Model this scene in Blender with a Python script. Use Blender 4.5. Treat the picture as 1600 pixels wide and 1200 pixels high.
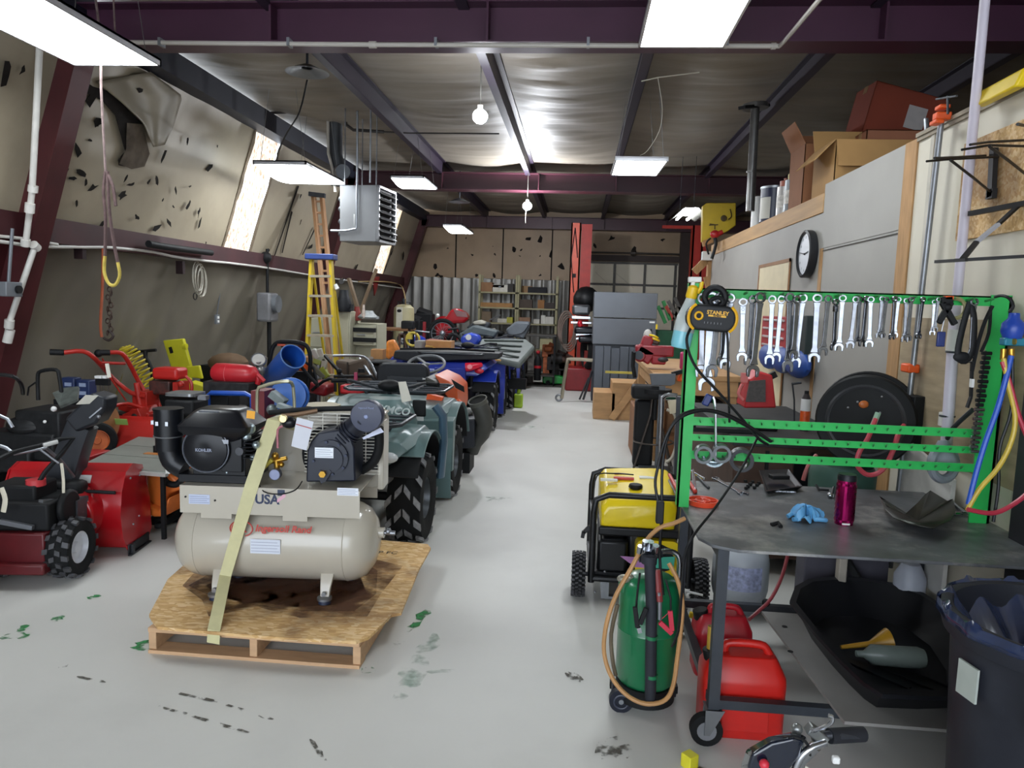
import bpy, bmesh, math, random
from mathutils import Vector, Matrix, Euler
PI = math.pi
for _o in list(bpy.data.objects): bpy.data.objects.remove(_o)
SC = bpy.context.scene; COL = SC.collection
# ---------------------------------------------------------------- camera
FPX = 1130.0; HC = 1.62
_Y = Vector((104, -120, FPX)).normalized()
_D = Vector((-322, 10376, FPX)); _D = (_D - _D.dot(_Y) * _Y).normalized()
_Z = -_D; _X = _Y.cross(_Z)
if _X.x < 0: _X = -_X
RM = Matrix((_X, _Y, _Z))                       # camera space (right, down, forward) -> world
cam_data = bpy.data.cameras.new('camera'); cam = bpy.data.objects.new('camera', cam_data); COL.objects.link(cam)
cam_data.sensor_width = 36; cam_data.lens = FPX / 1600 * 36; cam_data.clip_start = .05; cam_data.clip_end = 200
_r, _u, _b = RM @ Vector((1, 0, 0)), RM @ Vector((0, -1, 0)), RM @ Vector((0, 0, -1))
cam.matrix_world = Matrix(((_r.x, _u.x, _b.x, 0), (_r.y, _u.y, _b.y, 0), (_r.z, _u.z, _b.z, HC), (0, 0, 0, 1)))
SC.camera = cam
# ---------------------------------------------------------------- world, exposure
vs = SC.view_settings; vs.view_transform = 'Standard'; vs.look = 'None'; vs.gamma = 1; vs.use_curve_mapping = False
vs.exposure = 0.85
wd = bpy.data.worlds.new('world'); SC.world = wd; wd.use_nodes = True
bgn = wd.node_tree.nodes['Background']; bgn.inputs[0].default_value = (.82, .9, 1, 1); bgn.inputs[1].default_value = 3.2
PANEL_E = 11.5; BULB_E = 80.0; WIN_E = .55
# ---------------------------------------------------------------- helpers
def ray(px, py): return RM @ Vector((px - 800, py - 600, FPX))
def A(px, py, y): r = ray(px, py); return r * (y / r.y) + Vector((0, 0, HC))       # point of the photo at a known depth
def onz(px, py, z): r = ray(px, py); return r * ((z - HC) / r.z) + Vector((0, 0, HC))
def onx(px, py, x): r = ray(px, py); return r * (x / r.x) + Vector((0, 0, HC))
WN = Vector((1, 0, -.31)).normalized(); WD0 = -5.08 / math.hypot(1, .31)
def wl(px, py, off=0): r = ray(px, py); return r * ((WD0 + off - HC * WN.z) / r.dot(WN)) + Vector((0, 0, HC))
def wp(y, z, off=0): return Vector((-5.08 + .31 * z, y, z)) + WN * off
def lin(h):
    h = h.lstrip('#'); o = []
    for i in (0, 2, 4):
        c = int(h[i:i + 2], 16) / 255; o.append(c / 12.92 if c <= .04045 else ((c + .055) / 1.055) ** 2.4)
    return o
MATS = {}
def M(h, rough=.5, metal=0, var=.12, sc=9, bump=0, dirt=None, damt=.3, em=0, stretch=None, coat=0, alpha=1, trans=0):
    key = (h, rough, metal, var, sc, bump, dirt, damt, em, stretch, coat, alpha, trans)
    if key in MATS: return MATS[key]
    m = bpy.data.materials.new('surface_' + h.strip('#')); m.use_nodes = True; MATS[key] = m
    nt = m.node_tree; N = nt.nodes; L = nt.links; b = N['Principled BSDF']
    c = lin(h)
    b.inputs['Roughness'].default_value = rough; b.inputs['Metallic'].default_value = metal
    if max(c) < .03 and not metal: b.inputs['Specular IOR Level'].default_value = .28
    if coat: b.inputs['Coat Weight'].default_value = coat; b.inputs['Coat Roughness'].default_value = .08
    if alpha < 1: b.inputs['Alpha'].default_value = alpha
    if trans: b.inputs['Transmission Weight'].default_value = trans
    if em:
        b.inputs['Emission Color'].default_value = (*c, 1); b.inputs['Emission Strength'].default_value = em
    if var or bump or dirt:
        tc = N.new('ShaderNodeTexCoord'); src = tc.outputs['Object']
        if stretch:
            mp = N.new('ShaderNodeMapping'); mp.inputs['Scale'].default_value = stretch; L.new(src, mp.inputs[0]); src = mp.outputs[0]
        n = N.new('ShaderNodeTexNoise'); n.inputs['Scale'].default_value = sc; n.inputs['Detail'].default_value = 5; L.new(src, n.inputs['Vector'])
        r = N.new('ShaderNodeMapRange'); r.inputs[1].default_value = .3; r.inputs[2].default_value = .7; L.new(n.outputs[0], r.inputs[0])
        mx = N.new('ShaderNodeMix'); mx.data_type = 'RGBA'
        mx.inputs[6].default_value = (*[v * (1 - var) for v in c], 1); mx.inputs[7].default_value = (*[min(1, v * (1 + var)) for v in c], 1)
        L.new(r.outputs[0], mx.inputs[0]); out = mx.outputs[2]
        if dirt:
            n2 = N.new('ShaderNodeTexNoise'); n2.inputs['Scale'].default_value = sc * .35; n2.inputs['Detail'].default_value = 8; n2.inputs['Roughness'].default_value = .65; L.new(src, n2.inputs['Vector'])
            r2 = N.new('ShaderNodeMapRange'); r2.inputs[1].default_value = .5; r2.inputs[2].default_value = .72; r2.inputs[4].default_value = damt; L.new(n2.outputs[0], r2.inputs[0])
            m2 = N.new('ShaderNodeMix'); m2.data_type = 'RGBA'; m2.inputs[7].default_value = (*lin(dirt), 1)
            L.new(r2.outputs[0], m2.inputs[0]); L.new(out, m2.inputs[6]); out = m2.outputs[2]
        L.new(out, b.inputs['Base Color'])
        if bump:
            bp = N.new('ShaderNodeBump'); bp.inputs['Strength'].default_value = bump; bp.inputs['Distance'].default_value = .02; L.new(n.outputs[0], bp.inputs['Height']); L.new(bp.outputs[0], b.inputs['Normal'])
    else: b.inputs['Base Color'].default_value = (*c, 1)
    return m
def frame(d):
    d = d.normalized(); a = Vector((0, 0, 1)) if abs(d.z) < .9 else Vector((0, 1, 0))
    u = a.cross(d).normalized(); return u, d.cross(u)
class B:
    def __init__(s): s.v = []; s.f = []; s.mi = []; s.k = 0; s.sg = []
    def m(s, k): s.k = k; return s
    def add(s, v, f):
        o = len(s.v); s.sg.append((o, len(s.f))); s.v += [Vector(q) for q in v]; s.f += [tuple(i + o for i in q) for q in f]; s.mi += [s.k] * len(f); return s
    def box(s, x0, y0, z0, x1, y1, z1):
        return s.add([(x, y, z) for x in (x0, x1) for y in (y0, y1) for z in (z0, z1)], [(0, 1, 3, 2), (4, 6, 7, 5), (0, 4, 5, 1), (2, 3, 7, 6), (0, 2, 6, 4), (1, 5, 7, 3)])
    def cb(s, c, d, rot=None):
        R = Euler(rot).to_matrix() if rot else Matrix.Identity(3); c = Vector(c)
        return s.add([c + R @ Vector((x * d[0] / 2, y * d[1] / 2, z * d[2] / 2)) for x in (-1, 1) for y in (-1, 1) for z in (-1, 1)], [(0, 1, 3, 2), (4, 6, 7, 5), (0, 4, 5, 1), (2, 3, 7, 6), (0, 2, 6, 4), (1, 5, 7, 3)])
    def bar(s, p, q, w, h=None, up=(0, 0, 1)):
        p, q = Vector(p), Vector(q); d = (q - p).normalized(); u = Vector(up).cross(d)
        if u.length < .01: u = Vector((1, 0, 0)).cross(d)
        u.normalize(); t = d.cross(u); h = h or w; v = []
        for e in (p, q):
            for a, b in ((-1, -1), (1, -1), (1, 1), (-1, 1)): v.append(e + u * a * w / 2 + t * b * h / 2)
        return s.add(v, [(3, 2, 1, 0), (4, 5, 6, 7), (0, 1, 5, 4), (1, 2, 6, 5), (2, 3, 7, 6), (3, 0, 4, 7)])
    def rings(s, R, cap=True, closed=False):
        n = len(R[0]); v = [p for r in R for p in r]; f = []
        for i in range(len(R) - (0 if closed else 1)):
            a, b = i * n, ((i + 1) % len(R)) * n
            for j in range(n): k = (j + 1) % n; f.append((a + j, a + k, b + k, b + j))
        if cap and not closed: f.append(tuple(range(n))[::-1]); f.append(tuple((len(R) - 1) * n + j for j in range(n)))
        return s.add(v, f)
    def cyl(s, p, q, r, r2=None, n=18, cap=True):
        p, q = Vector(p), Vector(q); u, w = frame(q - p); r2 = r if r2 is None else r2
        return s.rings([[e + (u * math.cos(2 * PI * i / n) + w * math.sin(2 * PI * i / n)) * rr for i in range(n)] for e, rr in ((p, r), (q, r2))], cap)
    def tube(s, P, r, n=8, closed=False, sub=0, flat=None):
        P = [Vector(p) for p in P]
        if sub:
            Q = []; m = len(P)
            for i in range(m if closed else m - 1):
                g = lambda k: P[k % m] if closed else P[max(0, min(m - 1, k))]
                a, b, c, d = g(i - 1), g(i), g(i + 1), g(i + 2)
                for t in range(sub):
                    t /= sub; Q.append(.5 * ((2 * b) + (c - a) * t + (2 * a - 5 * b + 4 * c - d) * t * t + (3 * b - a - 3 * c + d) * t ** 3))
            if not closed: Q.append(P[-1])
            P = Q
        m = len(P); R = []; pu = None
        for i in range(m):
            d = (P[(i + 1) % m] - P[i - 1]) if closed else (P[min(m - 1, i + 1)] - P[max(0, i - 1)])
            if d.length < 1e-7: d = Vector((0, 0, 1))
            d.normalize()
            if pu is None: u, w = frame(d)
            else:
                u = pu - d * pu.dot(d); u = u.normalized() if u.length > 1e-4 else frame(d)[0]; w = d.cross(u)
            pu = u; rr = r[i] if isinstance(r, (list, tuple)) and not sub else (r if not isinstance(r, (list, tuple)) else r[0])
            fb = flat or 1
            R.append([P[i] + u * math.cos(2 * PI * j / n) * rr + w * math.sin(2 * PI * j / n) * rr * fb for j in range(n)])
        return s.rings(R, True, closed)
    def lathe(s, prof, o=(0, 0, 0), ax=(0, 0, 1), n=24, cap=True, sx=1):
        o = Vector(o); ax = Vector(ax).normalized(); u, w = frame(ax)
        return s.rings([[o + ax * h + (u * math.cos(2 * PI * i / n) * sx + w * math.sin(2 * PI * i / n)) * max(r, 1e-4) for i in range(n)] for r, h in prof], cap)
    def sph(s, c, r, n=14):
        if not isinstance(r, (tuple, list)): r = (r, r, r)
        c = Vector(c); k = n // 2
        return s.rings([[c + Vector((r[0] * math.sin(PI * j / k) * math.cos(2 * PI * i / n), r[1] * math.sin(PI * j / k) * math.sin(2 * PI * i / n), -r[2] * math.cos(PI * j / k))) for i in range(n)] for j in [.02] + list(range(1, k)) + [k - .02]])
    def torus(s, c, ax, R, r, n=28, k=8, a0=0, a1=2 * PI):
        c = Vector(c); u, w = frame(Vector(ax)); full = abs(a1 - a0 - 2 * PI) < 1e-3
        m = n if full else n + 1
        return s.tube([c + (u * math.cos(a0 + (a1 - a0) * i / n) + w * math.sin(a0 + (a1 - a0) * i / n)) * R for i in range(m)], r, k, closed=full)
    def prism(s, poly, pl, a, b):
        g = {'xz': lambda p, t: (p[0], t, p[1]), 'xy': lambda p, t: (p[0], p[1], t), 'yz': lambda p, t: (t, p[0], p[1])}[pl]
        n = len(poly); return s.add([g(p, a) for p in poly] + [g(p, b) for p in poly], [tuple(range(n))[::-1], tuple(range(n, 2 * n))] + [(i, (i + 1) % n, n + (i + 1) % n, n + i) for i in range(n)])
    def sheet(s, poly, th, nrm=None):
        poly = [Vector(p) for p in poly]
        if nrm is None: nrm = (poly[1] - poly[0]).cross(poly[2] - poly[0]).normalized()
        n = len(poly); o = Vector(nrm) * th
        return s.add([p for p in poly] + [p + o for p in poly], [tuple(range(n))[::-1], tuple(range(n, 2 * n))] + [(i, (i + 1) % n, n + (i + 1) % n, n + i) for i in range(n)])
    def grid(s, fn, nu, nv, th=0):
        v = [fn(i / nu, j / nv) for i in range(nu + 1) for j in range(nv + 1)]
        q = lambda i, j: i * (nv + 1) + j
        f = [(q(i, j), q(i + 1, j), q(i + 1, j + 1), q(i, j + 1)) for i in range(nu) for j in range(nv)]
        s.add(v, f)
        if th: s.solid = th
        return s
    solid = 0
    def text(s, body, size, mat, ext=.001, align='CENTER', shear=0, bold=0):
        cu = bpy.data.curves.new('t', 'FONT'); cu.body = body; cu.size = size; cu.extrude = ext; cu.align_x = align; cu.align_y = 'CENTER'; cu.shear = shear; cu.offset = bold; cu.resolution_u = 3
        o = bpy.data.objects.new('t', cu); COL.objects.link(o); bpy.context.view_layer.update()
        me = bpy.data.meshes.new_from_object(o.evaluated_get(bpy.context.evaluated_depsgraph_get()))
        s.add([mat @ v.co for v in me.vertices], [tuple(p.vertices) for p in me.polygons])
        bpy.data.objects.remove(o); bpy.data.curves.remove(cu); bpy.data.meshes.remove(me); return s
    def each(s, name, mat, parent=None, **k):          # one object per shape
        sg = s.sg + [(len(s.v), len(s.f))]; o = None
        for (v0, f0), (v1, f1) in zip(sg, sg[1:]):
            b = B(); b.v = s.v[v0:v1]; b.f = [tuple(i - v0 for i in q) for q in s.f[f0:f1]]; b.mi = s.mi[f0:f1]; o = b.ob(name, mat, parent, **k)
        return o
    def ob(s, name, mat, parent=None, w=False, bev=0, label=None, cat=None, group=None, kind=None, loc=None, ang=40, sub=0, seg=2):
        me = bpy.data.meshes.new(name); V = s.v
        if w and parent is not None:
            inv = WM(parent).inverted(); V = [inv @ p for p in V]
        base = Vector((0, 0, 0))
        if parent is None and loc is not None: base = Vector(loc); V = [p - base for p in V]
        elif parent is None and loc is None and V and kind != 'structure':
            zs = min(p.z for p in V); base = Vector((sum(p.x for p in V) / len(V), sum(p.y for p in V) / len(V), zs)); V = [p - base for p in V]
        me.from_pydata([tuple(p) for p in V], [], s.f)
        ms = mat if isinstance(mat, (list, tuple)) else [mat]
        for q in ms: me.materials.append(q)
        me.polygons.foreach_set('material_index', [min(i, len(ms) - 1) for i in s.mi])
        bm = bmesh.new(); bm.from_mesh(me)
        if not s.solid: bmesh.ops.recalc_face_normals(bm, faces=bm.faces)
        bm.to_mesh(me); bm.free()
        me.polygons.foreach_set('use_smooth', [True] * len(me.polygons)); me.set_sharp_from_angle(angle=math.radians(ang))
        o = bpy.data.objects.new(name, me); COL.objects.link(o); o.location = base
        if parent is not None: o.parent = parent
        if s.solid: md = o.modifiers.new('solid', 'SOLIDIFY'); md.thickness = s.solid; md.offset = 0
        if bev: md = o.modifiers.new('bevel', 'BEVEL'); md.width = bev; md.segments = seg; md.limit_method = 'ANGLE'; md.angle_limit = math.radians(35)
        if sub: md = o.modifiers.new('sub', 'SUBSURF'); md.levels = sub; md.render_levels = sub
        if label: o['label'] = label
        if cat: o['category'] = cat
        if group: o['group'] = group
        if kind: o['kind'] = kind
        return o
def WM(o):
    m = Matrix.Translation(o.location) @ o.rotation_euler.to_matrix().to_4x4() @ Matrix.Diagonal((*o.scale, 1))
    return WM(o.parent) @ m if o.parent else m
def T(name, label, cat, loc=(0, 0, 0), rz=0, group=None, rot=None):
    o = bpy.data.objects.new(name, None); COL.objects.link(o); o.empty_display_size = .1
    o.location = loc; o.rotation_euler = rot or (0, 0, rz); o['label'] = label; o['category'] = cat
    if group: o['group'] = group
    return o
KIDS = lambda r: [c for c in bpy.data.objects if c.parent == r]
def dup(root, loc, rot=None, label=None, scale=None, group=None, mats=None):
    def cp(o, par):
        c = o.copy(); COL.objects.link(c); c.parent = par
        if mats and c.type == 'MESH' and any(q in mats for q in c.data.materials):
            c.data = c.data.copy()
            for i, q in enumerate(c.data.materials):
                if q in mats: c.data.materials[i] = mats[q]
        for k in KIDS(o): cp(k, c)
        return c
    r = cp(root, root.parent); r.location = loc
    if rot is not None: r.rotation_euler = rot
    if label: r['label'] = label
    if group: r['group'] = group
    if scale: r.scale = scale
    return r
def st(b, name, mat, **k): return b.ob(name, mat, kind='structure', **k)
def rrect(w, h, r, n=4):
    o = []
    for cx, cy, a in ((w / 2 - r, h / 2 - r, 0), (-w / 2 + r, h / 2 - r, 90), (-w / 2 + r, -h / 2 + r, 180), (w / 2 - r, -h / 2 + r, 270)):
        for i in range(n + 1): t = math.radians(a + 90 * i / n); o.append((cx + r * math.cos(t), cy + r * math.sin(t)))
    return o
def arc(cx, cy, r, a0, a1, n=8, ry=None): return [(cx + r * math.cos(math.radians(a0 + (a1 - a0) * i / n)), cy + (ry or r) * math.sin(math.radians(a0 + (a1 - a0) * i / n))) for i in range(n + 1)]
BLK = M('#131416', .6, var=.2); RUB = M('#111213', .85, var=.25, sc=20, bump=.15); LUG = M('#3e3e41', .55, var=.3, sc=30); BLKG = M('#131419', .28, var=.15); STEEL = M('#8f9297', .4, .8, var=.15, sc=14); CHR = M('#b4b7bd', .22, 1, var=.1)
LUG2 = M('#7d7d7f', .55, var=.3, sc=30)
DST = M('#3a3d42', .5, .5, var=.2, dirt='#5b5147'); WHT = M('#dcdcda', .5, var=.06); REDP = M('#a8121b', .3, var=.08, coat=.4); REDW = M('#b3261c', .5, var=.18, dirt='#4b3a33', damt=.35); ORG = M('#e0561a', .42, var=.1)
YEL = M('#e8c81a', .4, var=.07); WOOD = M('#a98256', .7, var=.2, sc=5, stretch=(8, 8, 1.2), bump=.1); BRS = M('#b98f3c', .3, .9, var=.1); GRY = M('#6d7176', .45, .2, var=.1); CARD = M('#a87c50', .8, var=.1); PAPER = M('#d9d5c8', .7, var=.05); BLU = M('#1c4fb0', .4, var=.1)
PVC = M('#c9c6c0', .45, var=.08); DRED = M('#3c161a', .55, .1, var=.25, sc=3)
def wheel(parent, c, ax, R, w, tread='lug', rimc=None, rimr=.5, nl=16, name='wheel'):
    c = Vector(c); ax = Vector(ax).normalized(); u, v = frame(ax); h = w / 2; b = B()
    rr = R * rimr
    b.lathe([(rr, -h * .8), (R * .72, -h), (R * .92, -h * .92), (R * .975, -h * .6), (R * .985, 0), (R * .975, h * .6), (R * .92, h * .92), (R * .72, h), (rr, h * .8), (rr * .9, h * .5), (rr * .9, -h * .5), (rr, -h * .8)], c, ax, 32, cap=False)
    b.k = 1
    for i in range(nl):
        a = 2 * PI * i / nl
        def pt(rad, ang, t): return c + (u * math.cos(ang) + v * math.sin(ang)) * rad + ax * t
        da = 2 * PI / nl
        if tread == 'chev':
            for sg in (-1, 1):
                for (t0, t1, o0, o1) in ((.06, .42, .0, .32), (.62, .97, .45, .75)):
                    P = []
                    for rad in (R * .96, R * 1.03):
                        P += [pt(rad, a + da * o0, sg * h * t0), pt(rad, a + da * (o0 + .3), sg * h * t0), pt(rad * (1 if t1 < .5 else .975), a + da * (o1 + .3), sg * h * t1), pt(rad * (1 if t1 < .5 else .975), a + da * o1, sg * h * t1)]
                    b.add(P, [(0, 1, 2, 3), (4, 5, 6, 7), (0, 1, 5, 4), (1, 2, 6, 5), (2, 3, 7, 6), (3, 0, 4, 7)])
        elif tread == 'lug':
            for sg in (-1, 1):
                a2 = a + (da / 2 if sg > 0 else 0)
                for (t0, t1, o0, o1, w_) in ((.04, .46, 0, .12, .36), (.56, 1.05, .42, .5, .38)):
                    P = []
                    for rad in (R * .95, R * 1.045):
                        k = rad * (1 if t1 < .5 else .97); P += [pt(rad, a2 + da * o0, sg * h * t0), pt(rad, a2 + da * (o0 + w_), sg * h * t0), pt(k, a2 + da * (o1 + w_), sg * h * t1), pt(k, a2 + da * o1, sg * h * t1)]
                    b.add(P, [(0, 1, 2, 3), (4, 5, 6, 7), (0, 1, 5, 4), (1, 2, 6, 5), (2, 3, 7, 6), (3, 0, 4, 7)])
    o = b.ob(name, [RUB, LUG2 if tread == 'chev' else LUG], parent)
    q = B().lathe([(rr * .99, -h * .75), (rr * .93, -h * .8), (rr * .85, -h * .35), (rr * .35, -h * .3), (rr * .3, -h * .6), (.001, -h * .6)], c, ax, 24, cap=False)
    q.lathe([(rr * .99, h * .75), (rr * .93, h * .8), (rr * .85, h * .35), (rr * .35, h * .3), (rr * .3, h * .6), (.001, h * .6)], c, ax, 24, cap=False)
    q.ob('rim', rimc or DST, o)
    return o
# ================================================================ structure
def concrete():
    m = M('#a9aaa6', .62, var=.07, sc=1.3, dirt='#85857f', damt=.35); return m
fl = st(B().box(-5.3, -3.5, -.2, 5.2, 18.3, 0), 'floor', M('#c9c8c3', .5, var=.05, sc=1.1, dirt='#a3a29d', damt=.4, bump=.02))
def stain(h, sc=14, lo=.45, hi=.6, a=.8):
    m = bpy.data.materials.new('stain_' + h.strip('#')); m.use_nodes = True; N = m.node_tree.nodes; L = m.node_tree.links; b = N['Principled BSDF']
    b.inputs['Base Color'].default_value = (*lin(h), 1); b.inputs['Roughness'].default_value = .7
    tc = N.new('ShaderNodeTexCoord'); n = N.new('ShaderNodeTexNoise'); n.inputs['Scale'].default_value = sc; n.inputs['Detail'].default_value = 6; L.new(tc.outputs['Object'], n.inputs['Vector'])
    r = N.new('ShaderNodeMapRange'); r.inputs[1].default_value = lo; r.inputs[2].default_value = hi; r.inputs[4].default_value = a; L.new(n.outputs[0], r.inputs[0]); L.new(r.outputs[0], b.inputs['Alpha'])
    return m
GST = stain('#2d8a4a'); DSTN = stain('#5a564e', 20, .48, .62, .75); GS2 = stain('#5f9377', 10, .5, .72, .35)
rnd = random.Random(5)
def mark(p, q, w, mat, name='paint_mark'):
    a, b = onz(*p, .002), onz(*q, .002); d = (b - a); n = Vector((-d.y, d.x, 0)).normalized() * w / 2; k = 7; P = []
    for i in range(k + 1): P.append(a + d * i / k + n * (.5 + rnd.random()) * (1 if 0 < i < k else .3))
    for i in range(k, -1, -1): P.append(a + d * i / k - n * (.5 + rnd.random()) * (1 if 0 < i < k else .3))
    B().sheet(P, .0006, (0, 0, 1)).ob(name, mat, fl, w=True)
for p, q, w, m_ in [((0, 996), (46, 992), .05, GST), ((80, 970), (100, 962), .05, GST), ((138, 936), (157, 930), .045, GST), ((218, 1016), (240, 1000), .1, GST), ((637, 987), (668, 952), .05, GST), ((565, 1050), (586, 1046), .05, GST), ((620, 1010), (636, 1003), .06, GS2), ((618, 1096), (680, 990), .09, GS2), ((665, 1048), (735, 1050), .04, GS2), ((745, 780), (800, 779), .1, GS2), ((812, 666), (850, 669), .18, GS2),
                    ((120, 1057), (165, 1066), .012, DSTN), ((270, 1082), (340, 1096), .015, DSTN), ((320, 1090), (430, 1125), .016, DSTN), ((248, 1103), (390, 1145), .016, DSTN), ((484, 1155), (512, 1192), .015, DSTN), ((92, 1042), (104, 1042), .03, DSTN), ((935, 1160), (985, 1180), .12, DSTN), ((890, 1060), (905, 1055), .08, DSTN), ((40, 976), (30, 988), .03, GST)]: mark(p, q, w, m_, 'floor_crack' if m_ is DSTN else 'paint_mark')
# ceiling insulation draped over the purlins
PX = [-3.8, -2.3, -.87, .52, 1.98, 3.4, 4.85]
def ceil_fn(u, v):
    x = -4.2 + 9.2 * u; y = -3.5 + 21.8 * v
    i = 0
    while i < len(PX) - 2 and x > PX[i + 1]: i += 1
    t = max(0, min(1, (x - PX[i]) / (PX[i + 1] - PX[i])))
    s = math.sin(PI * t)
    z = 3.92 - .05 * s * (1 + .5 * math.sin(y * 2.1 + i * 2)) - .012 * s * math.sin(y * 9 + 2.5 * math.sin(x * 2 + y)) - .01 * s * math.sin(y * 23 + i + 1.5 * math.sin(x * 3))
    return (x, y, z)
INSC = M('#857d71', .55, var=.14, sc=2.2, stretch=(.5, 2.6, 1), bump=.35, dirt='#5d564d', damt=.35)
st(B().grid(ceil_fn, 90, 240, .004), 'ceiling', INSC)
def wallfn(z0, z1, y0, y1, amp, seed):
    def f(u, v):
        y = y0 + (y1 - y0) * u; z = z0 + (z1 - z0) * v; e = math.sin(PI * v) ** .5
        o = amp * e * (math.sin((y + z * .55) * 2.6 + seed) + .5 * math.sin((y + z * .4) * 6.1 + seed * 2) + .25 * math.sin((y - z * .3) * 13))
        return wp(y, z, o)
    return f
INSU = M('#a59a85', .45, var=.08, sc=2.0, bump=.15, dirt='#7d7160', damt=.4)
INSL = M('#6f695d', .42, var=.12, sc=1.6, stretch=(1, 1, .6), bump=.15, dirt='#5b554c', damt=.45)
w1a, w1b = wl(340, 392), wl(440, 208); WY = (w1a.y + .08, wl(385, 397).y + .05); WY2 = (wl(580, 428).y, wl(597, 430).y)
for (ya, yb, sd) in ((-3.5, WY[0], 1.2), (WY[1], WY2[0], 2.7), (WY2[1], 18.2, .4)):
    st(B().grid(wallfn(2.16, 3.86, ya, yb, .012, sd), max(8, int((yb - ya) * 14)), 24, .006), 'wall_left', INSU)
st(B().grid(wallfn(-.02, 2.16, -3.5, 18.2, .05, .3), 260, 30, .006), 'wall_left', INSL)
# skylight panels behind the openings
def corr():
    m = bpy.data.materials.new('fibreglass_daylight'); m.use_nodes = True; N = m.node_tree.nodes; L = m.node_tree.links; b = N['Principled BSDF']
    tc = N.new('ShaderNodeTexCoord'); mp = N.new('ShaderNodeMapping'); mp.inputs['Scale'].default_value = (22, 22, .8); n = N.new('ShaderNodeTexNoise'); n.inputs['Scale'].default_value = 2.5; n.inputs['Detail'].default_value = 5
    L.new(tc.outputs['Object'], mp.inputs[0]); L.new(mp.outputs[0], n.inputs['Vector']); cr = N.new('ShaderNodeValToRGB'); cr.color_ramp.elements[0].position = .36; cr.color_ramp.elements[0].color = (.55, .38, .25, 1); cr.color_ramp.elements[1].position = .56; cr.color_ramp.elements[1].color = (1, .97, .9, 1)
    L.new(n.outputs[0], cr.inputs[0]); L.new(cr.outputs[0], b.inputs['Base Color']); L.new(cr.outputs[0], b.inputs['Emission Color']); b.inputs['Emission Strength'].default_value = WIN_E; return m
CRR = corr()
for k, (ya, yb) in enumerate(((WY[0] - .06, WY[1] + .06), (WY2[0] - .06, WY2[1] + .06))):
    o = st(B().grid(lambda u, v: wp(ya + (yb - ya) * u, 2.12 + 1.76 * v, -.06 + .012 * math.sin(u * (yb - ya) * 60)), 80, 2, .003), 'window_%d' % (k + 1), CRR)
# torn insulation edge flaps round the openings
TORN = M('#7e6f5c', .8, var=.25, sc=12); TEAR = M('#1e1a17', .9, var=.4, sc=10); FIB = M('#5e5346', .9, var=.35, sc=9, bump=.3)
W0 = [o for o in bpy.data.objects if o.name.startswith('wall_left')]
WLU = W0[0]
for ye, sg in ((WY[0], 1), (WY[1], -1), (WY2[0], 1), (WY2[1], -1)):
    P = [wp(ye - sg * .03, 2.18, .012), wp(ye - sg * .03, 3.84, .012)]
    for i in range(15): z = 3.84 - 1.66 * i / 14; P.append(wp(ye + sg * (.0 + .05 * rnd.random()), z, .012))
    B().sheet(P, .006, WN).ob('insulation_edge', TORN, WLU, w=True)
def tear(px, py, r, asp=2.2, ang=None, mat=None, par=None, wf=wl):
    ang = rnd.uniform(0, PI) if ang is None else ang; c = wf(px, py, .03); k = rnd.randint(6, 9); P = []
    for i in range(k):
        t = 2 * PI * i / k; rr = r * rnd.uniform(.35, 1.15); a, b = math.cos(t) * rr * asp, math.sin(t) * rr
        dy, dz = a * math.cos(ang) - b * math.sin(ang), a * math.sin(ang) + b * math.cos(ang)
        P.append(wp(c.y + dy, c.z + dz, .03) if wf is wl else c + Vector((dy, 0, dz)))
    B().sheet(P, .003, WN if wf is wl else (0, -1, 0)).ob('tear', mat or TEAR, par or WLU, w=True)
for (px, py, r) in [(11, 110, .05), (36, 108, .02), (63, 322, .03), (123, 235, .03), (100, 268, .022), (128, 267, .035), (115, 277, .02), (135, 283, .02), (146, 292, .03), (155, 188, .02), (141, 218, .012), (156, 190, .035), (205, 163, .015), (234, 152, .02), (219, 140, .03), (293, 220, .02), (256, 243, .03), (232, 283, .018), (245, 282, .022), (205, 287, .025), (275, 296, .02), (328, 260, .045), (297, 290, .012), (192, 304, .035), (294, 320, .025), (311, 330, .025), (214, 338, .02), (264, 346, .03), (246, 354, .03), (312, 348, .03), (158, 352, .025), (120, 316, .015), (127, 357, .03), (99, 356, .04), (271, 322, .012), (340, 227, .008), (322, 378, .012), (255, 310, .01), (198, 276, .02),
                    (470, 346, .02), (486, 385, .035), (420, 390, .02), (556, 420, .05), (545, 425, .03), (470, 305, .02), (506, 392, .03), (630, 400, .06), (612, 395, .04)]: tear(px, py, r * 1.15)
B().sheet([wl(*p, .035) for p in [(108, 118), (125, 122), (145, 135), (168, 142), (190, 160), (210, 182), (222, 192), (232, 240), (225, 258), (205, 262), (185, 258), (184, 250), (195, 236), (180, 180), (160, 158), (150, 152), (140, 168), (133, 158), (140, 148), (118, 140), (106, 132)]], .004, WN).ob('tear', TEAR, WLU, w=True)
B().sheet([wl(*p, .045) for p in [(198, 192), (222, 194), (233, 240), (225, 260), (205, 264), (186, 256), (197, 232)]], .006, WN).ob('hanging_insulation', FIB, WLU, w=True)
def flap(u, v):
    k = v * 3; i = min(2, int(k)); f = k - i; Lp = ((150, 128), (190, 160), (224, 192), (240, 230)); Rp = ((235, 112), (285, 150), (272, 195), (258, 226))
    l = [Lp[i][j] + (Lp[i + 1][j] - Lp[i][j]) * f for j in (0, 1)]; r = [Rp[i][j] + (Rp[i + 1][j] - Rp[i][j]) * f for j in (0, 1)]
    return wl(l[0] + (r[0] - l[0]) * u, l[1] + (r[1] - l[1]) * u, .03 + .1 * v * (1 - u) + .02 * math.sin(9 * u + 4 * v))
B().grid(flap, 16, 16, .006).ob('loose_flap', M('#8f8673', .5, var=.12, sc=3), WLU, w=True)
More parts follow.
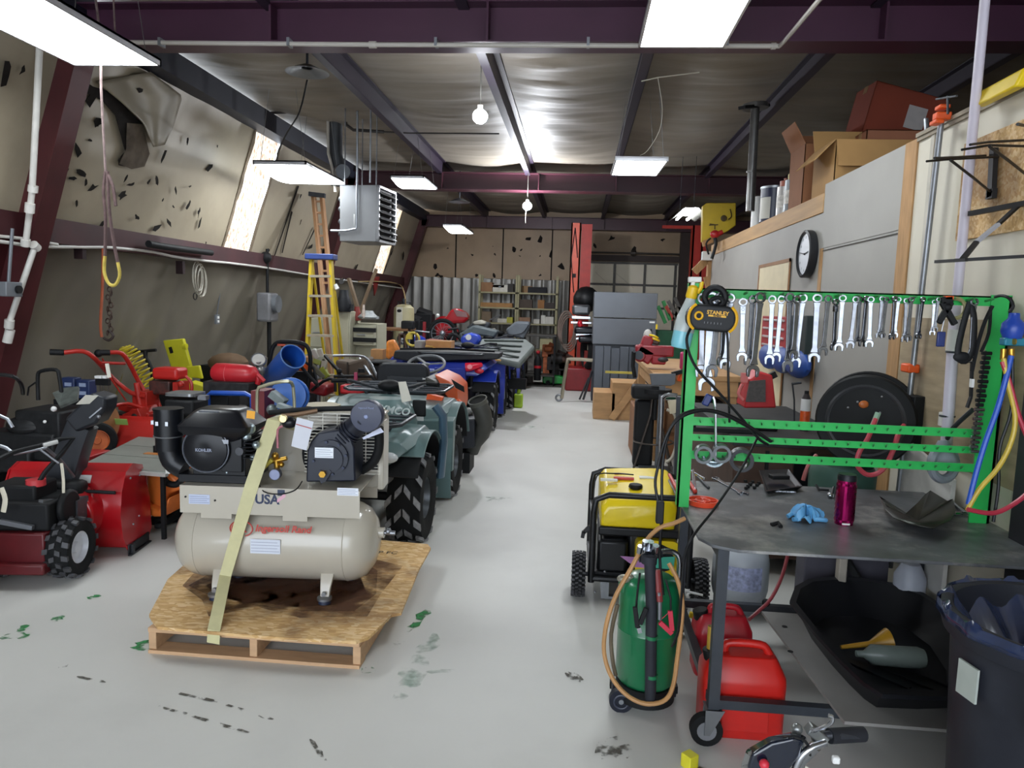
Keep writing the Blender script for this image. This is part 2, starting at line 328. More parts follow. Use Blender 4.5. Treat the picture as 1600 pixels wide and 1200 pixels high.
for (a, b_) in (((465, 290), (428, 400)), ((492, 355), (472, 398)), ((455, 330), (440, 395)), ((530, 375), (505, 420)), ((620, 370), (600, 425)), ((648, 380), (632, 430))):
    c, d = wl(*a, .028), wl(*b_, .028); B().sheet([c, c + Vector((0, .05, 0)), d + Vector((0, .03, 0)), d], .003, WN).ob('tear', TEAR, WLU, w=True)
# girt, eave strut, left frame columns
st(B().bar(wp(-3.5, 2.13, .06), wp(18, 2.13, .06), .12, .2), 'trim_1', DRED)
st(B().bar(wp(-3.5, 3.74, .05), wp(18, 3.74, .05), .2, .22), 'trim_2', M('#1f2230', .5, .1, var=.15, sc=3))
DBM = M('#2e2233', .5, .1, var=.15, sc=2); n_ = 3
def ibeam(b, p, q, d, w, up, t=.012):
    p, q = Vector(p), Vector(q); up = Vector(up).normalized()
    b.bar(p, q, t, d, up=up)
    for s in (-1, 1): b.bar(p + up * s * d / 2, q + up * s * d / 2, w, t, up=up)
for yb in (-1.4, 5.4, 12.0, 17.7):
    b = B(); ibeam(b, wp(yb, 0, .1), wp(yb, 3.7, .1), .24, .2, WN); st(b, 'trim_%d' % n_, M('#48191c', .5, .1, var=.2, sc=3)); n_ += 1
    b = B(); ibeam(b, (-3.9, yb, 3.6), (5, yb, 3.6), .27, .24, (0, 0, 1))
    for x in (-2.3, -.72, .52, 1.98): b.box(x - .008, yb - .12, 3.47, x + .008, yb + .12, 3.73)
    st(b, 'trim_%d' % n_, M('#46253a' if yb < 7 else '#3d1c26', .42, .1, var=.12, sc=2)); n_ += 1
for x in PX[1:]:
    b = B(); b.box(x - .005, -3.5, 3.72, x + .005, 18, 3.9).box(x - .075, -3.5, 3.715, x + .005, 18, 3.725); b.box(x - .075, -3.5, 3.72, x - .068, 18, 3.75); b.box(x - .06, -3.5, 3.89, x + .06, 18, 3.9)
    st(b, 'trim_%d' % n_, M('#2b2131', .5, .1, var=.15, sc=2)); n_ += 1
# back wall
BY = 18.0
st(B().box(-5.2, BY, 2.25, 5, BY + .1, 3.95), 'wall_back', M('#9c8468', .5, var=.1, sc=2.2, bump=.1, dirt='#7b6650'))
WB = [o for o in bpy.data.objects if o.name.startswith('wall_back')][0]
b = B()
x = -5.2
while x < .1:
    b.prism([(x, BY - .0), (x + .05, BY - .03), (x + .09, BY - .03), (x + .14, BY), (x + .25, BY), (x + .25, BY + .08), (x, BY + .08)], 'xy', 0, 2.26); x += .25
st(b, 'wall_back', M('#7d7b76', .4, .5, var=.2, sc=3, stretch=(3, 3, .5), dirt='#544d45'))
st(B().box(2.45, BY, 0, 5, BY + .1, 2.25), 'wall_back', M('#5b5149', .6, var=.1))
for (px, py, r) in [(738, 398, .03), (700, 388, .02), (684, 430, .05), (680, 415, .06), (690, 432, .04), (825, 373, .07), (843, 375, .08), (861, 396, .06), (815, 390, .03), (844, 400, .02), (878, 418, .1), (844, 430, .04), (803, 390, .06), (773, 397, .03), (770, 385, .015), (745, 430, .04), (772, 430, .04), (812, 400, .02), (955, 373, .07), (930, 385, .05), (990, 392, .08), (1035, 375, .04), (680, 352, .03), (728, 372, .02)]: tear(px, py, r, 1.7, par=WB, wf=lambda a, c, o: A(a, c, BY - o * .3))
for x in (-1.93, -.72, -3.1): B().box(x, BY - .012, 2.26, x + .03, BY - .002, 3.7).ob('seam', TEAR, WB, w=True)
# roll-up door
dr = st(B().box(.1, BY - .01, 0, 2.46, BY + .05, 2.74), 'door_1', M('#e0d8c4', .5, var=.07, sc=1.5))
b = B()
for z in (.55, 1.1, 1.65, 2.2, 2.72): b.box(.1, BY - .04, z - .025, 2.35, BY - .01, z + .025)
for x in (.12, .84, 1.57, 2.3): b.box(x - .03, BY - .035, 0, x + .03, BY - .01, 2.74)
b.ob('door_rail', M('#4f4c48', .5, .4), dr, w=True)
for (a, c) in (((930, 425), (957, 450)), ((962, 455), (985, 470)), ((960, 425), (990, 450))):
    p, q = A(*a, BY - .02), A(*c, BY - .02); B().bar(p, q, .004, .05, up=(0, 1, 0)).ob('smudge', M('#a79c88', .6), dr, w=True)
st(B().box(.05, BY - .12, 2.76, 2.5, BY - .02, 2.9).box(.0, BY - .1, 0, .08, BY, 2.9).box(2.37, BY - .16, 0, 2.75, BY, 3.5), 'trim_%d' % n_, M('#33241f', .6, var=.15)); n_ += 1
b = B().cyl((.1, BY - .2, 2.95), (2.35, BY - .2, 2.95), .02); b.cyl((1.2, BY - .2, 2.95), (1.3, BY - .2, 2.95), .07)
b.ob('torsion_spring', M('#4a4440', .5, .6), dr, w=True)
# right side of the building, beyond the partition
st(B().sheet([(4.4 + .7, -3.5, 0), (4.4 + .7, 18, 0), (4.9, 18, 3.9), (4.9, -3.5, 3.9)], .05), 'wall_right', M('#6f685e', .5, var=.1, sc=2))
# ---------------------------------------------------------------- partition and its storage deck
XP = 1.75
GP = M('#98958f', .6, var=.05, sc=2.5, dirt='#918d85', damt=.3); WP = M('#cbc4b3', .55, var=.04, sc=3, dirt='#b5ab98', damt=.3)
st(B().box(XP, 4.24, 0, XP + .1, 10.0, 2.42).box(XP - .004, 4.24, 2.1, XP, 5.55, 2.56), 'wall_partition', GP)
st(B().box(XP, -3.5, 0, XP + .1, 4.1, 2.56), 'wall_partition', WP)
st(B().box(XP + .1, 9.9, 0, 4.9, 10.0, 2.42), 'wall_partition', GP)
st(B().box(XP - .01, 4.1, .0, XP + .1, 4.24, 2.56), 'trim_%d' % n_, WOOD, bev=.003); n_ += 1
st(B().box(XP - .01, 5.55, 2.36, XP + .09, 10.05, 2.5), 'trim_%d' % n_, M('#b08a5a', .65, var=.15, sc=3, stretch=(3, .6, 8)), bev=.004); n_ += 1
st(B().box(XP - .006, 5.5, 0, XP + .0, 5.56, 2.1), 'trim_%d' % n_, WOOD); n_ += 1
st(B().box(XP - .02, -3.5, 2.56, XP + .12, 4.1, 2.58).box(XP - .012, -3.5, 2.54, XP + .1, 4.1, 2.56), 'trim_%d' % n_, M('#8d8271', .7, var=.15)); n_ += 1
st(B().box(XP + .1, -3.5, 2.3, 4.95, 10, 2.42), 'ceiling_partition', M('#8c7656', .7, var=.15))
for y in (3.92, 3.55, 2.95, 2.2): st(B().box(XP - .006, y, .9, XP, y + .035, 2.54), 'trim_%d' % n_, M('#b6afa1', .55)); n_ += 1
st(B().box(XP - .007, 4.26, 2.08, XP - .002, 5.5, 2.084), 'trim_%d' % n_, M('#4a4640', .8)); n_ += 1
st(B().box(XP - .012, 6.3, 0, XP - .002, 7.3, 2.05), 'door_2', M('#d6c8a6', .6, var=.05), bev=.002)
st(B().box(XP - .016, 6.27, 0, XP - .008, 6.3, 2.08).box(XP - .016, 7.3, 0, XP - .008, 7.33, 2.08).box(XP - .016, 6.27, 2.05, XP - .008, 7.33, 2.08), 'trim_%d' % n_, M('#8d6136', .6)); n_ += 1
def osb(h1='#d9b783', h2='#b38a56'):
    m = bpy.data.materials.new('strand_board'); m.use_nodes = True; N = m.node_tree.nodes; L = m.node_tree.links; b = N['Principled BSDF']; b.inputs['Roughness'].default_value = .75
    tc = N.new('ShaderNodeTexCoord'); n0 = N.new('ShaderNodeTexNoise'); n0.inputs['Scale'].default_value = 6; mxv = N.new('ShaderNodeMix'); mxv.data_type = 'VECTOR'; mxv.inputs[0].default_value = .06; L.new(tc.outputs['Object'], n0.inputs['Vector']); L.new(tc.outputs['Object'], mxv.inputs[4]); L.new(n0.outputs[1], mxv.inputs[5])
    mp = N.new('ShaderNodeMapping'); mp.inputs['Scale'].default_value = (30, 85, 85); mp.inputs['Rotation'].default_value = (.2, .3, .5); L.new(mxv.outputs[1], mp.inputs[0]); v = N.new('ShaderNodeTexVoronoi'); v.inputs['Scale'].default_value = 1; L.new(mp.outputs[0], v.inputs['Vector'])
    cr = N.new('ShaderNodeValToRGB'); E = cr.color_ramp.elements; E[0].color = (*lin(h2), 1); E[1].color = (*lin(h1), 1); e = E.new(.45); e.color = (*lin('#cda56c'), 1); e = E.new(.8); e.color = (*lin('#dfc193'), 1)
    L.new(v.outputs['Color'], cr.inputs[0]); n2 = N.new('ShaderNodeTexNoise'); n2.inputs['Scale'].default_value = 2.2; n2.inputs['Detail'].default_value = 7; L.new(tc.outputs['Object'], n2.inputs['Vector']); r = N.new('ShaderNodeMapRange'); r.inputs[1].default_value = .5; r.inputs[2].default_value = .6; r.inputs[4].default_value = .55; L.new(n2.outputs[0], r.inputs[0])
    m2 = N.new('ShaderNodeMix'); m2.data_type = 'RGBA'; m2.inputs[7].default_value = (*lin('#5d3b25'), 1); L.new(r.outputs[0], m2.inputs[0]); L.new(cr.outputs[0], m2.inputs[6]); L.new(m2.outputs[2], b.inputs['Base Color']); return m
OSB = osb()
B().box(XP - .014, 2.2, 1.98, XP, 3.6, 2.42).ob('strand_board_patch', OSB, label='strand board panel screwed high on the white partition', cat='board')
B().box(XP - .012, 2.9, .95, XP, 4.08, 1.62).ob('plywood_patch', M('#9b8a6f', .7, var=.18, sc=4, stretch=(1, 1, 6), bump=.1), label='worn plywood sheet on the partition behind the green rack', cat='board')
b = B().box(XP - .02, -1, 0, XP + .0, 2.9, 1.0)
st(b, 'trim_%d' % n_, M('#5d5a58', .6, var=.2)); n_ += 1
# ================================================================ ceiling things
PAN = M('#f4fbff', .4, var=0, em=PANEL_E); ALU = M('#c9c9cc', .35, .5, var=.05)
def panel(x0, x1, y0, y1, z, label, tilt=0, sag=0, hang=True):
    cx, cy = (x0 + x1) / 2, (y0 + y1) / 2; w, l = (x1 - x0) / 2, (y1 - y0) / 2
    t = T('ceiling_light', label, 'light', (cx, cy, z), rot=(tilt, 0, 0), group='flat ceiling light panels')
    zz = lambda y: -sag * math.cos(PI * y / (2 * l)) if sag else 0
    B().grid(lambda u, v: (-w + .012 + (2 * w - .024) * u, -l + .012 + (2 * l - .024) * v, -.004 + zz(-l + 2 * l * v)), 2, 10, .003).ob('diffuser', PAN, t)
    b = B().box(-w, -l, -.008, -w + .016, l, .035).box(w - .016, -l, -.008, w, l, .035).box(-w, -l, -.008, w, -l + .016, .035).box(-w, l - .016, -.008, w, l, .035).box(-w, -l, .02, w, l, .035)
    b.ob('frame', ALU, t)
    if hang:
        b = B()
        for sx in (-1, 1):
            for sy in (-1, 1): b.cyl((sx * w * .85, sy * l * .85, .03), (sx * w * .5, sy * l * .85, 3.88 - z), .0025, n=5)
        b.each('hanging_wire', M('#8c8c8c', .4, .8, var=0), t)
    return t
panel(-3.36, -2.76, 3.42, 4.66, 3.1, 'bright flat light panel hanging highest at the upper left, over the snow blower')
panel(.33, .9, 3.98, 5.15, 3.38, 'bright light panel cut by the top edge, in front of the near beam')
panel(-3.6, -3.0, 7.8, 9.1, 3.07, 'bowed light panel hanging in front of the grey unit heater', sag=.07)
panel(-2.63, -2.16, 9.9, 10.85, 3.3, 'light panel hanging just right of the unit heater', sag=.05)
panel(-2.66, -2.27, 13.9, 15.4, 3.1, 'small far light panel near the back wall, left of the far bulb', sag=.06)
panel(.3, .82, 7.4, 8.45, 3.1, 'trapezoid looking light panel over the aisle, left of the steel post', tilt=.04)
t = T('shop_light', 'dark hooded two tube shop light above the orange lift', 'light', (1.55, 11.2, 3.0))
b = B().prism([(-.2, 0), (-.1, .09), (.1, .09), (.2, 0), (.19, 0), (.09, .08), (-.09, .08), (-.19, 0)], 'xz', -.5, .5); b.ob('hood', M('#57544f', .5, .4), t)
PAN2 = M('#f4fbff', .4, var=0, em=PANEL_E * 5)
for x in (-.08, .08): B().cyl((x, -.48, .03), (x, .48, .03), .018).ob('fluorescent_tube', PAN2, t)
B().cyl((-.1, 0, .09), (-.1, 0, .9), .004).cyl((.1, 0, .09), (.1, 0, .9), .004).each('chain', DST, t)
BULB = M('#f4f8ff', .4, var=0, em=BULB_E); BULB2 = M('#f4f8ff', .4, var=0, em=BULB_E * 9)
for (x, y, z, l) in ((-.97, 6.8, 3.33, 'bright bare bulb hanging in the middle of the near ceiling'), (-.88, 11.75, 3.2, 'bright bare bulb on a pull cord further back, beyond the second beam')):
    t = T('light_bulb', l, 'bulb', (x, y, z), group='bare bulbs'); B().sph((0, 0, 0), (.07, .07, .065)).ob('globe', BULB if y < 8 else BULB2, t)
    B().cyl((0, 0, .04), (0, 0, .1), .025).cyl((0, 0, .1), (0, 0, 3.9 - z), .006, n=6).ob('socket', M('#aaa7a0', .5), t)
    if y > 8: B().cyl((-.02, 0, -.02), (-.02, 0, -.27), .004, n=5).ob('pull_cord', PAPER, t)
# high bay fixture bowls, unlit
for p, y in (((480, 112), 6.4), ((718, 315), 12.6)):
    c = A(*p, y); t = T('reflector_bowl', 'unlit grey reflector bowl under the ceiling, ' + ('near one with a dangling cord' if y < 8 else 'far one left of the far bulb'), 'fixture', c)
    B().lathe([(.01, .05), (.06, .05), (.16, .0), (.19, -.01), (.15, .0), (.05, .03)], (0, 0, 0), (0, 0, 1), 24, cap=False).ob('bowl', M('#77797c', .35, .6), t)
    B().cyl((0, 0, .04), (0, 0, 3.88 - c.z), .012, n=8).ob('stem', DST, t)
b = B().tube([A(480, 125, 6.4), A(468, 175, 6.6), A(450, 205, 7.2), A(435, 235, 8), A(433, 250, 8.4)], .008, 6, sub=4); b.ob('sagging_cable', BLK, label='thin dark cord running from the near reflector bowl to the bowed panel', cat='cord')
# conduit along the near beam
t = T('beam_conduit', 'white conduit running along the bottom of the near red beam', 'pipe', (-3.7, 5.22, 3.47))
b = B().tube([A(186, 66, 5.22), A(600, 70, 5.22), A(1218, 72, 5.22)], .016, 8).cyl(A(577, 70, 5.22), A(588, 70, 5.22), .024).cyl(A(1205, 72, 5.22), A(1212, 72, 5.22), .022); b.tube([A(1218, 72, 5.22), A(1226, 64, 5.1), A(1284, -5, 4.2)], .014, 8); b.ob('pipe', M('#b9b3ab', .5, var=.05), t, w=True)
b = B()
for px in (253, 453, 682, 919, 1135): p = A(px, 68, 5.24); b.box(p.x - .01, 5.2, p.z - .025, p.x + .01, 5.27, p.z + .03)
b.ob('pipe_strap', STEEL, t, w=True)
# steel exhaust post on the right of the ceiling
t = T('flue_pipe', 'grey steel flue pipe rising to the ceiling behind the blue paint can', 'pipe', A(1178, 300, 7.8)); b = B().tube([A(1172, 330, 7.8), A(1176, 250, 7.8), A(1180, 170, 7.8)], .045, 14).cyl(A(1180, 170, 7.8), A(1180, 163, 7.8), .13); b.cyl(A(1174, 270, 7.8), A(1174, 267, 7.8), .05)
b.ob('pipe', M('#6e6d6b', .35, .7, dirt='#3b3938'), t, w=True); B().bar(A(1159, 168, 7.6), A(1198, 165, 7.9), .08, .03).each('bracket', BLK, t, w=True)
# unit heater
hy = 8.7; p0, p1 = A(537, 283, 9.3), A(612, 378, 8.6)
HX0, HX1, HZ0, HZ1, HY0, HY1 = -2.92, -2.3, 2.32, 3.0, 8.5, 9.2
t = T('unit_heater', 'grey box unit heater hung from the ceiling with louvres on its right face', 'heater', ((HX0 + HX1) / 2, (HY0 + HY1) / 2, HZ0), rz=-.12)
w2, l2, h2 = .25, .28, .66; GH = M('#8e8f91', .4, .35, var=.06, sc=4)
B().box(-w2, -l2, 0, w2 - .03, l2, h2).ob('cabinet', GH, t, bev=.008)
b = B().box(w2 - .03, -l2, 0, w2, -l2 + .03, h2).box(w2 - .03, l2 - .03, 0, w2, l2, h2).box(w2 - .03, -l2, 0, w2, l2, .03).box(w2 - .03, -l2, h2 - .03, w2, l2, h2); b.ob('louvre_frame', GH, t)
for i in range(8): B().cb((w2 + .0, 0, .07 + i * .073), (.075, 2 * l2 - .06, .006), (0, .6, 0)).ob('louvre', M('#9a9b9c', .4, .3), t)
B().box(w2 - .035, -l2 + .03, .03, w2 - .028, l2 - .03, h2 - .03).ob('grille_back', BLK, t)
B().sheet([(-.07, -l2 - .004, .32), (-.055, -l2 - .004, .32), (-.062, -l2 - .004, .15)], .002).ob('mark', WHT, t)
b = B()
for x, y in ((-.2, -.25), (.2, -.25), (-.2, .25)): b.cyl((x, y, h2), (x, y, 1.55), .008, n=6)
b.each('hanger_rod', STEEL, t)
B().tube([(-.02, -l2 - .03, 1.5), (-.02, -l2 - .03, .3), (-.06, -l2 - .03, .14), (-.35, -l2 - .03, .12)], .014, 8, sub=3).tube([(.1, -.2, 1.55), (.1, -.2, .7)], .012, 8).each('gas_pipe', STEEL, t)
for z in (.1, .25, .4, .52): B().sph((-w2 - .04, -.1, z), (.06, .06, .045)).ob('burner_part', DST, t)
t = T('heater_flue', 'dark round flue duct rising from behind the unit heater', 'duct', A(525, 280, 9.3))
B().tube([A(528, 290, 9.3), A(527, 255, 9.3), A(524, 240, 9.3), A(524, 178, 9.3)], .09, 16).cyl(A(532, 268, 9.25), A(536, 268, 9.0), .09, .09).ob('duct', M('#4b4e52', .4, .6), t, w=True)
B().tube([A(524, 300, 9.2), A(520, 265, 9.2), A(513, 240, 9.2), A(512, 175, 9.2)], .018, 8).ob('gas_line', M('#a8a49c', .5), t, w=True)
B().tube([A(400, 177, 8.9), A(510, 174, 9.2), A(590, 178, 9.2)], .016, 6).tube([A(538, 180, 9.2), A(541, 195, 9.2), A(552, 203, 9.2), A(600, 206, 9.2)], .02, 8).tube([A(600, 206, 9.2), A(640, 208, 9.3), A(780, 209, 9.3)], .01, 6).ob('ceiling_pipe', M('#33302f', .5, .3), label='dark pipes running just under the ceiling above the unit heater', cat='pipe')
# cord near light 6
B().tube([A(1002, 127, 6.8), A(1028, 121, 6.8), A(1093, 113, 6.8)], .006, 6).tube([A(1028, 122, 6.8), A(1035, 170, 7.1), A(1030, 205, 7.3), A(1012, 235, 7.5), A(1000, 243, 7.6)], .003, 5, sub=3).ob('sagging_cable', PAPER, label='thin pale cord looping down to the light panel over the aisle', cat='cord')
# ================================================================ left wall fittings
t = T('wall_conduit', 'white plastic pipe climbing the left red column and running along the wall', 'pipe', wl(42, 380, .2))
pv = .022
b = B().tube([wl(62, 70, .32), wl(50, 300, .3), wl(40, 380, .26)], pv, 10).tube([wl(55, 384, .26), wl(14, 505, .26)], pv, 10)
b.tube([wl(-40, 372, .2), wl(20, 380, .2), wl(60, 385, .16), wl(130, 386, .14), wl(175, 387, .14), wl(240, 394, .14), wl(290, 404, .14), wl(400, 416, .14), wl(520, 435, .14), wl(640, 452, .14)], .014, 8, sub=3)
b.tube([wl(-20, 367, .2), wl(40, 373, .2), wl(90, 382, .2)], .012, 8)
b.ob('pipe', PVC, t, w=True)
for p, q in (((52, 290), (51, 300)), ((47, 318), (46, 332)), ((40, 374), (40, 384)), ((52, 382), (58, 388)), ((15, 500), (14, 512)), ((16, 515), (11, 535))):
    B().cyl(wl(*p, .3 if p[1] < 350 else .26), wl(*q, .3 if p[1] < 350 else .26), .034, n=12).ob('pipe_fitting', PVC, t, w=True)
t = T('junction_box', 'grey metal switch box on the red column at the left edge', 'box', wl(17, 452, .3))
B().cb((0, 0, 0), (.06, .16, .11)).ob('box', GRY, t, bev=.006); B().cyl((.03, .03, 0), (.05, .03, 0), .03).ob('knob', BLK, t)
B().cyl((0, -.02, .05), (.05, -.02, .45), .012, n=8).ob('conduit', GRY, t)
# hanging slings
t = T('hanging_sling', 'long yellow and brown strap loop hanging from the ceiling at the left', 'strap', A(172, 445, 4.4))
ys = 4.4
b = B().tube([A(149, -5, ys), A(157, 60, ys), A(158, 140, ys), A(165, 270, ys)], .008, 6).tube([A(177, -5, ys + .2), A(180, 55, ys + .2)], .006, 6); b.ob('rope', M('#6b5a58', .8, var=.3, sc=30), t, w=True)
B().tube([A(165, 268, ys), A(162, 300, ys), A(165, 340, ys), A(164, 400, ys)], .011, 6, sub=3).tube([A(168, 268, ys), A(171, 330, ys), A(178, 380, ys), A(184, 410, ys)], .011, 6, sub=3).tube([A(166, 268, ys), A(176, 290, ys), A(181, 322, ys)], .01, 6, sub=3).ob('webbing', M('#54403f', .8, var=.25, sc=30), t, w=True)
B().tube([A(164, 400, ys), A(163, 425, ys), A(170, 443, ys), A(180, 445, ys), A(187, 430, ys), A(184, 410, ys)], .011, 6, sub=4).ob('yellow_loop', M('#b9a44b', .7, var=.2, sc=20), t, w=True)
t = T('chain_hoist', 'rusty chain and hook hanging on an orange strap below the sling', 'chain', A(168, 530, 5.5)); ys = 6.08
B().tube([A(161, 388, ys), A(160, 450, ys), A(157, 505, ys), A(159, 527, ys)], .014, 6, sub=3, flat=.4).ob('strap', M('#9a4b2c', .7, var=.2), t, w=True)
for i in range(12):
    c = A(171 + 3 * math.sin(i * 2.1), 452 + i * 6.2, ys); B().torus(c, (1, .3, 0) if i % 2 else (.2, 1, 0), .022, .006, 12, 6).ob('chain_link', M('#4c3b33', .6, .5, var=.3), t, w=True)
B().tube([A(170, 515, ys), A(177, 525, ys), A(170, 532, ys), A(162, 528, ys)], .012, 8, sub=3).ob('hook', M('#3f3531', .6, .5), t, w=True)
t = T('cable_coil', 'white cable coiled and hung below the girt between column and skylight', 'cable', wl(312, 440, .14))
for i, (dx, r_) in enumerate(((0, .17), (.04, .15), (-.03, .18), (.02, .19), (.05, .17), (0, .16))):
    c = wl(308 + i * 1.5, 432 + i * 2, .14); B().tube([c + Vector((dx * .3, math.cos(a) * r_ * .6, math.sin(a) * r_)) for a in [2 * PI * k / 16 for k in range(16)]], .006, 5, closed=True).ob('loop', M('#aaa598', .6, var=.1), t, w=True)
B().torus(wl(305, 463, .12), (1, 0, 0), .04, .006, 14, 5).ob('tie', BLK, t, w=True)
t = T('wall_outlet', 'small grey outlet on the lower left wall', 'outlet', wl(339, 499, .1)); B().cb((0, 0, 0), (.03, .09, .12)).ob('cover', GRY, t, bev=.004)
B().cyl((0, 0, .06), (.08, .0, .55), .008, n=6).ob('conduit', GRY, t)
for z in (-.025, .025): B().cb((.018, 0, z), (.01, .035, .03)).ob('socket', WHT, t)
B().tube([wl(232, 381, .2), wl(260, 386, .2), wl(330, 395, .2)], .035, 10).ob('black_tube', BLK, label='black tube lying on the red girt left of the skylight', cat='pipe')
for px, py in ((125, 392), (282, 418)): B().cb(wl(px, py, .1), (.08, .05, .14)).ob('girt_bracket', M('#2b1b1d', .6), label='dark bracket under the girt, ' + ('beside the yellow sling' if px < 200 else 'beside the white cable coil'), cat='bracket')
# fan on the wall with cage
t = T('wall_grinder', 'grey machine with a round guard mounted on the left wall below the skylight', 'machine', wl(418, 480, .3)); c = wl(415, 478, .3)
B().cb((0, 0, 0), (.2, .3, .4)).ob('housing', M('#77777a', .5, .2, dirt='#4a4540'), t, bev=.03); B().cyl((.1, 0, .05), (.16, 0, .05), .12).ob('guard', GRY, t); B().cyl((0, 0, .2), (0, 0, .8), .02).cyl((0, .05, -.2), (0, .05, -.7), .03).sph((0, -.05, .68), .08).ob('pole', BLK, t)
# ================================================================ pallet and compressor
def LP(t, px, py, y=None, x=None, z=None):                # photo point on a plane of the thing's own frame
    inv = WM(t).inverted(); o = inv @ Vector((0, 0, HC)); d = inv.to_3x3() @ ray(px, py)
    k = (y - o.y) / d.y if y is not None else (x - o.x) / d.x if x is not None else (z - o.z) / d.z
    return o + d * k
XZ = Matrix.Rotation(PI / 2, 4, 'X')                      # text standing up, facing -y
def stand(c): return Matrix.Translation(Vector(c)) @ XZ
PALW = M('#c09c78', .75, var=.12, sc=6, stretch=(1, 6, 6), bump=.1)
t = T('pallet', 'wooden pallet under the air compressor, standing in the aisle', 'pallet', (-1.39, 3.55, 0))
for x in (-.475, .0, .475): B().box(x - .018, -.57, .016, x + .018, .6, .1).ob('stringer', PALW, t, bev=.003)
B().box(-.49, -.58, .1, .49, -.5, .122).ob('deck_board', PALW, t, bev=.003)
for y in (-.2, .15, .5): B().box(-.49, y, .1, .49, y + .09, .122).ob('deck_board', PALW, t)
for y in (-.58, -.1, .45): B().box(-.49, y, 0, .49, y + .09, .016).ob('base_board', PALW, t)
P = [onz(*p, .14) for p in [(233, 960), (238, 968), (246, 979), (330, 987), (440, 996), (556, 1002), (576, 995), (596, 976), (612, 960), (627, 957), (640, 925), (655, 888), (673, 856), (668, 850), (585, 843), (330, 845), (262, 905)]]
bo = B().sheet([p - Vector((0, 0, .014)) for p in P], .014, (0, 0, 1)).ob('strand_board', OSB, label='stained strand board sheet lying on the pallet under the compressor', cat='board')
STN = stain('#6b4630', 7, .36, .6, .38); sp_ = [onz(*p, .1404) for p in [(285, 915), (330, 880), (420, 868), (560, 872), (625, 885), (612, 930), (560, 958), (470, 968), (400, 950), (340, 958), (300, 940)]]; sc_ = sum(sp_, Vector()) / len(sp_)
for k, f in enumerate((1.0, .86, .7, .5)): B().sheet([sc_ + (p - sc_) * f * (1 + .12 * math.sin(i * 2.3 + k)) + Vector((0, 0, .0004 * k)) for i, p in enumerate(sp_)], .0003, (0, 0, 1)).ob('oil_stain', STN, bo, w=True)
MKR = M('#3a3632', .8)
B().text('TOP FC', .06, Matrix.Translation(onz(595, 863, .1412)) @ Matrix.Rotation(.05, 4, 'Z'), .0004).ob('handwriting', MKR, bo, w=True)
CZ = .142
TAN = M('#b5aea0', .28, var=.03, sc=3, coat=.5); t = T('air_compressor', 'beige gasoline air compressor with a horizontal tank strapped down on the pallet', 'compressor', (-1.5, 3.5, CZ), rz=.07); TX0 = LP(t, 277, 840, y=-.05).x; TX1 = LP(t, 590, 835, y=-.05).x; DX0 = LP(t, 281, 780, y=-.21).x; DX1 = LP(t, 562, 775, y=-.21).x
prof = [(.001, TX0), (.06, TX0 + .003), (.12, TX0 + .02), (.17, TX0 + .055), (.195, TX0 + .1), (.203, TX0 + .14), (.203, TX1 - .14), (.195, TX1 - .1), (.17, TX1 - .055), (.12, TX1 - .02), (.06, TX1 - .003), (.001, TX1)]
TKZ = .252; tank = B().lathe(prof, (0, 0, TKZ), (1, 0, 0), 40).ob('tank', TAN, t)
B().torus((TX0 + .145, 0, TKZ), (1, 0, 0), .203, .003, 36, 5).torus((TX1 - .145, 0, TKZ), (1, 0, 0), .203, .003, 36, 5).ob('weld_seam', TAN, tank)
RED = M('#b8433a', .45, var=0); p = LP(t, 440, 827, y=-.205)
B().text('Ingersoll Rand', .0475, stand((p.x + .006, -.2045, p.z)), .0006, shear=.25, bold=.0014).ob('lettering', RED, tank)
p = LP(t, 377, 826, y=-.205); b = B().text('IR', .055, stand((p.x, -.2045, p.z)), .0006, bold=.002)
for a0, a1, R_ in ((2.0, 4.4, .052), (-1.2, 1.1, .052), (2.2, 4.1, .043)): b.tube([(p.x + R_ * 1.05 * math.cos(a0 + (a1 - a0) * i / 12), -.2045, p.z + R_ * .75 * math.sin(a0 + (a1 - a0) * i / 12)) for i in range(13)], .0035, 5)
b.ob('logo', RED, tank)
def label(t, px0, py0, px1, py1, y, col='#c4cbdc', name='label', th=.001, par=None):
    a, b_ = LP(t, px0, py0, y=y), LP(t, px1, py1, y=y); b = B().box(min(a.x, b_.x), y - th, min(a.z, b_.z), max(a.x, b_.x), y, max(a.z, b_.z))
    n = 4; b.m(1)
    for i in range(n): zz = min(a.z, b_.z) + (i + .8) / (n + .8) * abs(a.z - b_.z); b.box(min(a.x, b_.x) + .004, y - th - .0004, zz - .0012, max(a.x, b_.x) - .004 - .01 * (i % 2), y - th, zz + .0008)
    return b.ob(name, [M(col, .5, var=0), M('#8088a0', .6, var=0)], par or t)
label(t, 391, 842, 438, 866, -.206, '#cfd4e0', par=tank)
# feet
for (px, py, yy) in ((338, 905, -.2), (508, 900, -.2), (375, 880, .1), (548, 878, .12)):
    p = LP(t, px, py, y=yy); lg = B().rings([[(p.x - w_, yy + o_, z_), (p.x + w_, yy + o_, z_), (p.x + w_, yy + o_ + .03, z_), (p.x - w_, yy + o_ + .03, z_)] for w_, o_, z_ in ((.022, -.01, .03), (.025, 0, .07), (.036, .05, .15))]).ob('foot', TAN, t, bev=.004)
    B().cyl((p.x, yy - .01, .018), (p.x, yy - .01, .03), .036).ob('foot_plate', STEEL, lg); B().cyl((p.x, yy - .01, .0), (p.x, yy - .01, .018), .03, .026).ob('rubber_foot', M('#16203a', .6), lg); B().cyl((p.x, yy - .03, .05), (p.x, yy - .015, .05), .012, n=6).ob('bolt', STEEL, lg)
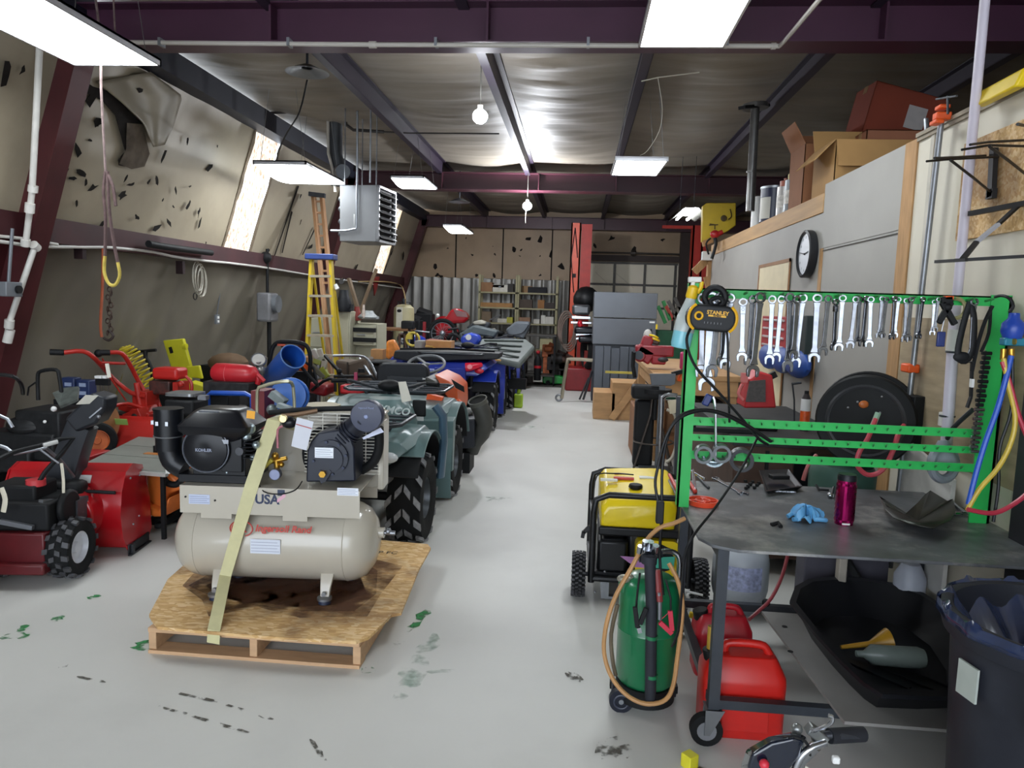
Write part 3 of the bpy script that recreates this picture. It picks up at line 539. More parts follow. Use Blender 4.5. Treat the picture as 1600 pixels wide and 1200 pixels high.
# deck
DZ = .565
dk = B().prism([(-.21, DZ), (.21, DZ), (.21, .42), (.206, .42), (.206, DZ - .006), (-.206, DZ - .006), (-.206, .43), (-.21, .43)], 'yz', DX0, DX1).ob('deck_plate', TAN, t)
B().box(DX0 + .1, -.2065, .405, DX0 + .25, -.2, .435).box(.1, -.2065, .405, .22, -.2, .435).each('bracket', TAN, dk)
p = LP(t, 417, 781, y=-.212); B().text('USA', .064, stand((p.x, -.2118, p.z)), .0005, bold=.002).ob('lettering', M('#24304f', .5, var=0), dk)
p = LP(t, 440, 775, y=-.212); B().m(0).box(p.x - .02, -.2122, p.z, p.x + .015, -.211, p.z + .03).m(1).sheet([(p.x - .022, -.2124, p.z - .035), (p.x - .022, -.2124, p.z - .018), (p.x + .016, -.2124, p.z + .016), (p.x + .02, -.2124, p.z - .004)], .001).ob('flag_mark', [M('#2a3550', .5, var=0), M('#d3a3b4', .5, var=0)], dk)
label(t, 295, 772, 328, 788, -.211, '#b9c1d8', par=dk); label(t, 527, 762, 560, 775, -.2115, '#dfe3ec', par=dk)
for px, py in ((290, 776), (336, 782)): p = LP(t, px, py, y=-.211); B().cyl((p.x, -.214, p.z), (p.x, -.208, p.z), .005, n=8).ob('bolt', BLK, dk)
# engine
NB = M('#0f1116', .35, var=.2, coat=.1); e = B()
c = LP(t, 322, 702, y=-.17); ex, ez = c.x, c.z
e.cb((ex + .05, -.02, DZ + .12), (.26, .24, .22)); e.cb((ex + .12, -.08, DZ + .16), (.1, .16, .2)); e.cb((ex + .02, .0, DZ + .02), (.34, .3, .04))
for i in range(6): e.cb((ex + .1, -.02, DZ + .13 + i * .018), (.24, .26, .006))
eng = e.ob('engine', NB, t, bev=.006)
B().lathe([(.02, -.03), (.05, -.035), (.105, -.02), (.118, 0), (.12, .05), (.12, .1)], (ex, -.16, ez), (0, 1, 0), 36).ob('recoil_cover', BLKG, eng)
b = B()
for i in range(24): a = 2 * PI * i / 24; b.bar((ex + .06 * math.cos(a), -.188, ez + .06 * math.sin(a)), (ex + .1 * math.cos(a + .25), -.178, ez + .1 * math.sin(a + .25)), .004, .006)
b.torus((ex, -.175, ez), (0, 1, 0), .112, .004, 32, 5); b.ob('vent_slots', M('#565a63', .4), eng)
B().text('KOHLER', .021, stand((ex - .002, -.1955, ez)), .0006, bold=.0006).ob('lettering', M('#8f95a8', .4, var=0), eng)
b = B()
c1 = LP(t, 350, 655, y=-.05); R = []
for (z, sx, sy) in ((-.02, .12, .1), (.03, .172, .14), (.055, .176, .145), (.115, .12, .1), (.13, .1, .08)): R.append([(c1.x + x, -.06 + y, c1.z - .07 + z) for x, y in rrect(2 * sx, 2 * sy, .03, 2)])
b.rings(R); tk = b.ob('air_cleaner_cover', BLKG, eng)
p = LP(t, 392, 647, y=-.15); B().sheet([p + Vector(q) for q in ((-.022, 0, -.02), (.018, 0, -.024), (.022, 0, .014), (-.018, 0, .018))], .002).ob('warning_sticker', M('#e8a21a', .5, var=0), tk)
p = LP(t, 325, 648, y=-.16); B().cb((p.x, -.152, p.z), (.1, .004, .035)).ob('grille', M('#4b4e55', .5), tk); B().cb(LP(t, 340, 674, y=-.16), (.06, .004, .012)).ob('badge', M('#7c8190', .4), tk)
B().sph((c1.x + .03, -.05, c1.z + .045), (.05, .035, .015)).cyl((c1.x - .06, 0, c1.z), (c1.x - .06, 0, c1.z + .05), .05).ob('filler_cap', STEEL, eng)
c2 = LP(t, 263, 640, y=-.1); c3 = LP(t, 262, 735, y=-.1)
b = B().cyl((c2.x, -.1, c2.z - .13), (c2.x, -.1, c2.z), .068, n=28).cyl((c2.x, -.1, c2.z), (c2.x, -.1, c2.z + .008), .072, n=28).cyl((c2.x, -.1, c2.z - .2), (c2.x, -.1, c2.z - .13), .062, n=28).tube([(c2.x, -.1, c2.z - .17), (c2.x + .02, -.1, c2.z - .25), (c2.x + .08, -.1, c2.z - .29)], .058, 20, sub=4)
mf = b.ob('air_filter_canister', NB, eng)
for a in (-1.9, -1.2, -2.6): B().cb((c2.x + .069 * math.cos(a), -.1 + .069 * math.sin(a), c2.z - .06), (.014, .014, .02)).ob('canister_clip', CHR, mf)
B().torus((c2.x, -.1, c2.z - .13), (0, 0, 1), .068, .004, 28, 6).ob('clamp_band', STEEL, mf)
b = B()
for px, py, r in ((290, 674, .018), (372, 678, .02), (385, 682, .025), (370, 705, .022), (400, 695, .02), (395, 715, .016), (390, 670, .03), (355, 738, .012), (370, 750, .015)): p = LP(t, px, py, y=-.13); b.sph(p, r, 10)
b.each('fitting', M('#9aa7ad', .3, .8, var=.3), eng); B().cb(LP(t, 345, 690, y=-.18), (.075, .004, .02)).ob('data_plate', STEEL, eng)
p = LP(t, 375, 705, y=-.16); B().cyl((p.x, -.17, p.z), (p.x, -.14, p.z), .02).ob('knob', M('#2f3138', .3), eng)
# belt guard
g = B(); g0 = LP(t, 440, 650, y=.12); g1 = LP(t, 598, 762, y=.14)
pg = [LP(t, *q, y=.13) for q in ((385, 740), (400, 680), (425, 652), (500, 640), (598, 640), (604, 655), (602, 760), (580, 765))]
gd = B().prism([(p.x, p.z) for p in pg], 'xz', .16, .2).box(pg[5].x - .03, .06, pg[6].z, pg[5].x, .2, pg[5].z).box(pg[3].x + .03, .06, pg[3].z - .012, pg[5].x, .2, pg[3].z).ob('belt_guard', TAN, t, bev=.004)
b = B(); xa, xb, za, zb = LP(t, 500, 700, y=.06).x, LP(t, 594, 700, y=.06).x, LP(t, 560, 740, y=.06).z, LP(t, 560, 648, y=.06).z
for i in range(19): z = za + (zb - za) * i / 18; b.bar((xa - .08, .06, z), (xb, .06, z), .003)
for i in range(6): x = xa - .06 + (xb - xa + .06) * i / 5; b.bar((x, .06, za), (x, .06, zb), .004)
b.ob('wire_mesh', M('#c9c5ba', .4, .3, var=0), gd)
B().torus((LP(t, 520, 710, y=.1).x, .1, LP(t, 520, 710, y=.1).z), (0, 1, 0), .15, .012, 40, 8).ob('flywheel', BLK, gd)
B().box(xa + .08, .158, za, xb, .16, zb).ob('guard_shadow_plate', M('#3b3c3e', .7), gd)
# pump
PB = M('#151a29', .42, .1, var=.12, sc=6); po = [LP(t, *q, y=-.17) for q in ((476, 755), (478, 705), (484, 690), (496, 677), (530, 672), (546, 684), (552, 700), (554, 754))]
pm = B().prism([(p.x, p.z) for p in po], 'xz', -.15, .04).ob('pump', PB, t, bev=.008)
pc = LP(t, 515, 716, y=-.17)
B().cyl((pc.x, -.165, pc.z), (pc.x, -.15, pc.z), .088, n=32).cyl((pc.x, -.175, pc.z - .005), (pc.x, -.165, pc.z - .005), .065, n=28).ob('crank_cover', PB, pm)
for i in range(8): a = 2 * PI * i / 8 + .2; B().cyl((pc.x + .08 * math.cos(a), -.176, pc.z + .08 * math.sin(a)), (pc.x + .08 * math.cos(a), -.165, pc.z + .08 * math.sin(a)), .007, n=6).ob('bolt', M('#2b3145', .4, .4), pm)
label(t, 492, 699, 521, 716, -.176, '#e4e8ee', par=pm); p = LP(t, 505, 740, y=-.18); B().cyl((p.x, -.2, p.z), (p.x, -.16, p.z), .017, n=6).ob('oil_plug', BRS, pm)
B().prism([(p.x + .03, p.z + .02), (p.x + .04, p.z + .01), (p.x + .01, p.z - .04), (p.x - .01, p.z - .05), (p.x - .02, p.z - .03)], 'xz', -.18, -.172).ob('bracket', PB, pm)
h0, h1 = LP(t, 530, 690, y=-.09), LP(t, 568, 655, y=-.12); b = B().cyl(h0, h1, .05, .055); d = (h1 - h0).normalized()
for i in range(6): b.cyl(h0 + d * (.01 + i * .017), h0 + d * (.016 + i * .017), .062, n=24)
b.ob('cylinder_head', PB, pm); f = LP(t, 572, 651, y=-.17)
fl_ = B().lathe([(.075, .08), (.079, .05), (.079, .01), (.074, 0), (.03, -.003), (.001, -.003)], (f.x, -.17, f.z), (0, 1, 0), 36).ob('intake_filter', M('#2a3048', .4, var=.08), pm)
B().text('Ingersoll Rand', .013, stand((f.x, -.1745, f.z + .042)), .0004).sph((f.x, -.173, f.z), (.01, .004, .01)).ob('lettering', M('#8f99bd', .5, var=0), fl_)
B().tube([LP(t, 592, 668, y=-.05), LP(t, 592, 700, y=-.02), LP(t, 583, 722, y=.0), LP(t, 565, 735, y=.02)], .024, 12, sub=4).tube([LP(t, 420, 645, y=.02), LP(t, 480, 640, y=.05), LP(t, 560, 638, y=.05)], .014, 8, sub=3).ob('discharge_hose', BLK, pm)
def tag_card(t, q, y, col='#cdcfd8', red=True, nm='paper_tag'):
    P = [LP(t, *p, y=y) for p in q]; b = B().sheet(P, .002); 
    if red: b.m(1).sheet([P[0].lerp(P[3], .22) + Vector((.002, -.002, 0)), P[1].lerp(P[2], .22) + Vector((-.002, -.002, 0)), P[1].lerp(P[2], .25) + Vector((-.002, -.002, 0)), P[0].lerp(P[3], .25) + Vector((.002, -.002, 0))], .001)
    return b.ob(nm, [M(col, .6, var=.03), M('#b04a45', .5, var=0)], t)
tag_card(t, ((464, 652), (490, 659), (479, 704), (455, 697)), -.2); tag_card(t, ((594, 668), (600, 675), (568, 687), (566, 684)), -.12, '#c4c8dc', False)
# brass manifold
b = B().tube([LP(t, 432, 720, y=-.08), LP(t, 434, 742, y=-.08)], .014, 10).tube([LP(t, 422, 722, y=-.08), LP(t, 448, 716, y=-.08)], .011, 10).sph(LP(t, 430, 712, y=-.08), .018).sph(LP(t, 440, 726, y=-.08), .014)
br = b.ob('brass_manifold', BRS, t); g_ = LP(t, 430, 741, y=-.12)
B().cyl((g_.x, -.13, g_.z), (g_.x, -.1, g_.z), .028, n=28).ob('pressure_gauge', M('#4a4d5b', .3, .6), br); B().cyl((g_.x, -.132, g_.z), (g_.x, -.13, g_.z), .025, n=28).ob('gauge_face', M('#8d94b4', .3), br)
B().tube([LP(t, 434, 700, y=-.08), LP(t, 434, 672, y=-.08), LP(t, 442, 666, y=-.08)], .006, 8, sub=3).ob('relief_rod', M('#b5707a', .4), br)
B().tube([LP(t, 402, 740, y=-.1), LP(t, 425, 718, y=-.1)], .012, 10).ob('yellow_lever', M('#c7b64a', .4), br)
B().tube([LP(t, 440, 650, y=-.05), LP(t, 462, 648, y=-.03), LP(t, 496, 642, y=0)], .012, 8).ob('copper_pipe', M('#a98a70', .3, .8), br)
B().sph(LP(t, 442, 654, y=-.1), (.024, .02, .02)).cyl(LP(t, 442, 655, y=-.12), LP(t, 442, 655, y=-.14), .016).ob('brass_cap', M('#e0cf9a', .35, .5), br)
B().sph(LP(t, 452, 660, y=-.08), (.04, .03, .03)).ob('valve_body', NB, br)
B().tube([LP(t, 400, 745, y=-.13), LP(t, 412, 768, y=-.215), LP(t, 440, 772, y=-.215), LP(t, 462, 765, y=-.215), LP(t, 472, 752, y=-.13)], .003, 6, sub=4).ob('ground_wire', BLK, t)
# drain fitting
p = LP(t, 592, 832, y=0); B().cyl((TX1 - .02, 0, p.z), (TX1 + .025, 0, p.z), .028).ob('port_boss', TAN, tank); B().cyl((TX1 + .02, 0, p.z - .0), (TX1 + .08, 0, p.z), .012).sph((TX1 + .045, 0, p.z + .008), .017).bar((TX1 + .04, -.01, p.z + .02), (TX1 + .052, -.02, p.z + .03), .02, .004).ob('drain_valve', STEEL, tank)
# strap
s0 = WM(t).inverted() @ Vector((onz(333, 1003, .115).x, 2.962, .1)); pts = [(LP(t, 334, 990, z=0.0).x, -.5, -.03)]
pa, pb, pc_, pd = LP(t, 352, 900, y=-.24), LP(t, 372, 830, y=-.212), LP(t, 393, 760, y=-.214), LP(t, 428, 657, y=-.05)
q0 = WM(t).inverted() @ A(334, 985, 2.945); q1 = WM(t).inverted() @ A(333, 1006, 2.945)
path = [tuple(q1), tuple(q0), tuple(pa), tuple(pb), tuple(pc_), tuple(pd), (pd.x + .02, .1, pd.z + .0), (pd.x + .04, .5, .3), (pd.x + .05, .62, 0)]
w_ = [.028, .028, .028, .03, .033, .034, .033, .03, .03]; b = B()
R = [[Vector(p) + Vector((-w, 0, w * .2)), Vector(p) + Vector((w, 0, -w * .1)), Vector(p) + Vector((w, .003, -w * .1)), Vector(p) + Vector((-w, .003, w * .2))] for p, w in zip(path, w_)]
b.rings(R); b.ob('tie_down_strap', M('#c5bf92', .6, var=.06, sc=20), label='pale yellow tie down strap slung over the compressor to the pallet edge', cat='strap', loc=None).data
so = bpy.data.objects['tie_down_strap']; mw = WM(t)
for v in so.data.vertices: v.co = mw @ (v.co + so.location)
zz = min(v.co.z for v in so.data.vertices); so.location = (-1.6, 3.3, zz)
for v in so.data.vertices: v.co = v.co - so.location
# ================================================================ snow blowers and machines on the left
def snow_blower(label, loc, rz, red, chute=True):
    t = T('snow_blower', label, 'snow blower', loc, rz)
    for s in (-1, 1): wheel(t, (s * .2, -.3, .175), (1, 0, 0), .165, .13, 'lug', M('#d5d7de', .35, .1, dirt='#8a8884'), .56, 14)
    prof = [(.26, .5), (.16, .56), (.06, .53), (-.0, .42), (-.03, .28), (-.0, .14), (.06, .05), (.14, .03), (.145, .036), (.065, .06), (.01, .15), (-.018, .28), (.01, .415), (.066, .522), (.16, .55), (.26, .492)]
    B().prism([(y, z) for y, z in prof], 'yz', -.34, .34).ob('auger_housing', red, t)
    side = [(.27, .53), (.14, .565), (.05, .53), (-.01, .42), (-.035, .28), (-.01, .13), (.06, .03), (.33, .03), (.38, .08), (.36, .3)]
    for s in (-1, 1):
        sp = B().prism(side, 'yz', s * .34, s * .35).ob('side_plate', red, t)
        B().box(s * .35, .04, .0, s * .375, .32, .012).box(s * .35, .04, .012, s * .36, .32, .07).box(s * .355, .06, .0, s * .375, .09, .07).ob('skid_shoe', M('#2c2d31', .4, .5), sp, bev=.004)
        for y, z in ((.1, .48), (.22, .47), (.12, .18), (.2, .21), (.16, .05)): B().sph((s * .352, y, z), .007, 8).ob('bolt', STEEL, sp)
    b = B()
    for s in (-1, 1):
        b.tube([(s * (.04 + .27 * k / 24), .18 + .15 * math.cos(k * .5 + s), .27 + .15 * math.sin(k * .5 + s)) for k in range(25)], .012, 6)
    b.cyl((-.34, .18, .27), (.34, .18, .27), .018).ob('auger', M('#7a1016', .4), t)
    B().cyl((.08, -.12, .3), (.08, 0, .3), .15, .17, n=28).ob('impeller_housing', red, t, bev=.012)
    B().box(-.14, -.45, .1, .14, -.1, .3).box(-.16, -.5, .08, .16, -.2, .14).ob('chassis', M('#5a1218', .4), t, bev=.01)
    en = B().box(-.17, -.42, .3, .15, -.1, .46).cyl((.15, -.26, .4), (.19, -.26, .4), .1).box(-.2, -.36, .44, .05, -.14, .54).ob('engine', BLK, t, bev=.015)
    B().sph((.12, -.1, .34), .035).sph((.05, -.16, .4), .03).bar((-.1, -.43, .36), (.08, -.44, .33), .025).bar((.1, -.4, .46), (.16, -.2, .42), .03).ob('engine_fitting', STEEL, en); B().cyl((.02, -.3, .53), (.02, -.3, .565), .05).ob('fuel_cap', M('#c23a40', .4), en); B().cyl((.08, -.18, .3), (.16, -.16, .38), .06).box(.1, -.22, .3, .2, -.1, .42).ob('muffler', M('#55575c', .4, .6), en)
    B().box(-.12, -.12, .36, .16, .0, .5).ob('belt_cover', BLK, t, bev=.03)
    label_plate = B().box(-.08, .0, .0, .06, .004, .05); label_plate.v = [Vector((v.x + .0, v.y - .0, v.z)) for v in label_plate.v]
    if chute:
        ch = B().rings([[(c[0] + x, c[1] + y, c[2]) for x, y in rrect(w, d, .02, 2)] for c, w, d in (((-.02, .06, .54), .17, .15), ((.0, .05, .7), .15, .15), ((.06, .02, .85), .14, .14), ((.1, -.01, .93), .14, .14))]).ob('chute', M('#2c2f35', .45, var=.15), t)
        B().rings([[(c[0] + x, c[1], c[2] + y) for x, y in rrect(w, d, .02, 2)] for c, w, d in (((.1, -.1, .93), .15, .11), ((.14, .04, .99), .15, .12), ((.19, .16, 1.0), .14, .06))]).ob('chute_deflector', M('#25272c', .4, var=.15), ch)
    return t
SBR = M('#a50e18', .28, var=.06, coat=.6)
sb = snow_blower('foreground red two stage snow blower with a black chute, left of the compressor', (-3.06, 4.02, 0), .14, SBR, chute=False)
B().cb((.08, .03, .487), (.14, .004, .05), (-.5, 0, 0)).ob('warning_label', M('#c9c7c5', .5, var=.1), sb)
B().tube([LP(sb, 105, 766, y=-.06), LP(sb, 180, 770, y=-.05)], .011, 8).ob('clean_out_stick', BLK, sb)
def cring(px, py, y, w, d, tx=0): c = LP(sb, px, py, y=y); return [(c.x + x, c.y + yy, c.z - x * tx) for x, yy in rrect(w, d, .02, 2)]
ch = B().rings([cring(98, 770, .06, .2, .16), cring(108, 725, .05, .16, .15, .2), cring(120, 690, .04, .14, .14, .4), cring(130, 662, .03, .13, .13, .5)]).ob('chute', M('#2c2f35', .45, var=.15), sb)
c0 = [LP(sb, *p, y=-.08) for p in ((100, 655), (142, 614), (165, 622), (163, 640), (150, 662), (118, 676))]
B().sheet(c0, .16, (0, 1, 0)).ob('chute_deflector', M('#25272c', .4, var=.15), ch, bev=.015)
B().bar(LP(sb, 140, 653, y=-.09), LP(sb, 159, 637, y=-.09), .008).sph(LP(sb, 154, 651, y=-.085), .012).ob('deflector_bolt', STEEL, ch)
B().sheet([LP(sb, *p, y=-.083) for p in ((119, 632), (134, 617), (154, 618), (140, 631))], .002, (0, -1, 0)).ob('chute_sticker', M('#bdb9ac', .5, var=.1), ch)
B().tube([LP(sb, 35, 800, y=-.35), LP(sb, 70, 738, y=-.3), LP(sb, 115, 684, y=-.2), LP(sb, 60, 697, y=-.35), LP(sb, 20, 707, y=-.5), LP(sb, -10, 722, y=-.6)], .013, 8, sub=2).ob('handle_frame', BLK, sb)
B().tube([LP(sb, 62, 702, y=-.3), LP(sb, 92, 724, y=-.3)], .006, 6).ob('control_rod', STEEL, sb); B().tube([LP(sb, 68, 696, y=-.4), LP(sb, 90, 690, y=-.35)], .012, 8).ob('grip_label', M('#b8b8b6', .5), sb)
B().tube([LP(sb, 96, 724, y=-.3), LP(sb, 99, 750, y=-.3), LP(sb, 99, 782, y=-.3)], .009, 6, sub=2, flat=.5).ob('cable_tie', M('#cfc8b4', .6), sb)
B().tube([LP(sb, 2, 762, y=-.5), LP(sb, 8, 780, y=-.5), LP(sb, 5, 800, y=-.5)], .014, 6, sub=3, flat=.4).ob('cable', M('#cfc8b4', .6), sb)
# neighbour machine cut by the frame
t = T('snow_thrower', 'dark red machine with silver handlebars, cut by the left edge of the view', 'snow blower', (-3.5, 3.0, 0), rz=.1)
wheel(t, (.42, .15, .17), (1, 0, 0), .165, .13, 'lug', STEEL, .5, 14); wheel(t, (-.32, .15, .17), (1, 0, 0), .165, .13, 'lug', STEEL, .5, 14)
B().box(-.25, -.2, .1, .34, .2, .28).ob('chassis', M('#5f141b', .4), t, bev=.015); B().box(-.18, -.15, .3, .16, .2, .52).cyl((0, 0, .5), (0, 0, .56), .1).ob('engine', BLK, t, bev=.02)
B().tube([A(-20, 690, 3.7), A(10, 700, 3.7), A(22, 709, 3.7), A(72, 700, 3.8), A(95, 720, 3.9), A(115, 745, 4.0)], .01, 8).tube([A(-10, 645, 4), A(12, 655, 4), A(20, 668, 4)], .01, 8).ob('handlebar', STEEL, t, w=True)
# black snow blower with dashboard
t = T('snow_blower', 'black machine with a grey dashboard and square grab handle behind the red snow blower', 'snow blower', A(75, 700, 5.0) * 1, 0); t.location.z = 0; Y0 = 5.0
B().cb(A(60, 690, Y0), (.55, .4, .2)).cb(A(85, 660, Y0), (.35, .35, .22)).cb(A(30, 715, Y0 - .1), (.4, .3, .16)).sph(A(45, 665, Y0 - .1), (.16, .12, .08)).ob('engine', M('#1a1b1d', .5, var=.4, sc=25), t, w=True, bev=.02)
B().sheet([A(*p, Y0 - .05) + Vector((0, d, 0)) for p, d in (((85, 608), .1), (108, 608) and ((108, 606), .1), ((128, 622), -.05), ((108, 632), -.1), ((82, 614), 0))], .02).ob('dashboard', M('#4f5450', .5, var=.3, sc=20), t, w=True)
B().tube([A(60, 625, Y0), A(59, 590, Y0), A(64, 580, Y0), A(88, 578, Y0), A(93, 590, Y0), A(97, 620, Y0)], .014, 8, sub=3).ob('grab_handle', BLK, t, w=True)
B().tube([A(-10, 585, Y0 - .3), A(20, 588, Y0 - .3), A(33, 600, Y0 - .2), A(36, 615, Y0)], .014, 8, sub=3).tube([A(43, 618, Y0), A(45, 605, Y0), A(56, 597, Y0)], .007, 6).ob('handlebar', M('#2a2a2c', .4, .4), t, w=True)
B().box(-.25, -.15, .0, .25, .3, .35).ob('chassis', BLK, t, bev=.02)
for s in (-1, 1): wheel(t, (s * .26, -.1, .18), (1, 0, 0), .18, .12, 'lug', ORG, .5, 12)
B().sph(A(84, 639, Y0 - .2), .02).sph(A(70, 659, Y0 - .2), .012).each('lamp', WHT, t, w=True)
t = T('battery_charger', 'blue twin battery charger with small white labels, standing on machines at the left', 'charger', A(122, 618, 5.8))
B().cb((-.06, 0, .07), (.13, .1, .17)).cb((.08, 0, .06), (.12, .1, .16)).ob('case', M('#1b2c55', .5), t, bev=.01)
for x, z in ((-.05, .1), (-.05, .03), (.08, .1), (.08, .03)): B().cb((x, -.052, z), (.06, .004, .03)).ob('label', M('#8f9cb8', .5), t)
B().cb((.0, 0, -.3), (.3, .2, .55)).ob('stand', BLK, t)
t = T('bracket_post', 'pair of thin metal posts topped by black and white brackets, in front of the tiller', 'post', (A(162, 600, 5.4).x, 5.4, 0))
for px in (156, 161, 169): B().bar(A(px, 590, 5.4), (A(px + 3, 690, 5.4).x, 5.4, 0.02), .015, .008).ob('post', M('#77726b', .4, .6, dirt='#4c2f22'), t, w=True)
B().cb(A(161, 597, 5.38), (.11, .03, .05)).ob('black_bracket', BLK, t, w=True)
for px in (153, 158, 165): B().cb(A(px, 589, 5.36), (.03, .04, .02)).ob('white_cap', WHT, t, w=True)
B().bar(A(167, 568, 5.36), A(171, 590, 5.36), .03, .006, up=(0, 1, 0)).ob('white_tag', PAPER, t, w=True)
# red tiller
TR = M('#b3261c', .42, var=.15, dirt='#5a2a20'); t = T('rototiller', 'red walk behind tiller with two long black gripped handles at the left wall', 'tiller', (A(215, 690, 6.3).x, 6.3, 0)); Y0 = 6.2
B().tube([A(100, 551, Y0 - .5), A(130, 549, Y0 - .4), A(150, 562, Y0 - .3), A(175, 590, Y0), A(205, 614, Y0), A(228, 620, Y0)], .02, 10, sub=3).ob('handle', TR, t, w=True)
B().tube([A(170, 551, Y0 - .2), A(190, 552, Y0 - .1), A(203, 570, Y0), A(216, 595, Y0 + .1), A(232, 622, Y0 + .1)], .02, 10, sub=3).ob('handle', TR, t, w=True)
B().tube([A(78, 550, Y0 - .55), A(100, 551, Y0 - .5)], .026, 10).ob('grip', BLK, t, w=True); B().tube([A(155, 551, Y0 - .25), A(172, 551, Y0 - .2)], .026, 10).sph(A(154, 552, Y0 - .25), .035).ob('grip', BLK, t, w=True)
B().tube([A(157, 567, Y0 - .25), A(195, 568, Y0)], .014, 8).tube([A(160, 560, Y0 - .2), A(172, 590, Y0 - .1), A(197, 626, Y0)], .007, 6).ob('cross_brace', TR, t, w=True)
b = B().cb(A(228, 625, Y0 + .1), (.14, .2, .18)).cb(A(215, 642, Y0), (.3, .12, .06), (0, .3, 0)).tube([A(172, 636, Y0 - .3), A(200, 631, Y0 - .1), A(232, 640, Y0)], .018, 8, sub=3).cb(A(225, 655, Y0), (.16, .3, .2), (0, -.4, 0)).tube([A(213, 598, Y0), A(220, 640, Y0), A(235, 670, Y0)], .025, 8); b.ob('gearbox', TR, t, w=True, bev=.008)
B().box(-.2, -.3, .0, .25, .25, .32).ob('tine_shield', TR, t, bev=.02); wheel(t, (-.3, -.25, .2), (1, 0, 0), .2, .1, 'lug', M('#8a4a2a', .6), .5, 14)
B().cb(A(200, 655, Y0), (.25, .2, .12)).sph(A(215, 650, Y0 - .1), .06).ob('engine', M('#2c2624', .5, var=.4, sc=20), t, w=True)
# yellow coil hose on black stand
t = T('coil_hose', 'yellow coiled air hose hung over a black stand behind the tiller', 'hose', (A(215, 600, 7.0).x, 7.0, 0)); Y0 = 7.0; P = []
sp = [A(183, 548, Y0), A(196, 545, Y0), A(208, 553, Y0), A(218, 568, Y0), A(226, 585, Y0), A(236, 602, Y0)]
for i in range(170):
    s = i / 169 * 4.999; k = int(s); c = sp[k].lerp(sp[k + 1], s - k); a = i * 2 * PI / 14; P.append(c + Vector((math.cos(a) * .055, math.sin(a) * .055, math.sin(a) * .02 + math.cos(a) * .03)))
B().tube(P, .01, 5).ob('coil', M('#c4b02c', .5, var=.1), t, w=True)
B().tube([A(193, 551, Y0 + .1), A(244, 547, Y0 + .1)], .016, 8).tube([A(228, 548, Y0 + .1), A(228, 560, Y0 + .1), A(238, 580, Y0 + .1), A(242, 640, Y0 + .1), (A(242, 640, Y0).x, Y0 + .1, 0.0)], .022, 8, sub=2).ob('stand', BLK, t, w=True)
B().sheet([A(*p, Y0 + .2) for p in ((172, 570), (186, 548), (195, 560), (190, 590), (180, 625), (172, 600))], .01).ob('mesh_cover', M('#7b703a', .7, var=.3, sc=40), t, w=True)
# second red housing with green sticker
t = T('snow_blower', 'older red snow blower with a green sticker, behind the grey ramp', 'snow blower', (A(205, 690, 5.6).x, 5.6, 0)); Y0 = 5.5
p0, p1 = A(172, 652, Y0), A(238, 650, Y0); hz = p0.z; OR2 = M('#a81e18', .4, var=.12, sc=4, dirt='#d08070', damt=.25)
B().grid(lambda u, v: (p0.x + (.5) * u, Y0 - .05 + .16 * math.sin(-.3 + 2.6 * v) * -1 + .1, hz - v * (hz - .1) + .0), 4, 12, .008).ob('auger_housing', OR2, t, w=True)
B().prism([(Y0, hz + .01), (Y0 + .3, hz - .05), (Y0 + .35, .1), (Y0 - .02, .1), (Y0 - .1, .35)], 'yz', p0.x + .5, p0.x + .51).ob('side_plate', OR2, t, w=True)
B().cb(A(187, 659, Y0 - .12), (.13, .006, .05), (.3, 0, 0)).ob('green_sticker', M('#8fae5a', .5), t, w=True)
sd = A(170, 662, Y0 - .2); B().cyl(sd + Vector((-.03, 0, 0)), sd + Vector((.0, 0, 0)), .14, n=26).ob('tan_disc', M('#9a6c45', .6, var=.15), t, w=True)
wc = A(152, 688, Y0 - .4); wheel(t, WM(t).inverted() @ wc, (.6, -.8, 0), .14, .07, 'none', M('#a8572c', .6, var=.3), .6)
# grey folded ramp
t = T('loading_ramp', 'grey folding ramp boards with an orange stripe, lying across behind the red snow blower', 'ramp', (A(200, 705, 4.9).x, 4.9, .42)); RG = M('#83867f', .5, .2, var=.08, sc=5)
z = .5; c = [onz(128, 726, z), onz(217, 682, z), onz(330, 690, z), onz(262, 737, z)]
for i in range(3):
    a, b_ = i / 3 + .005, (i + 1) / 3 - .005
    P = [c[0].lerp(c[1], a), c[0].lerp(c[1], b_), c[3].lerp(c[2], b_), c[3].lerp(c[2], a)]; B().sheet([p - Vector((0, 0, .02)) for p in P], .02, (0, 0, 1)).ob('ramp_board', RG, t, w=True)
q = [c[0].lerp(c[1], .45), c[3].lerp(c[2], .45)]; P = [q[0].lerp(q[1], .45), q[0].lerp(q[1], .95)]; B().bar(P[0] + Vector((0, 0, .002)), P[1] + Vector((0, 0, .002)), .05, .004).ob('orange_stripe', M('#c07a3c', .5), t, w=True)
B().bar(c[0] + Vector((0, -.01, -.02)), c[3] + Vector((0, -.01, -.02)), .03, .02).bar(c[3], c[2], .025, .03).ob('edge_rail', M('#b9b9b4', .4, .4), t, w=True)
for p in (c[0], c[1], c[2], c[3]): pp = p.lerp((c[0] + c[2]) / 2, .3); B().bar((pp.x, pp.y, .0), (pp.x, pp.y, z - .02), .025).ob('leg', BLK, t, w=True)
B().cb(A(135, 712, 4.9), (.22, .25, .05)).ob('red_hinge_base', M('#a3272b', .4), t, w=True, bev=.01)
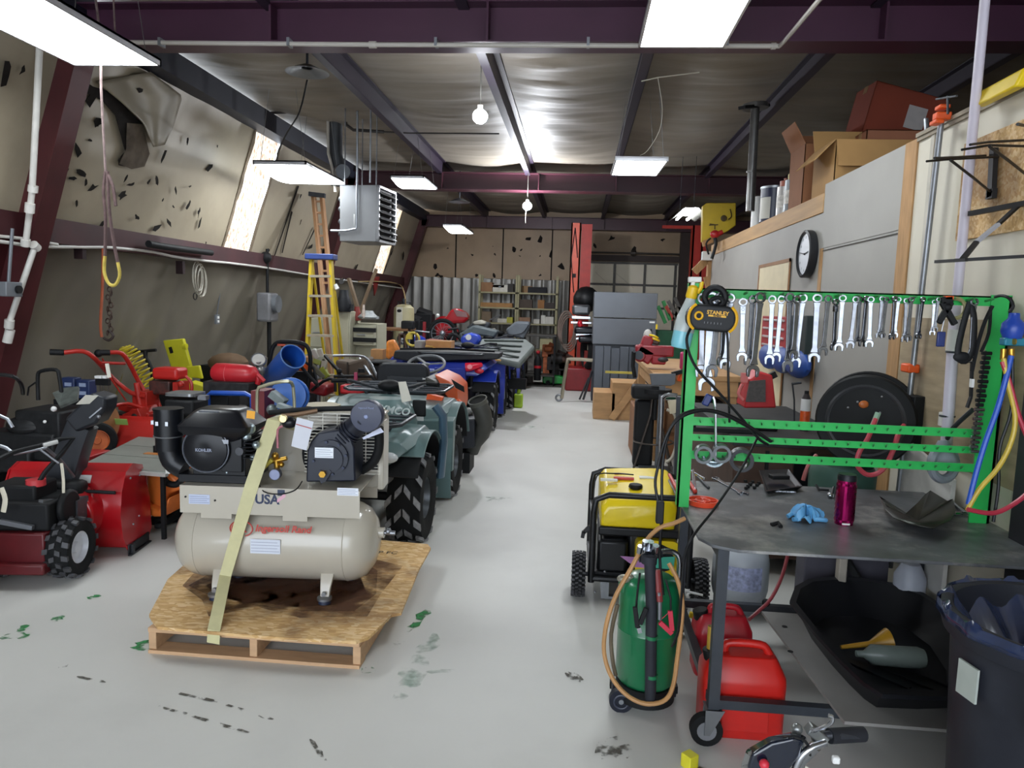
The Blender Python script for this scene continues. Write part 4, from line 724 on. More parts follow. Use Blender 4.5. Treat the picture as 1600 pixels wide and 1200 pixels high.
# orange tool body
t = T('concrete_saw', 'orange machine shell with a black crescent grip, between the red housing and the compressor', 'machine', (A(255, 800, 4.7).x, 4.7, 0)); Y0 = 4.6
R = []
P = [A(*p, Y0) for p in ((236, 738), (252, 728), (268, 732), (288, 750), (290, 762), (272, 768), (262, 792), (248, 788), (236, 778))]
B().prism([(p.x, p.z) for p in P], 'xz', Y0 - .06, Y0 + .25).ob('shell', M('#d9702c', .4, var=.08, sc=5), t, w=True, bev=.02, seg=3)
B().tube([A(255, 746, Y0 - .065), A(262, 755, Y0 - .067), A(275, 757, Y0 - .067), A(284, 750, Y0 - .065)], .022, 10, sub=4).ob('crescent_grip', BLK, t, w=True)
B().prism([(A(a, b_, Y0).x, A(a, b_, Y0).z) for a, b_ in ((240, 780), (262, 790), (280, 770), (272, 800), (256, 800), (240, 794))], 'xz', Y0 - .12, Y0 + .1).ob('base_shell', M('#d9702c', .4, var=.1), t, w=True, bev=.01)
B().bar(A(246, 815, Y0), A(282, 795, Y0 + .3), .12, .06).bar(A(246, 822, Y0 - .05), A(270, 808, Y0 + .2), .05, .04).ob('skid', BLK, t, w=True, bev=.01)
# yellow plastic seat panel and red fuel tank machine
t = T('yellow_hood', 'yellow plastic hood panel standing tilted behind the red fuel tank', 'hood', (A(285, 600, 7.8).x, 7.8, 0)); Y0 = 7.8; YP = M('#c9c424', .45, var=.08, sc=6)
B().sheet([A(*p, Y0) for p in ((254, 532), (286, 529), (298, 572), (290, 600), (268, 578))], .05, (0, 1, 0)).ob('panel', YP, t, w=True, bev=.012)
B().sheet([A(*p, Y0 - .1) for p in ((291, 573), (311, 571), (316, 592), (296, 590))], .04, (0, 1, 0)).cb(A(320, 607, Y0 - .2), (.3, .2, .08), (0, .3, .2)).cb(A(287, 599, Y0 - .3), (.12, .1, .15), (0, .3, 0)).cb(A(304, 605, Y0 - .2), (.16, .14, .08)).ob('lower_panel', YP, t, w=True, bev=.01)
B().cb(A(267, 547, Y0 - .01), (.035, .01, .07), (0, -.3, 0)).ob('label', BLK, t, w=True); B().cyl(A(286, 541, Y0 - .02), A(292, 541, Y0 - .02), .03).ob('latch', YP, t, w=True)
B().prism([(A(285, 620, Y0).x - .3, 0), (A(285, 620, Y0).x + .3, 0), (A(285, 620, Y0).x + .25, .5), (A(285, 620, Y0).x - .25, .5)], 'xz', Y0 - .1, Y0 + .3).ob('machine_base', BLK, t, w=True)
t = T('pressure_washer', 'small red boxy fuel tank on a red engine frame, in front of the yellow hood', 'machine', (A(265, 640, 6.4).x, 6.4, 0)); Y0 = 6.4
B().cb(A(266, 583, Y0), (.25, .2, .11)).ob('fuel_tank', M('#c42620', .4, var=.08), t, w=True, bev=.03, seg=3)
B().cb(A(258, 604, Y0), (.2, .2, .12)).cb(A(262, 612, Y0), (.28, .18, .04)).ob('engine', M('#3b2a26', .5, var=.4, sc=20, dirt='#a03a2a'), t, w=True, bev=.01)
B().tube([A(243, 600, Y0), A(245, 620, Y0), A(252, 640, Y0)], .015, 8).tube([A(290, 588, Y0), A(299, 598, Y0), A(298, 615, Y0), A(285, 622, Y0)], .015, 8, sub=3).cb(A(283, 606, Y0), (.05, .2, .12)).ob('red_frame', TR, t, w=True); B().box(-.2, -.2, 0, .2, .2, .4).ob('base', BLK, t); B().sph(A(283, 600, Y0 - .1), .03).ob('red_knob', TR, t, w=True)
t = T('generator', 'black engine set with a large rounded red tank, behind the compressor engine', 'generator', (A(368, 640, 6.2).x, 6.2, 0)); Y0 = 6.2
b = B(); b.lathe([(.001, -.2), (.06, -.2), (.085, -.17), (.09, -.1), (.09, .12), (.075, .18), (.04, .21), (.001, .215)], A(367, 584, Y0), (1, 0, -.03), 24); tk = b.ob('red_tank', M('#c32630', .35, var=.07, sc=4), t, w=True)
B().torus(A(357, 584, Y0), (1, 0, 0), .091, .003, 24, 5).ob('tank_seam', M('#d9656a', .4), tk, w=True); B().tube([A(399, 583, Y0), A(404, 592, Y0), A(402, 600, Y0)], .025, 10, sub=3).tube([A(403, 586, Y0 - .05), A(413, 596, Y0 - .05)], .02, 8).ob('tank_neck', M('#c32630', .35), t, w=True)
B().cb(A(365, 612, Y0), (.42, .3, .2)).cb(A(345, 605, Y0), (.1, .3, .1)).ob('engine', M('#2b2a2b', .5, var=.4, sc=25), t, w=True, bev=.01); B().box(-.25, -.2, 0, .25, .2, .5).ob('base', BLK, t)
t = T('brown_cover', 'brown domed cover on the wall side above the red tank', 'cover', A(357, 568, 8.2)); B().sph((0, 0, 0), (.24, .2, .13)).ob('dome', M('#5d4630', .8, var=.15), t); B().prism([(-.3, -.02), (.25, -.03), (.25, -.8), (-.3, -.8)], 'xz', -.1, .3).ob('body', BLK, t)
t = T('round_gauge', 'white faced round dial in a silver rim, left of the blue barrel', 'gauge', A(404, 562, 6.6)); d_ = Vector((.35, -.8, .5)).normalized()
B().cyl(-d_ * .03, d_ * .0, .065, n=24).torus(d_ * .002, d_, .065, .008, 24, 6).ob('rim', CHR, t); B().cyl(d_ * .001, d_ * .003, .058, n=24).ob('face', M('#c4c2bb', .5), t); B().cyl((0, 0, -.02), (.03, .02, -.3), .03).sph((.02, 0, -.1), .05).ob('body', M('#8f8f8d', .3, .6), t)
t = T('blue_barrel', 'open blue plastic barrel tilted to the right, beside the yellow stepladder', 'barrel', A(440, 590, 6.8)); a, b_ = A(424, 594, 6.9), A(458, 557, 6.6); ax_ = (b_ - a)
L_ = ax_.length; B().lathe([(.001, -.05), (.1, -.05), (.115, 0), (.12, L_ * .5), (.125, L_), (.118, L_ + .005), (.112, L_), (.105, .03), (.001, .03)], a, ax_, 28, cap=False).ob('shell', M('#1f56b0', .4, var=.1), t, w=True); B().torus(b_, ax_, .122, .006, 28, 6).ob('rim', M('#5d7fae', .4), t, w=True)
B().cyl(a + ax_ * .5, a + ax_ * .52, .11, n=24).ob('inside', M('#33435c', .7), t, w=True)
t = T('roll_cage_frame', 'black tubular U frame with cross braces around the blue barrel', 'frame', (A(450, 640, 6.9).x, 6.95, 0)); Y0 = 7.0
B().tube([A(412, 640, Y0), A(422, 560, Y0), A(430, 538, Y0), A(445, 534, Y0), A(470, 536, Y0), A(482, 545, Y0), A(485, 570, Y0), A(480, 610, Y0)], .022, 10, sub=3).ob('hoop', BLK, t, w=True)
B().tube([A(468, 570, Y0 - .1), A(485, 590, Y0 - .1), A(495, 600, Y0 - .1)], .018, 8).tube([A(455, 582, Y0), A(482, 582, Y0)], .012, 8).tube([A(440, 540, Y0), A(490, 575, Y0), A(497, 605, Y0)], .014, 8).ob('brace', BLK, t, w=True)
for px in (413, 482): B().bar((A(px, 620, Y0).x, Y0, 0), A(px, 620, Y0), .04).ob('leg', BLK, t, w=True)
B().cb(A(440, 539, Y0 - .03), (.08, .02, .02)).ob('reflector', M('#b8492e', .5), t, w=True)
t = T('blue_frame_engine', 'black box engine in a blue tube frame directly behind the compressor', 'machine', (A(355, 640, 5.3).x, 5.3, 0)); Y0 = 5.3
B().tube([A(325, 660, Y0), A(325, 618, Y0), A(330, 614, Y0), A(383, 615, Y0), A(394, 620, Y0), A(395, 660, Y0)], .02, 8).ob('blue_frame', BLU, t, w=True)
B().cb(A(345, 625, Y0 + .1), (.22, .2, .1)).cb(A(345, 655, Y0 + .1), (.3, .3, .2)).ob('engine', BLK, t, w=True, bev=.01); B().box(-.3, -.1, 0, .3, .3, .4).ob('base', BLK, t)
t = T('square_engine', 'black engine with a flat silver lid, behind the compressor air filter', 'engine', (A(292, 640, 4.9).x, 4.9, 0)); Y0 = 4.9
B().cb(A(292, 632, Y0), (.24, .24, .12)).box(-.12, -.1, 0, .12, .15, .55).ob('block', BLK, t, w=False) if 0 else None
B().cb(A(292, 634, Y0), (.22, .22, .11)).ob('block', BLK, t, w=True, bev=.02); B().prism(rrect(.22, .2, .04), 'xy', 0, .02).ob('silver_lid', M('#8f9294', .3, .6), t) .location = WM(t).inverted() @ A(290, 617, Y0)
B().cb(A(318, 621, Y0 - .08), (.06, .05, .03)).ob('cap', STEEL, t, w=True); B().box(-.2, -.1, 0, .2, .25, .55).ob('base', BLK, t)
t = T('tool_cart', 'silver railed cart with a round blue drum, between compressor and ladder', 'cart', (A(430, 640, 5.0).x, 5.0, 0)); Y0 = 5.0
B().tube([A(402, 660, Y0), A(402, 612, Y0), A(410, 604, Y0), A(430, 598, Y0), A(450, 596, Y0), A(458, 604, Y0 + .1), A(460, 640, Y0 + .1)], .013, 8, sub=2).ob('rail', M('#b8b49a', .35, .6), t, w=True)
B().cyl(A(455, 618, Y0 + .35), A(450, 618, Y0 + .2), .12, .13, n=28).torus(A(455, 618, Y0 + .25), (-.2, 1, 0), .125, .012).ob('blue_drum', M('#2a62b4', .4, var=.1), t, w=True)
B().cb(A(435, 622, Y0), (.12, .08, .05), (0, .6, 0)).cb(A(445, 636, Y0 - .1), (.1, .06, .03), (0, .3, 0)).sph(A(425, 640, Y0), .04).ob('grey_motor', M('#77807f', .4, .5, var=.3), t, w=True)
B().cb(A(412, 640, Y0 + .1), (.1, .2, .3)).ob('red_case', M('#6b1d22', .5, dirt='#2b1b1b'), t, w=True); B().box(-.25, -.05, 0, .25, .4, .42).ob('body', BLK, t)
t = T('paint_bucket', 'off white plastic bucket beside the teal quad bike seat', 'bucket', A(503, 650, 5.6)); B().lathe([(.001, -.2), (.12, -.2), (.14, .08), (.148, .08), (.148, .095), (.13, .095), (.001, .085)], (0, 0, 0), (0, 0, 1), 26).ob('pail', M('#b3a88e', .5, var=.08), t); B().torus((0, 0, .04), (0, 0, 1), .145, .006, 26, 5).ob('ring', M('#a59a80', .5), t)
# ================================================================ row of quad bikes and mowers
def arch(c, R, x0, x1, a0, a1, th=.012, n=14):
    b = []; A_ = [math.radians(a0 + (a1 - a0) * i / n) for i in range(n + 1)]; R_ = []
    for a in A_:
        y, z = c[0] + R * math.cos(a), c[1] + R * math.sin(a); yi, zi = c[0] + (R - th) * math.cos(a), c[1] + (R - th) * math.sin(a)
        R_.append([(x0, y, z), (x1, y, z), (x1, yi, zi), (x0, yi, zi)])
    return R_
def rack(b, x, y0, y1, z, r=.013, n=4):
    P = [(-x, y0 + .08, z), (-x + .06, y0, z), (x - .06, y0, z), (x, y0 + .08, z), (x, y1 - .08, z), (x - .06, y1, z), (-x + .06, y1, z), (-x, y1 - .08, z)]
    b.tube(P, r, 8, closed=True)
    for i in range(1, n): yy = y0 + (y1 - y0) * i / n; b.tube([(-x, yy, z), (x, yy, z)], r * .7, 6)
    for s in (-1, 1): b.tube([(s * x * .4, y0, z), (s * x * .4, y1, z)], r * .7, 6); b.tube([(s * x * .8, (y0 + y1) / 2, z), (s * x * .6, (y0 + y1) / 2, z - .14)], r, 6)
    return b
def quad(name, label, loc, rz, body, wb=.6, R=.3, tail=True, rackm=None, group=None, pod=None, far_z=.82, near_z=.78, seatm=None, dz=-.12):
    t = T(name, label, 'quad bike', loc, rz, group); rackm = rackm or M('#3b3f45', .4, .4, var=.1)
    for sx in (-1, 1):
        for sy in (-1, 1): wheel(t, (sx * .42, sy * wb, R * .98), (1, 0, 0), R, .24, 'chev', M('#55585c', .4, .6), .48, 12)
    b = B().box(-.16, -wb - .15, .3, .16, wb + .15, .5).box(-.3, -wb - .02, .26, .3, -wb + .02, .32).box(-.3, wb - .02, .26, .3, wb + .02, .32).box(-.14, -.2, .3, .14, .25, .66); b.ob('chassis', BLK, t, bev=.02)
    for s in (-1, 1): B().box(s * .22 if s > 0 else -.46, -.28, .26, .46 if s > 0 else -.22, .28, .3).ob('footwell', BLK, t, bev=.01)
    # near fenders
    for sy, z, nm in ((-1, near_z, 'near_fender'), (1, far_z, 'far_fender')):
        b = B(); yw = sy * wb
        for s in (-1, 1):
            x0, x1 = (.27, .56) if s > 0 else (-.56, -.27)
            b.k = 0; b.rings(arch((yw, R * 1.0), R + .16 + (.04 if sy > 0 else 0), x0, x1, 20 if sy > 0 else 50, 132 if sy < 0 else 205))
            b.k = 1; b.rings(arch((yw, R * 1.0), R + .145 + (.04 if sy > 0 else 0), x0, x1 - .02, 15, 150)); b.k = 0
            if sy > 0: b.prism([(yw - .42, .3), (yw - .36, .3), (yw - .3, z - .1), (yw - .42, z - .12)], 'yz', x0 + .02, x1)
        R_ = []
        for (y, zz, w) in ((yw - .4, z - .12, .36), (yw - .34, z - .04, .46), (yw - .1, z, .52), (yw + .15, z, .52), (yw + .36, z - .05, .46), (yw + .42, z - .14, .38)):
            R_.append([(-w, y, zz - .06), (-w * .9, y, zz - .01), (-w * .6, y, zz), (w * .6, y, zz), (w * .9, y, zz - .01), (w, y, zz - .06), (w * .9, y, zz - .08), (-w * .9, y, zz - .08)])
        b.rings(R_); fo = b.ob(nm, [body, BLK], t, bev=.008)
        if sy < 0:
            B().box(-.2, yw - .44, z - .26, .2, yw - .4, z - .1).ob('end_panel', body, fo, bev=.015)
            for s in (-1, 1):
                B().sph((s * .36, yw - .41, z - .13), (.06, .03, .035), 12).ob('lamp', M('#c42236', .25) if tail else M('#c9cdd0', .2), fo)
    b = B(); R_ = []
    for (y, z, w, h) in ((-.35, .7, .12, .1), (-.15, .8, .15, .14), (.1, .9, .19, .2), (.3, .96, .2, .2), (.45, .95, .17, .18), (.6, .9, .1, .1)):
        R_.append([(w * math.cos(a) * (1.0), y, z + dz - h * .4 + h * .6 * math.sin(a)) for a in [2 * PI * i / 14 for i in range(14)]])
    b.rings(R_); bo = b.ob('fuel_tank_cover', body, t)
    R_ = []
    for (y, z, w) in ((-.62, .86, .14), (-.5, .9, .17), (-.2, .88, .15), (.05, .9, .1)): R_.append([(w * math.cos(a), y, z + dz - .05 + .06 * math.sin(a)) for a in [2 * PI * i / 12 for i in range(12)]])
    B().rings(R_).ob('seat', seatm or BLK, t)
    r1 = B(); rack(r1, .42, -wb - .44, -wb + .12, near_z + .07); r1.ob('rack', rackm, t); r2 = B(); rack(r2, .42, wb - .18, wb + .42, far_z + .07); r2.ob('rack', rackm, t)
    hb = B().tube([(-.4, .22, 1.1 + dz), (-.3, .28, 1.1 + dz), (-.1, .34, 1.04 + dz), (.1, .34, 1.04 + dz), (.3, .28, 1.1 + dz), (.4, .22, 1.1 + dz)], .012, 8, sub=2).tube([(0, .34, 1.04 + dz), (0, .42, .85 + dz)], .02, 8).ob('handlebar', DST, t)
    for s in (-1, 1): B().tube([(s * .33, .265, 1.1 + dz), (s * .43, .2, 1.1 + dz)], .018, 8).ob('grip', BLK, hb)
    B().sph((0, .36, 1.06 + dz), (.1, .08, .05)).ob('headlamp_pod', pod or BLK, hb)
    return t
TEAL = M('#566e6e', .42, var=.06, sc=3, coat=.15, dirt='#7d8d89', damt=.2)
qa = quad('quad_bike', 'teal green quad bike with a hanging paper tag, behind the compressor', (-1.5, 5.36, 0), 0, TEAL, tail=False)
B().lathe([(.001, .0), (.1, .0), (.16, -.06), (.19, -.16), (.18, -.3)], WM(qa).inverted() @ A(603, 622, 5.0), (0, 0, 1), 22, cap=False, sx=1.2).ob('front_cowl', TEAL, qa)
p = WM(qa).inverted() @ A(611, 641, 4.78); B().text('KYMCO', .07, Matrix.Translation(p) @ Matrix.Rotation(.12, 4, 'Y') @ XZ @ Matrix.Rotation(.2, 4, 'Y'), .002, bold=.002, shear=.2).ob('lettering', M('#c9d4d2', .4, var=0), qa)
c = A(655, 638, 5.1); B().cb(c, (.1, .02, .12)).ob('lamp_socket', BLK, qa, w=True, bev=.03); B().cb(A(651, 654, 5.1), (.1, .01, .03)).ob('label', WHT, qa, w=True)
B().sheet([A(*p, 4.95) for p in ((622, 597), (634, 596), (643, 626), (628, 629))], .003).ob('paper_tag', PAPER, qa, w=True)
B().tube([A(680, 634, 5.1), A(692, 650, 5.1), A(693, 690, 5.1), A(688, 745, 5.1)], .06, 10, flat=.5).ob('mud_guard', M('#3d5668', .35, var=.1), qa, w=True)
B().cb(A(680, 622, 5.9), (.13, .08, .05), (0, .2, 0)).ob('orange_strap_buckle', ORG, qa, w=True)
# riding mower with leaf duct
t = T('riding_mower', 'orange and black riding mower with a grey steering wheel and high black seat', 'mower', (-1.72, 7.55, 0)); MB_ = M('#212327', .45, var=.15); Y0 = 7.25
sx0, sx1 = A(588, 600, Y0), A(672, 600, Y0); cx_ = (sx0.x + sx1.x) / 2
b = B(); b.v = []; b.rings([[(cx_ + x * k, Y0 + dy, A(630, 596, Y0).z + z * k) for x, z in rrect(.54, .38, .09, 4)] for k, dy in ((.92, -.05), (1, -.03), (1, .04), (.94, .07))]); so_ = b.ob('seat_back', MB_, t, w=True)
B().cb((cx_, Y0 - .055, A(630, 592, Y0).z), (.3, .02, .05)).cb((cx_ + .05, Y0 - .06, A(640, 590, Y0).z), (.34, .02, .03)).ob('seat_bracket', M('#2e3136', .35), so_, w=True); B().cb(A(664, 592, Y0 - .07), (.05, .004, .015)).ob('label', WHT, so_, w=True)
B().cb((cx_, Y0 + .25, .72), (.5, .5, .12)).ob('seat_cushion', MB_, t, w=True, bev=.03)
wc = A(666, 569, 7.75); n = Vector((0, -.45, 1)).normalized(); sw = B().torus(wc, n, .2, .016, 32, 8).ob('steering_wheel', M('#6f7275', .4), t, w=True)
u, v = frame(n); b = B()
for a in (.2, 2.3, 4.2): b.bar(wc, wc + (u * math.cos(a) + v * math.sin(a)) * .2, .035, .015)
b.sph(wc, (.045, .045, .02)).cyl(wc, wc + Vector((0, .25, -.5)), .02).ob('spoke_hub', M('#6f7275', .4), sw, w=True)
B().box(-.36, -.6, .28, .4, .2, .55).box(-.28, .2, .3, .3, 1.0, .75).ob('chassis', MB_, t, bev=.03)
OR_ = M('#c9582c', .4, var=.06)
B().prism([(A(*p, 7.6).x, A(*p, 7.6).z) for p in ((690, 580), (712, 590), (724, 602), (725, 628), (721, 645), (712, 618), (700, 600))], 'xz', 7.2, 7.9).ob('hood', OR_, t, w=True, bev=.012)
B().sheet([A(*p, 7.19) for p in ((705, 592), (725, 604), (726, 613), (712, 606))], .01, (0, -1, 0)).ob('hood_vent', BLK, t, w=True)
B().prism([(A(*p, 7.3).x, A(*p, 7.3).z) for p in ((672, 585), (688, 592), (693, 612), (690, 640), (672, 640))], 'xz', 7.05, 7.6).ob('side_cowl', M('#34352f', .5), t, w=True, bev=.02)
for s in (-1, 1): wheel(t, (s * .34, -.35, .22), (1, 0, 0), .22, .2, 'lug', M('#b9b6a8', .4), .5, 14); wheel(t, (s * .34, .75, .17), (1, 0, 0), .17, .12, 'lug', M('#b9b6a8', .4), .5, 12)
B().tube([A(708, 640, 7.0), A(714, 628, 7.0), A(719, 632, 7.0), A(721, 648, 7.0)], .03, 8, sub=3).tube([A(722, 640, 7), A(730, 652, 7)], .02, 8).ob('orange_lever', ORG, t, w=True)
B().sph(A(732, 643, 7.0), (.06, .04, .04)).ob('perforated_cap', M('#8e8f8c', .5, var=.5, sc=60), t, w=True)
t = T('leaf_blower_housing', 'dark blower box with a tall curved duct open at the top, beside the riding mower', 'duct', (A(730, 700, 6.9).x, 6.95, 0))
B().prism([(A(*p, 6.7).x, A(*p, 6.7).z) for p in ((694, 657), (742, 655), (742, 700), (694, 704))], 'xz', 6.7, 7.1).ob('box', M('#26282f', .45, .2, var=.1), t, w=True, bev=.015)
B().box(-.1, -.2, .0, .05, .1, .2).ob('foot', BLK, t)
B().cb(A(711, 664, 6.69), (.12, .006, .14)).ob('warning_label', M('#c9b9a8', .5, var=.2, sc=60), t, w=True)
DM = M('#3e3e3a', .55, var=.15)
d = B().tube([A(748, 631, 6.75), A(754, 645, 6.75), A(757, 662, 6.78), A(752, 678, 6.8), A(742, 692, 6.82), A(738, 706, 6.85)], [.085, .085, .085, .08, .07, .06], 18)
dd = d.ob('duct', DM, t, w=True); dd.data.polygons.foreach_get
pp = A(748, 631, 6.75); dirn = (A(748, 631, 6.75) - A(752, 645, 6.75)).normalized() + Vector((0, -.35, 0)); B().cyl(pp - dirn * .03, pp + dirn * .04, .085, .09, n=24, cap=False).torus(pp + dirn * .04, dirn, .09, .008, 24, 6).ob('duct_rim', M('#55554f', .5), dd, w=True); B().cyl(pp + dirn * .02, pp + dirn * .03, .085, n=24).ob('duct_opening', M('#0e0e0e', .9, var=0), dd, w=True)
# blue quads
BQ = M('#2338a0', .32, var=.08, sc=4, coat=.4); qb = quad('quad_bike', 'blue quad bike with a round red tail lamp, behind the riding mower', (-1.55, 9.85, 0), 0, BQ, near_z=.93, far_z=.93, dz=-.03, wb=.62, R=.31)
B().tube([A(728, 574, 8.75), A(737, 573, 8.75), A(752, 570, 8.85)], [.055, .05, .03], 12).ob('tail_lamp', M('#d81e3c', .25, var=.05), qb, w=True); B().cyl(A(734, 573, 8.68), A(734, 573, 8.66), .03).ob('tail_lamp_lens', M('#f0707c', .3), qb, w=True)
B().cyl(A(706, 590, 8.9), A(704, 591, 8.6), .06).ob('exhaust', M('#5a4f48', .5, .5), qb, w=True)
B().prism([(A(*p, 8.8).x, A(*p, 8.8).z) for p in ((615, 548), (780, 553), (778, 562), (640, 566), (612, 560))], 'xz', 8.85, 9.3).ob('rear_tray', M('#26282c', .5, var=.15), qb, w=True, bev=.015)
qc = quad('quad_bike', 'dark blue quad bike under the grey cargo lid, third in the row', (-1.5, 11.9, 0), 0, M('#1f2c74', .35, var=.1), near_z=.93, far_z=.95, dz=0, wb=.6, R=.3)
qd = quad('quad_bike', 'black quad bike with a dark hitch block at the far end of the row', (-1.55, 14.1, 0), 0, M('#2a2d30', .4, var=.15), near_z=.9, far_z=.93, dz=0, wb=.6, R=.3)
B().box(.45, -1.0, .35, .75, -.8, .5).ob('hitch_block', BLK, qc)
# cargo lids, seats, boards on racks
t = T('cargo_lid', 'ribbed grey cargo box lid lying on the racks behind the blue quad', 'lid', A(790, 556, 10.4)); GL = M('#5f6663', .5, var=.08); Y0 = 10.3
c4 = [A(752, 530, 11.2), A(822, 530, 11.2), A(836, 541, 10.9), A(812, 568, 9.9), A(762, 556, 10.0), A(745, 545, 10.6)]
B().sheet([p - Vector((0, 0, .08)) for p in c4], .09, (0, 0, 1)).ob('shell', GL, t, w=True, bev=.03)
for k in (.15, .38, .6, .82): p, q = c4[0].lerp(c4[4], k), c4[1].lerp(c4[3], k); B().bar(p + Vector((.03, 0, .022)), q + Vector((-.03, 0, .022)), .05, .025).ob('rib', M('#4c5350', .55, var=.1), t, w=True, bev=.008)
t = T('seat_cover', 'grey padded seat top with a zip, right of the cargo lid', 'seat', A(815, 515, 13.2)); B().sheet([A(*p, 13.2) for p in ((790, 515), (806, 502), (828, 503), (826, 514), (818, 530), (793, 524))], .35, (0, 1, 0)).ob('cushion', M('#565c62', .6, var=.12), t, w=True, bev=.04, seg=3)
B().tube([A(792, 524, 13.18), A(815, 521, 13.18), A(826, 508, 13.18)], .008, 6, sub=3).ob('seam', BLK, t, w=True)
t = T('wooden_boards', 'yellow wooden boards laid across the blue quad rear rack', 'board', A(700, 545, 9.3)); YW = M('#b98d45', .6, var=.15, sc=5)
for a, b_, w in (((672, 546), (742, 547), .16), ((690, 556), (782, 563), .1), ((670, 541), (690, 552), .14), ((745, 557), (765, 566), .08)): B().bar(A(*a, 9.3), A(*b_, 9.5), w, .02).ob('board', YW, t, w=True)
B().tube([A(652, 550, 8.9), A(656, 556, 8.9), A(720, 556, 8.9), A(760, 553, 8.9), A(778, 556, 8.9)], .012, 6).tube([A(625, 545, 8.9), A(700, 545, 8.9), A(773, 549, 8.9)], .014, 6).ob('rack_rail', BLKG, t, w=True)
for a, l, m_, w, h in (((688, 538), 'open cardboard tray on the boards behind the steering wheel', CARD, .34, .1), ((657, 539), 'small grey box left of the cardboard tray', M('#8b8782', .6), .1, .12)):
    B().cb(A(*a, 9.6), (w, .3, h)).ob('cardboard_tray' if w > .2 else 'small_box', m_, label=l, cat='box', bev=.004)
B().sheet([A(*p, 9.7) for p in ((660, 533), (672, 529), (692, 531), (682, 536))], .01).ob('paper_sheet', M('#c98a86', .6, var=.2, sc=10), label='pinkish printed sheet lying above the cardboard tray', cat='paper')
# motorcycles behind
def motorcycle(label, loc, rz, tankc, scale=1, fair=None):
    t = T('motorcycle', label, 'motorcycle', loc, rz); t.scale = (scale,) * 3
    for y in (-.7, .7): wheel(t, (0, y, .3), (1, 0, 0), .3, .11, 'none', M('#8e8f90', .3, .8), .75)
    B().tube([(0, -.7, .3), (0, -.3, .5), (0, .25, .75), (0, .45, .85)], .035, 8).tube([(0, -.3, .35), (0, .3, .35), (0, .45, .8)], .03, 8).cb((0, 0, .42), (.26, .4, .34)).ob('frame', M('#26272a', .4, .4, var=.4, sc=20), t, bev=.01)
    b = B().rings([[(w * math.cos(a), y, z + .1 * math.sin(a)) for a in [2 * PI * i / 12 for i in range(12)]] for y, z, w in ((-.12, .82, .08), (.0, .85, .14), (.2, .88, .15), (.36, .86, .09))]); tk = b.ob('fuel_tank', tankc, t)
    B().cyl((0, .1, .93), (0, .1, .96), .045, n=20).ob('tank_cap', CHR, tk)
    B().rings([[(w * math.cos(a), y, z + .05 * math.sin(a)) for a in [2 * PI * i / 12 for i in range(12)]] for y, z, w in ((-.75, .88, .08), (-.5, .84, .13), (-.15, .82, .12))]).ob('seat', BLK, t)
    h = B().tube([(-.36, .3, 1.02), (-.2, .42, 1.04), (.2, .42, 1.04), (.36, .3, 1.02)], .014, 8).tube([(-.08, .42, 1.0), (-.08, .7, .3)], .022, 8).tube([(.08, .42, 1.0), (.08, .7, .3)], .022, 8).ob('handlebar_fork', STEEL, t)
    B().sph((0, .55, .9), (.09, .08, .09)).ob('headlamp', CHR, t)
    if fair: B().rings([[(w * math.cos(a), y, z + hh * math.sin(a)) for a in [2 * PI * i / 14 for i in range(14)]] for y, z, w, hh in ((.2, .82, .24, .2), (.45, .9, .26, .26), (.65, .86, .2, .2), (.85, .78, .05, .05))]).ob('fairing', fair, t)
    return t
BT = M('#2745b5', .3, var=.05, coat=.4); motorcycle('blue tanked motorcycle with a round chrome cap, behind the wooden boards', (-2.85, 12.9, 0), PI - .3, BT, 1.08)
q = T('fuel_tank', 'bright blue motorcycle tank with a white round cap lying above the quads', 'tank', A(735, 534, 11.0)); Y0 = 11.0
B().sheet([A(*p, Y0) for p in ((718, 532), (722, 524), (734, 520), (748, 524), (750, 532), (744, 541), (738, 545), (724, 541))], .25, (0, 1, 0)).ob('shell', BT, q, w=True, bev=.04, seg=3); B().cyl(A(732, 527, Y0 - .01), A(732, 527, Y0 + .04), .045).ob('cap', WHT, q, w=True)
motorcycle('red fairing motorcycle standing tallest at the back left of the shelving', (-2.75, 15.7, 0), .5, M('#9a1220', .3), 1.15, M('#a0141f', .3, var=.06, coat=.4))
q = T('red_fairing', 'glossy red pointed fairing above the spoked wheel, near the back shelves', 'fairing', A(710, 495, 14.6)); Y0 = 14.6
B().sheet([A(*p, Y0) for p in ((686, 502), (697, 494), (703, 484), (713, 481), (727, 488), (732, 499), (724, 505), (700, 506))], .4, (0, 1, 0)).ob('shell', M('#a0141f', .25, var=.06, coat=.5), q, w=True, bev=.06, seg=3)
B().sheet([A(*p, Y0 - .01) for p in ((708, 483), (728, 488), (731, 496), (714, 494))], .006, (0, -1, 0)).ob('grey_panel', M('#7f5c5c', .4), q, w=True); B().sph(A(684, 493, Y0), .04).ob('mirror', WHT, q, w=True)
B().bar((A(710, 505, Y0).x, Y0 + .2, 0), A(710, 505, Y0 + .2), .08).ob('stand', BLK, q, w=True)
t = T('spoked_wheel', 'spoked motorcycle wheel with black handlebar below the red fairing', 'wheel', (A(693, 522, 13).x, 13, 0)); B().torus(A(691, 521, 13), (.3, -1, 0), .24, .035, 32, 8).ob('tyre', RUB, t, w=True); B().torus(A(691, 521, 13), (.3, -1, 0), .2, .012, 32, 6).sph(A(691, 521, 13), .05).ob('rim', STEEL, t, w=True)
b = B(); c = A(691, 521, 13)
for i in range(14): a = 2 * PI * i / 14; b.bar(c, c + Vector((math.cos(a) * .19, math.cos(a) * .06, math.sin(a) * .2)), .005)
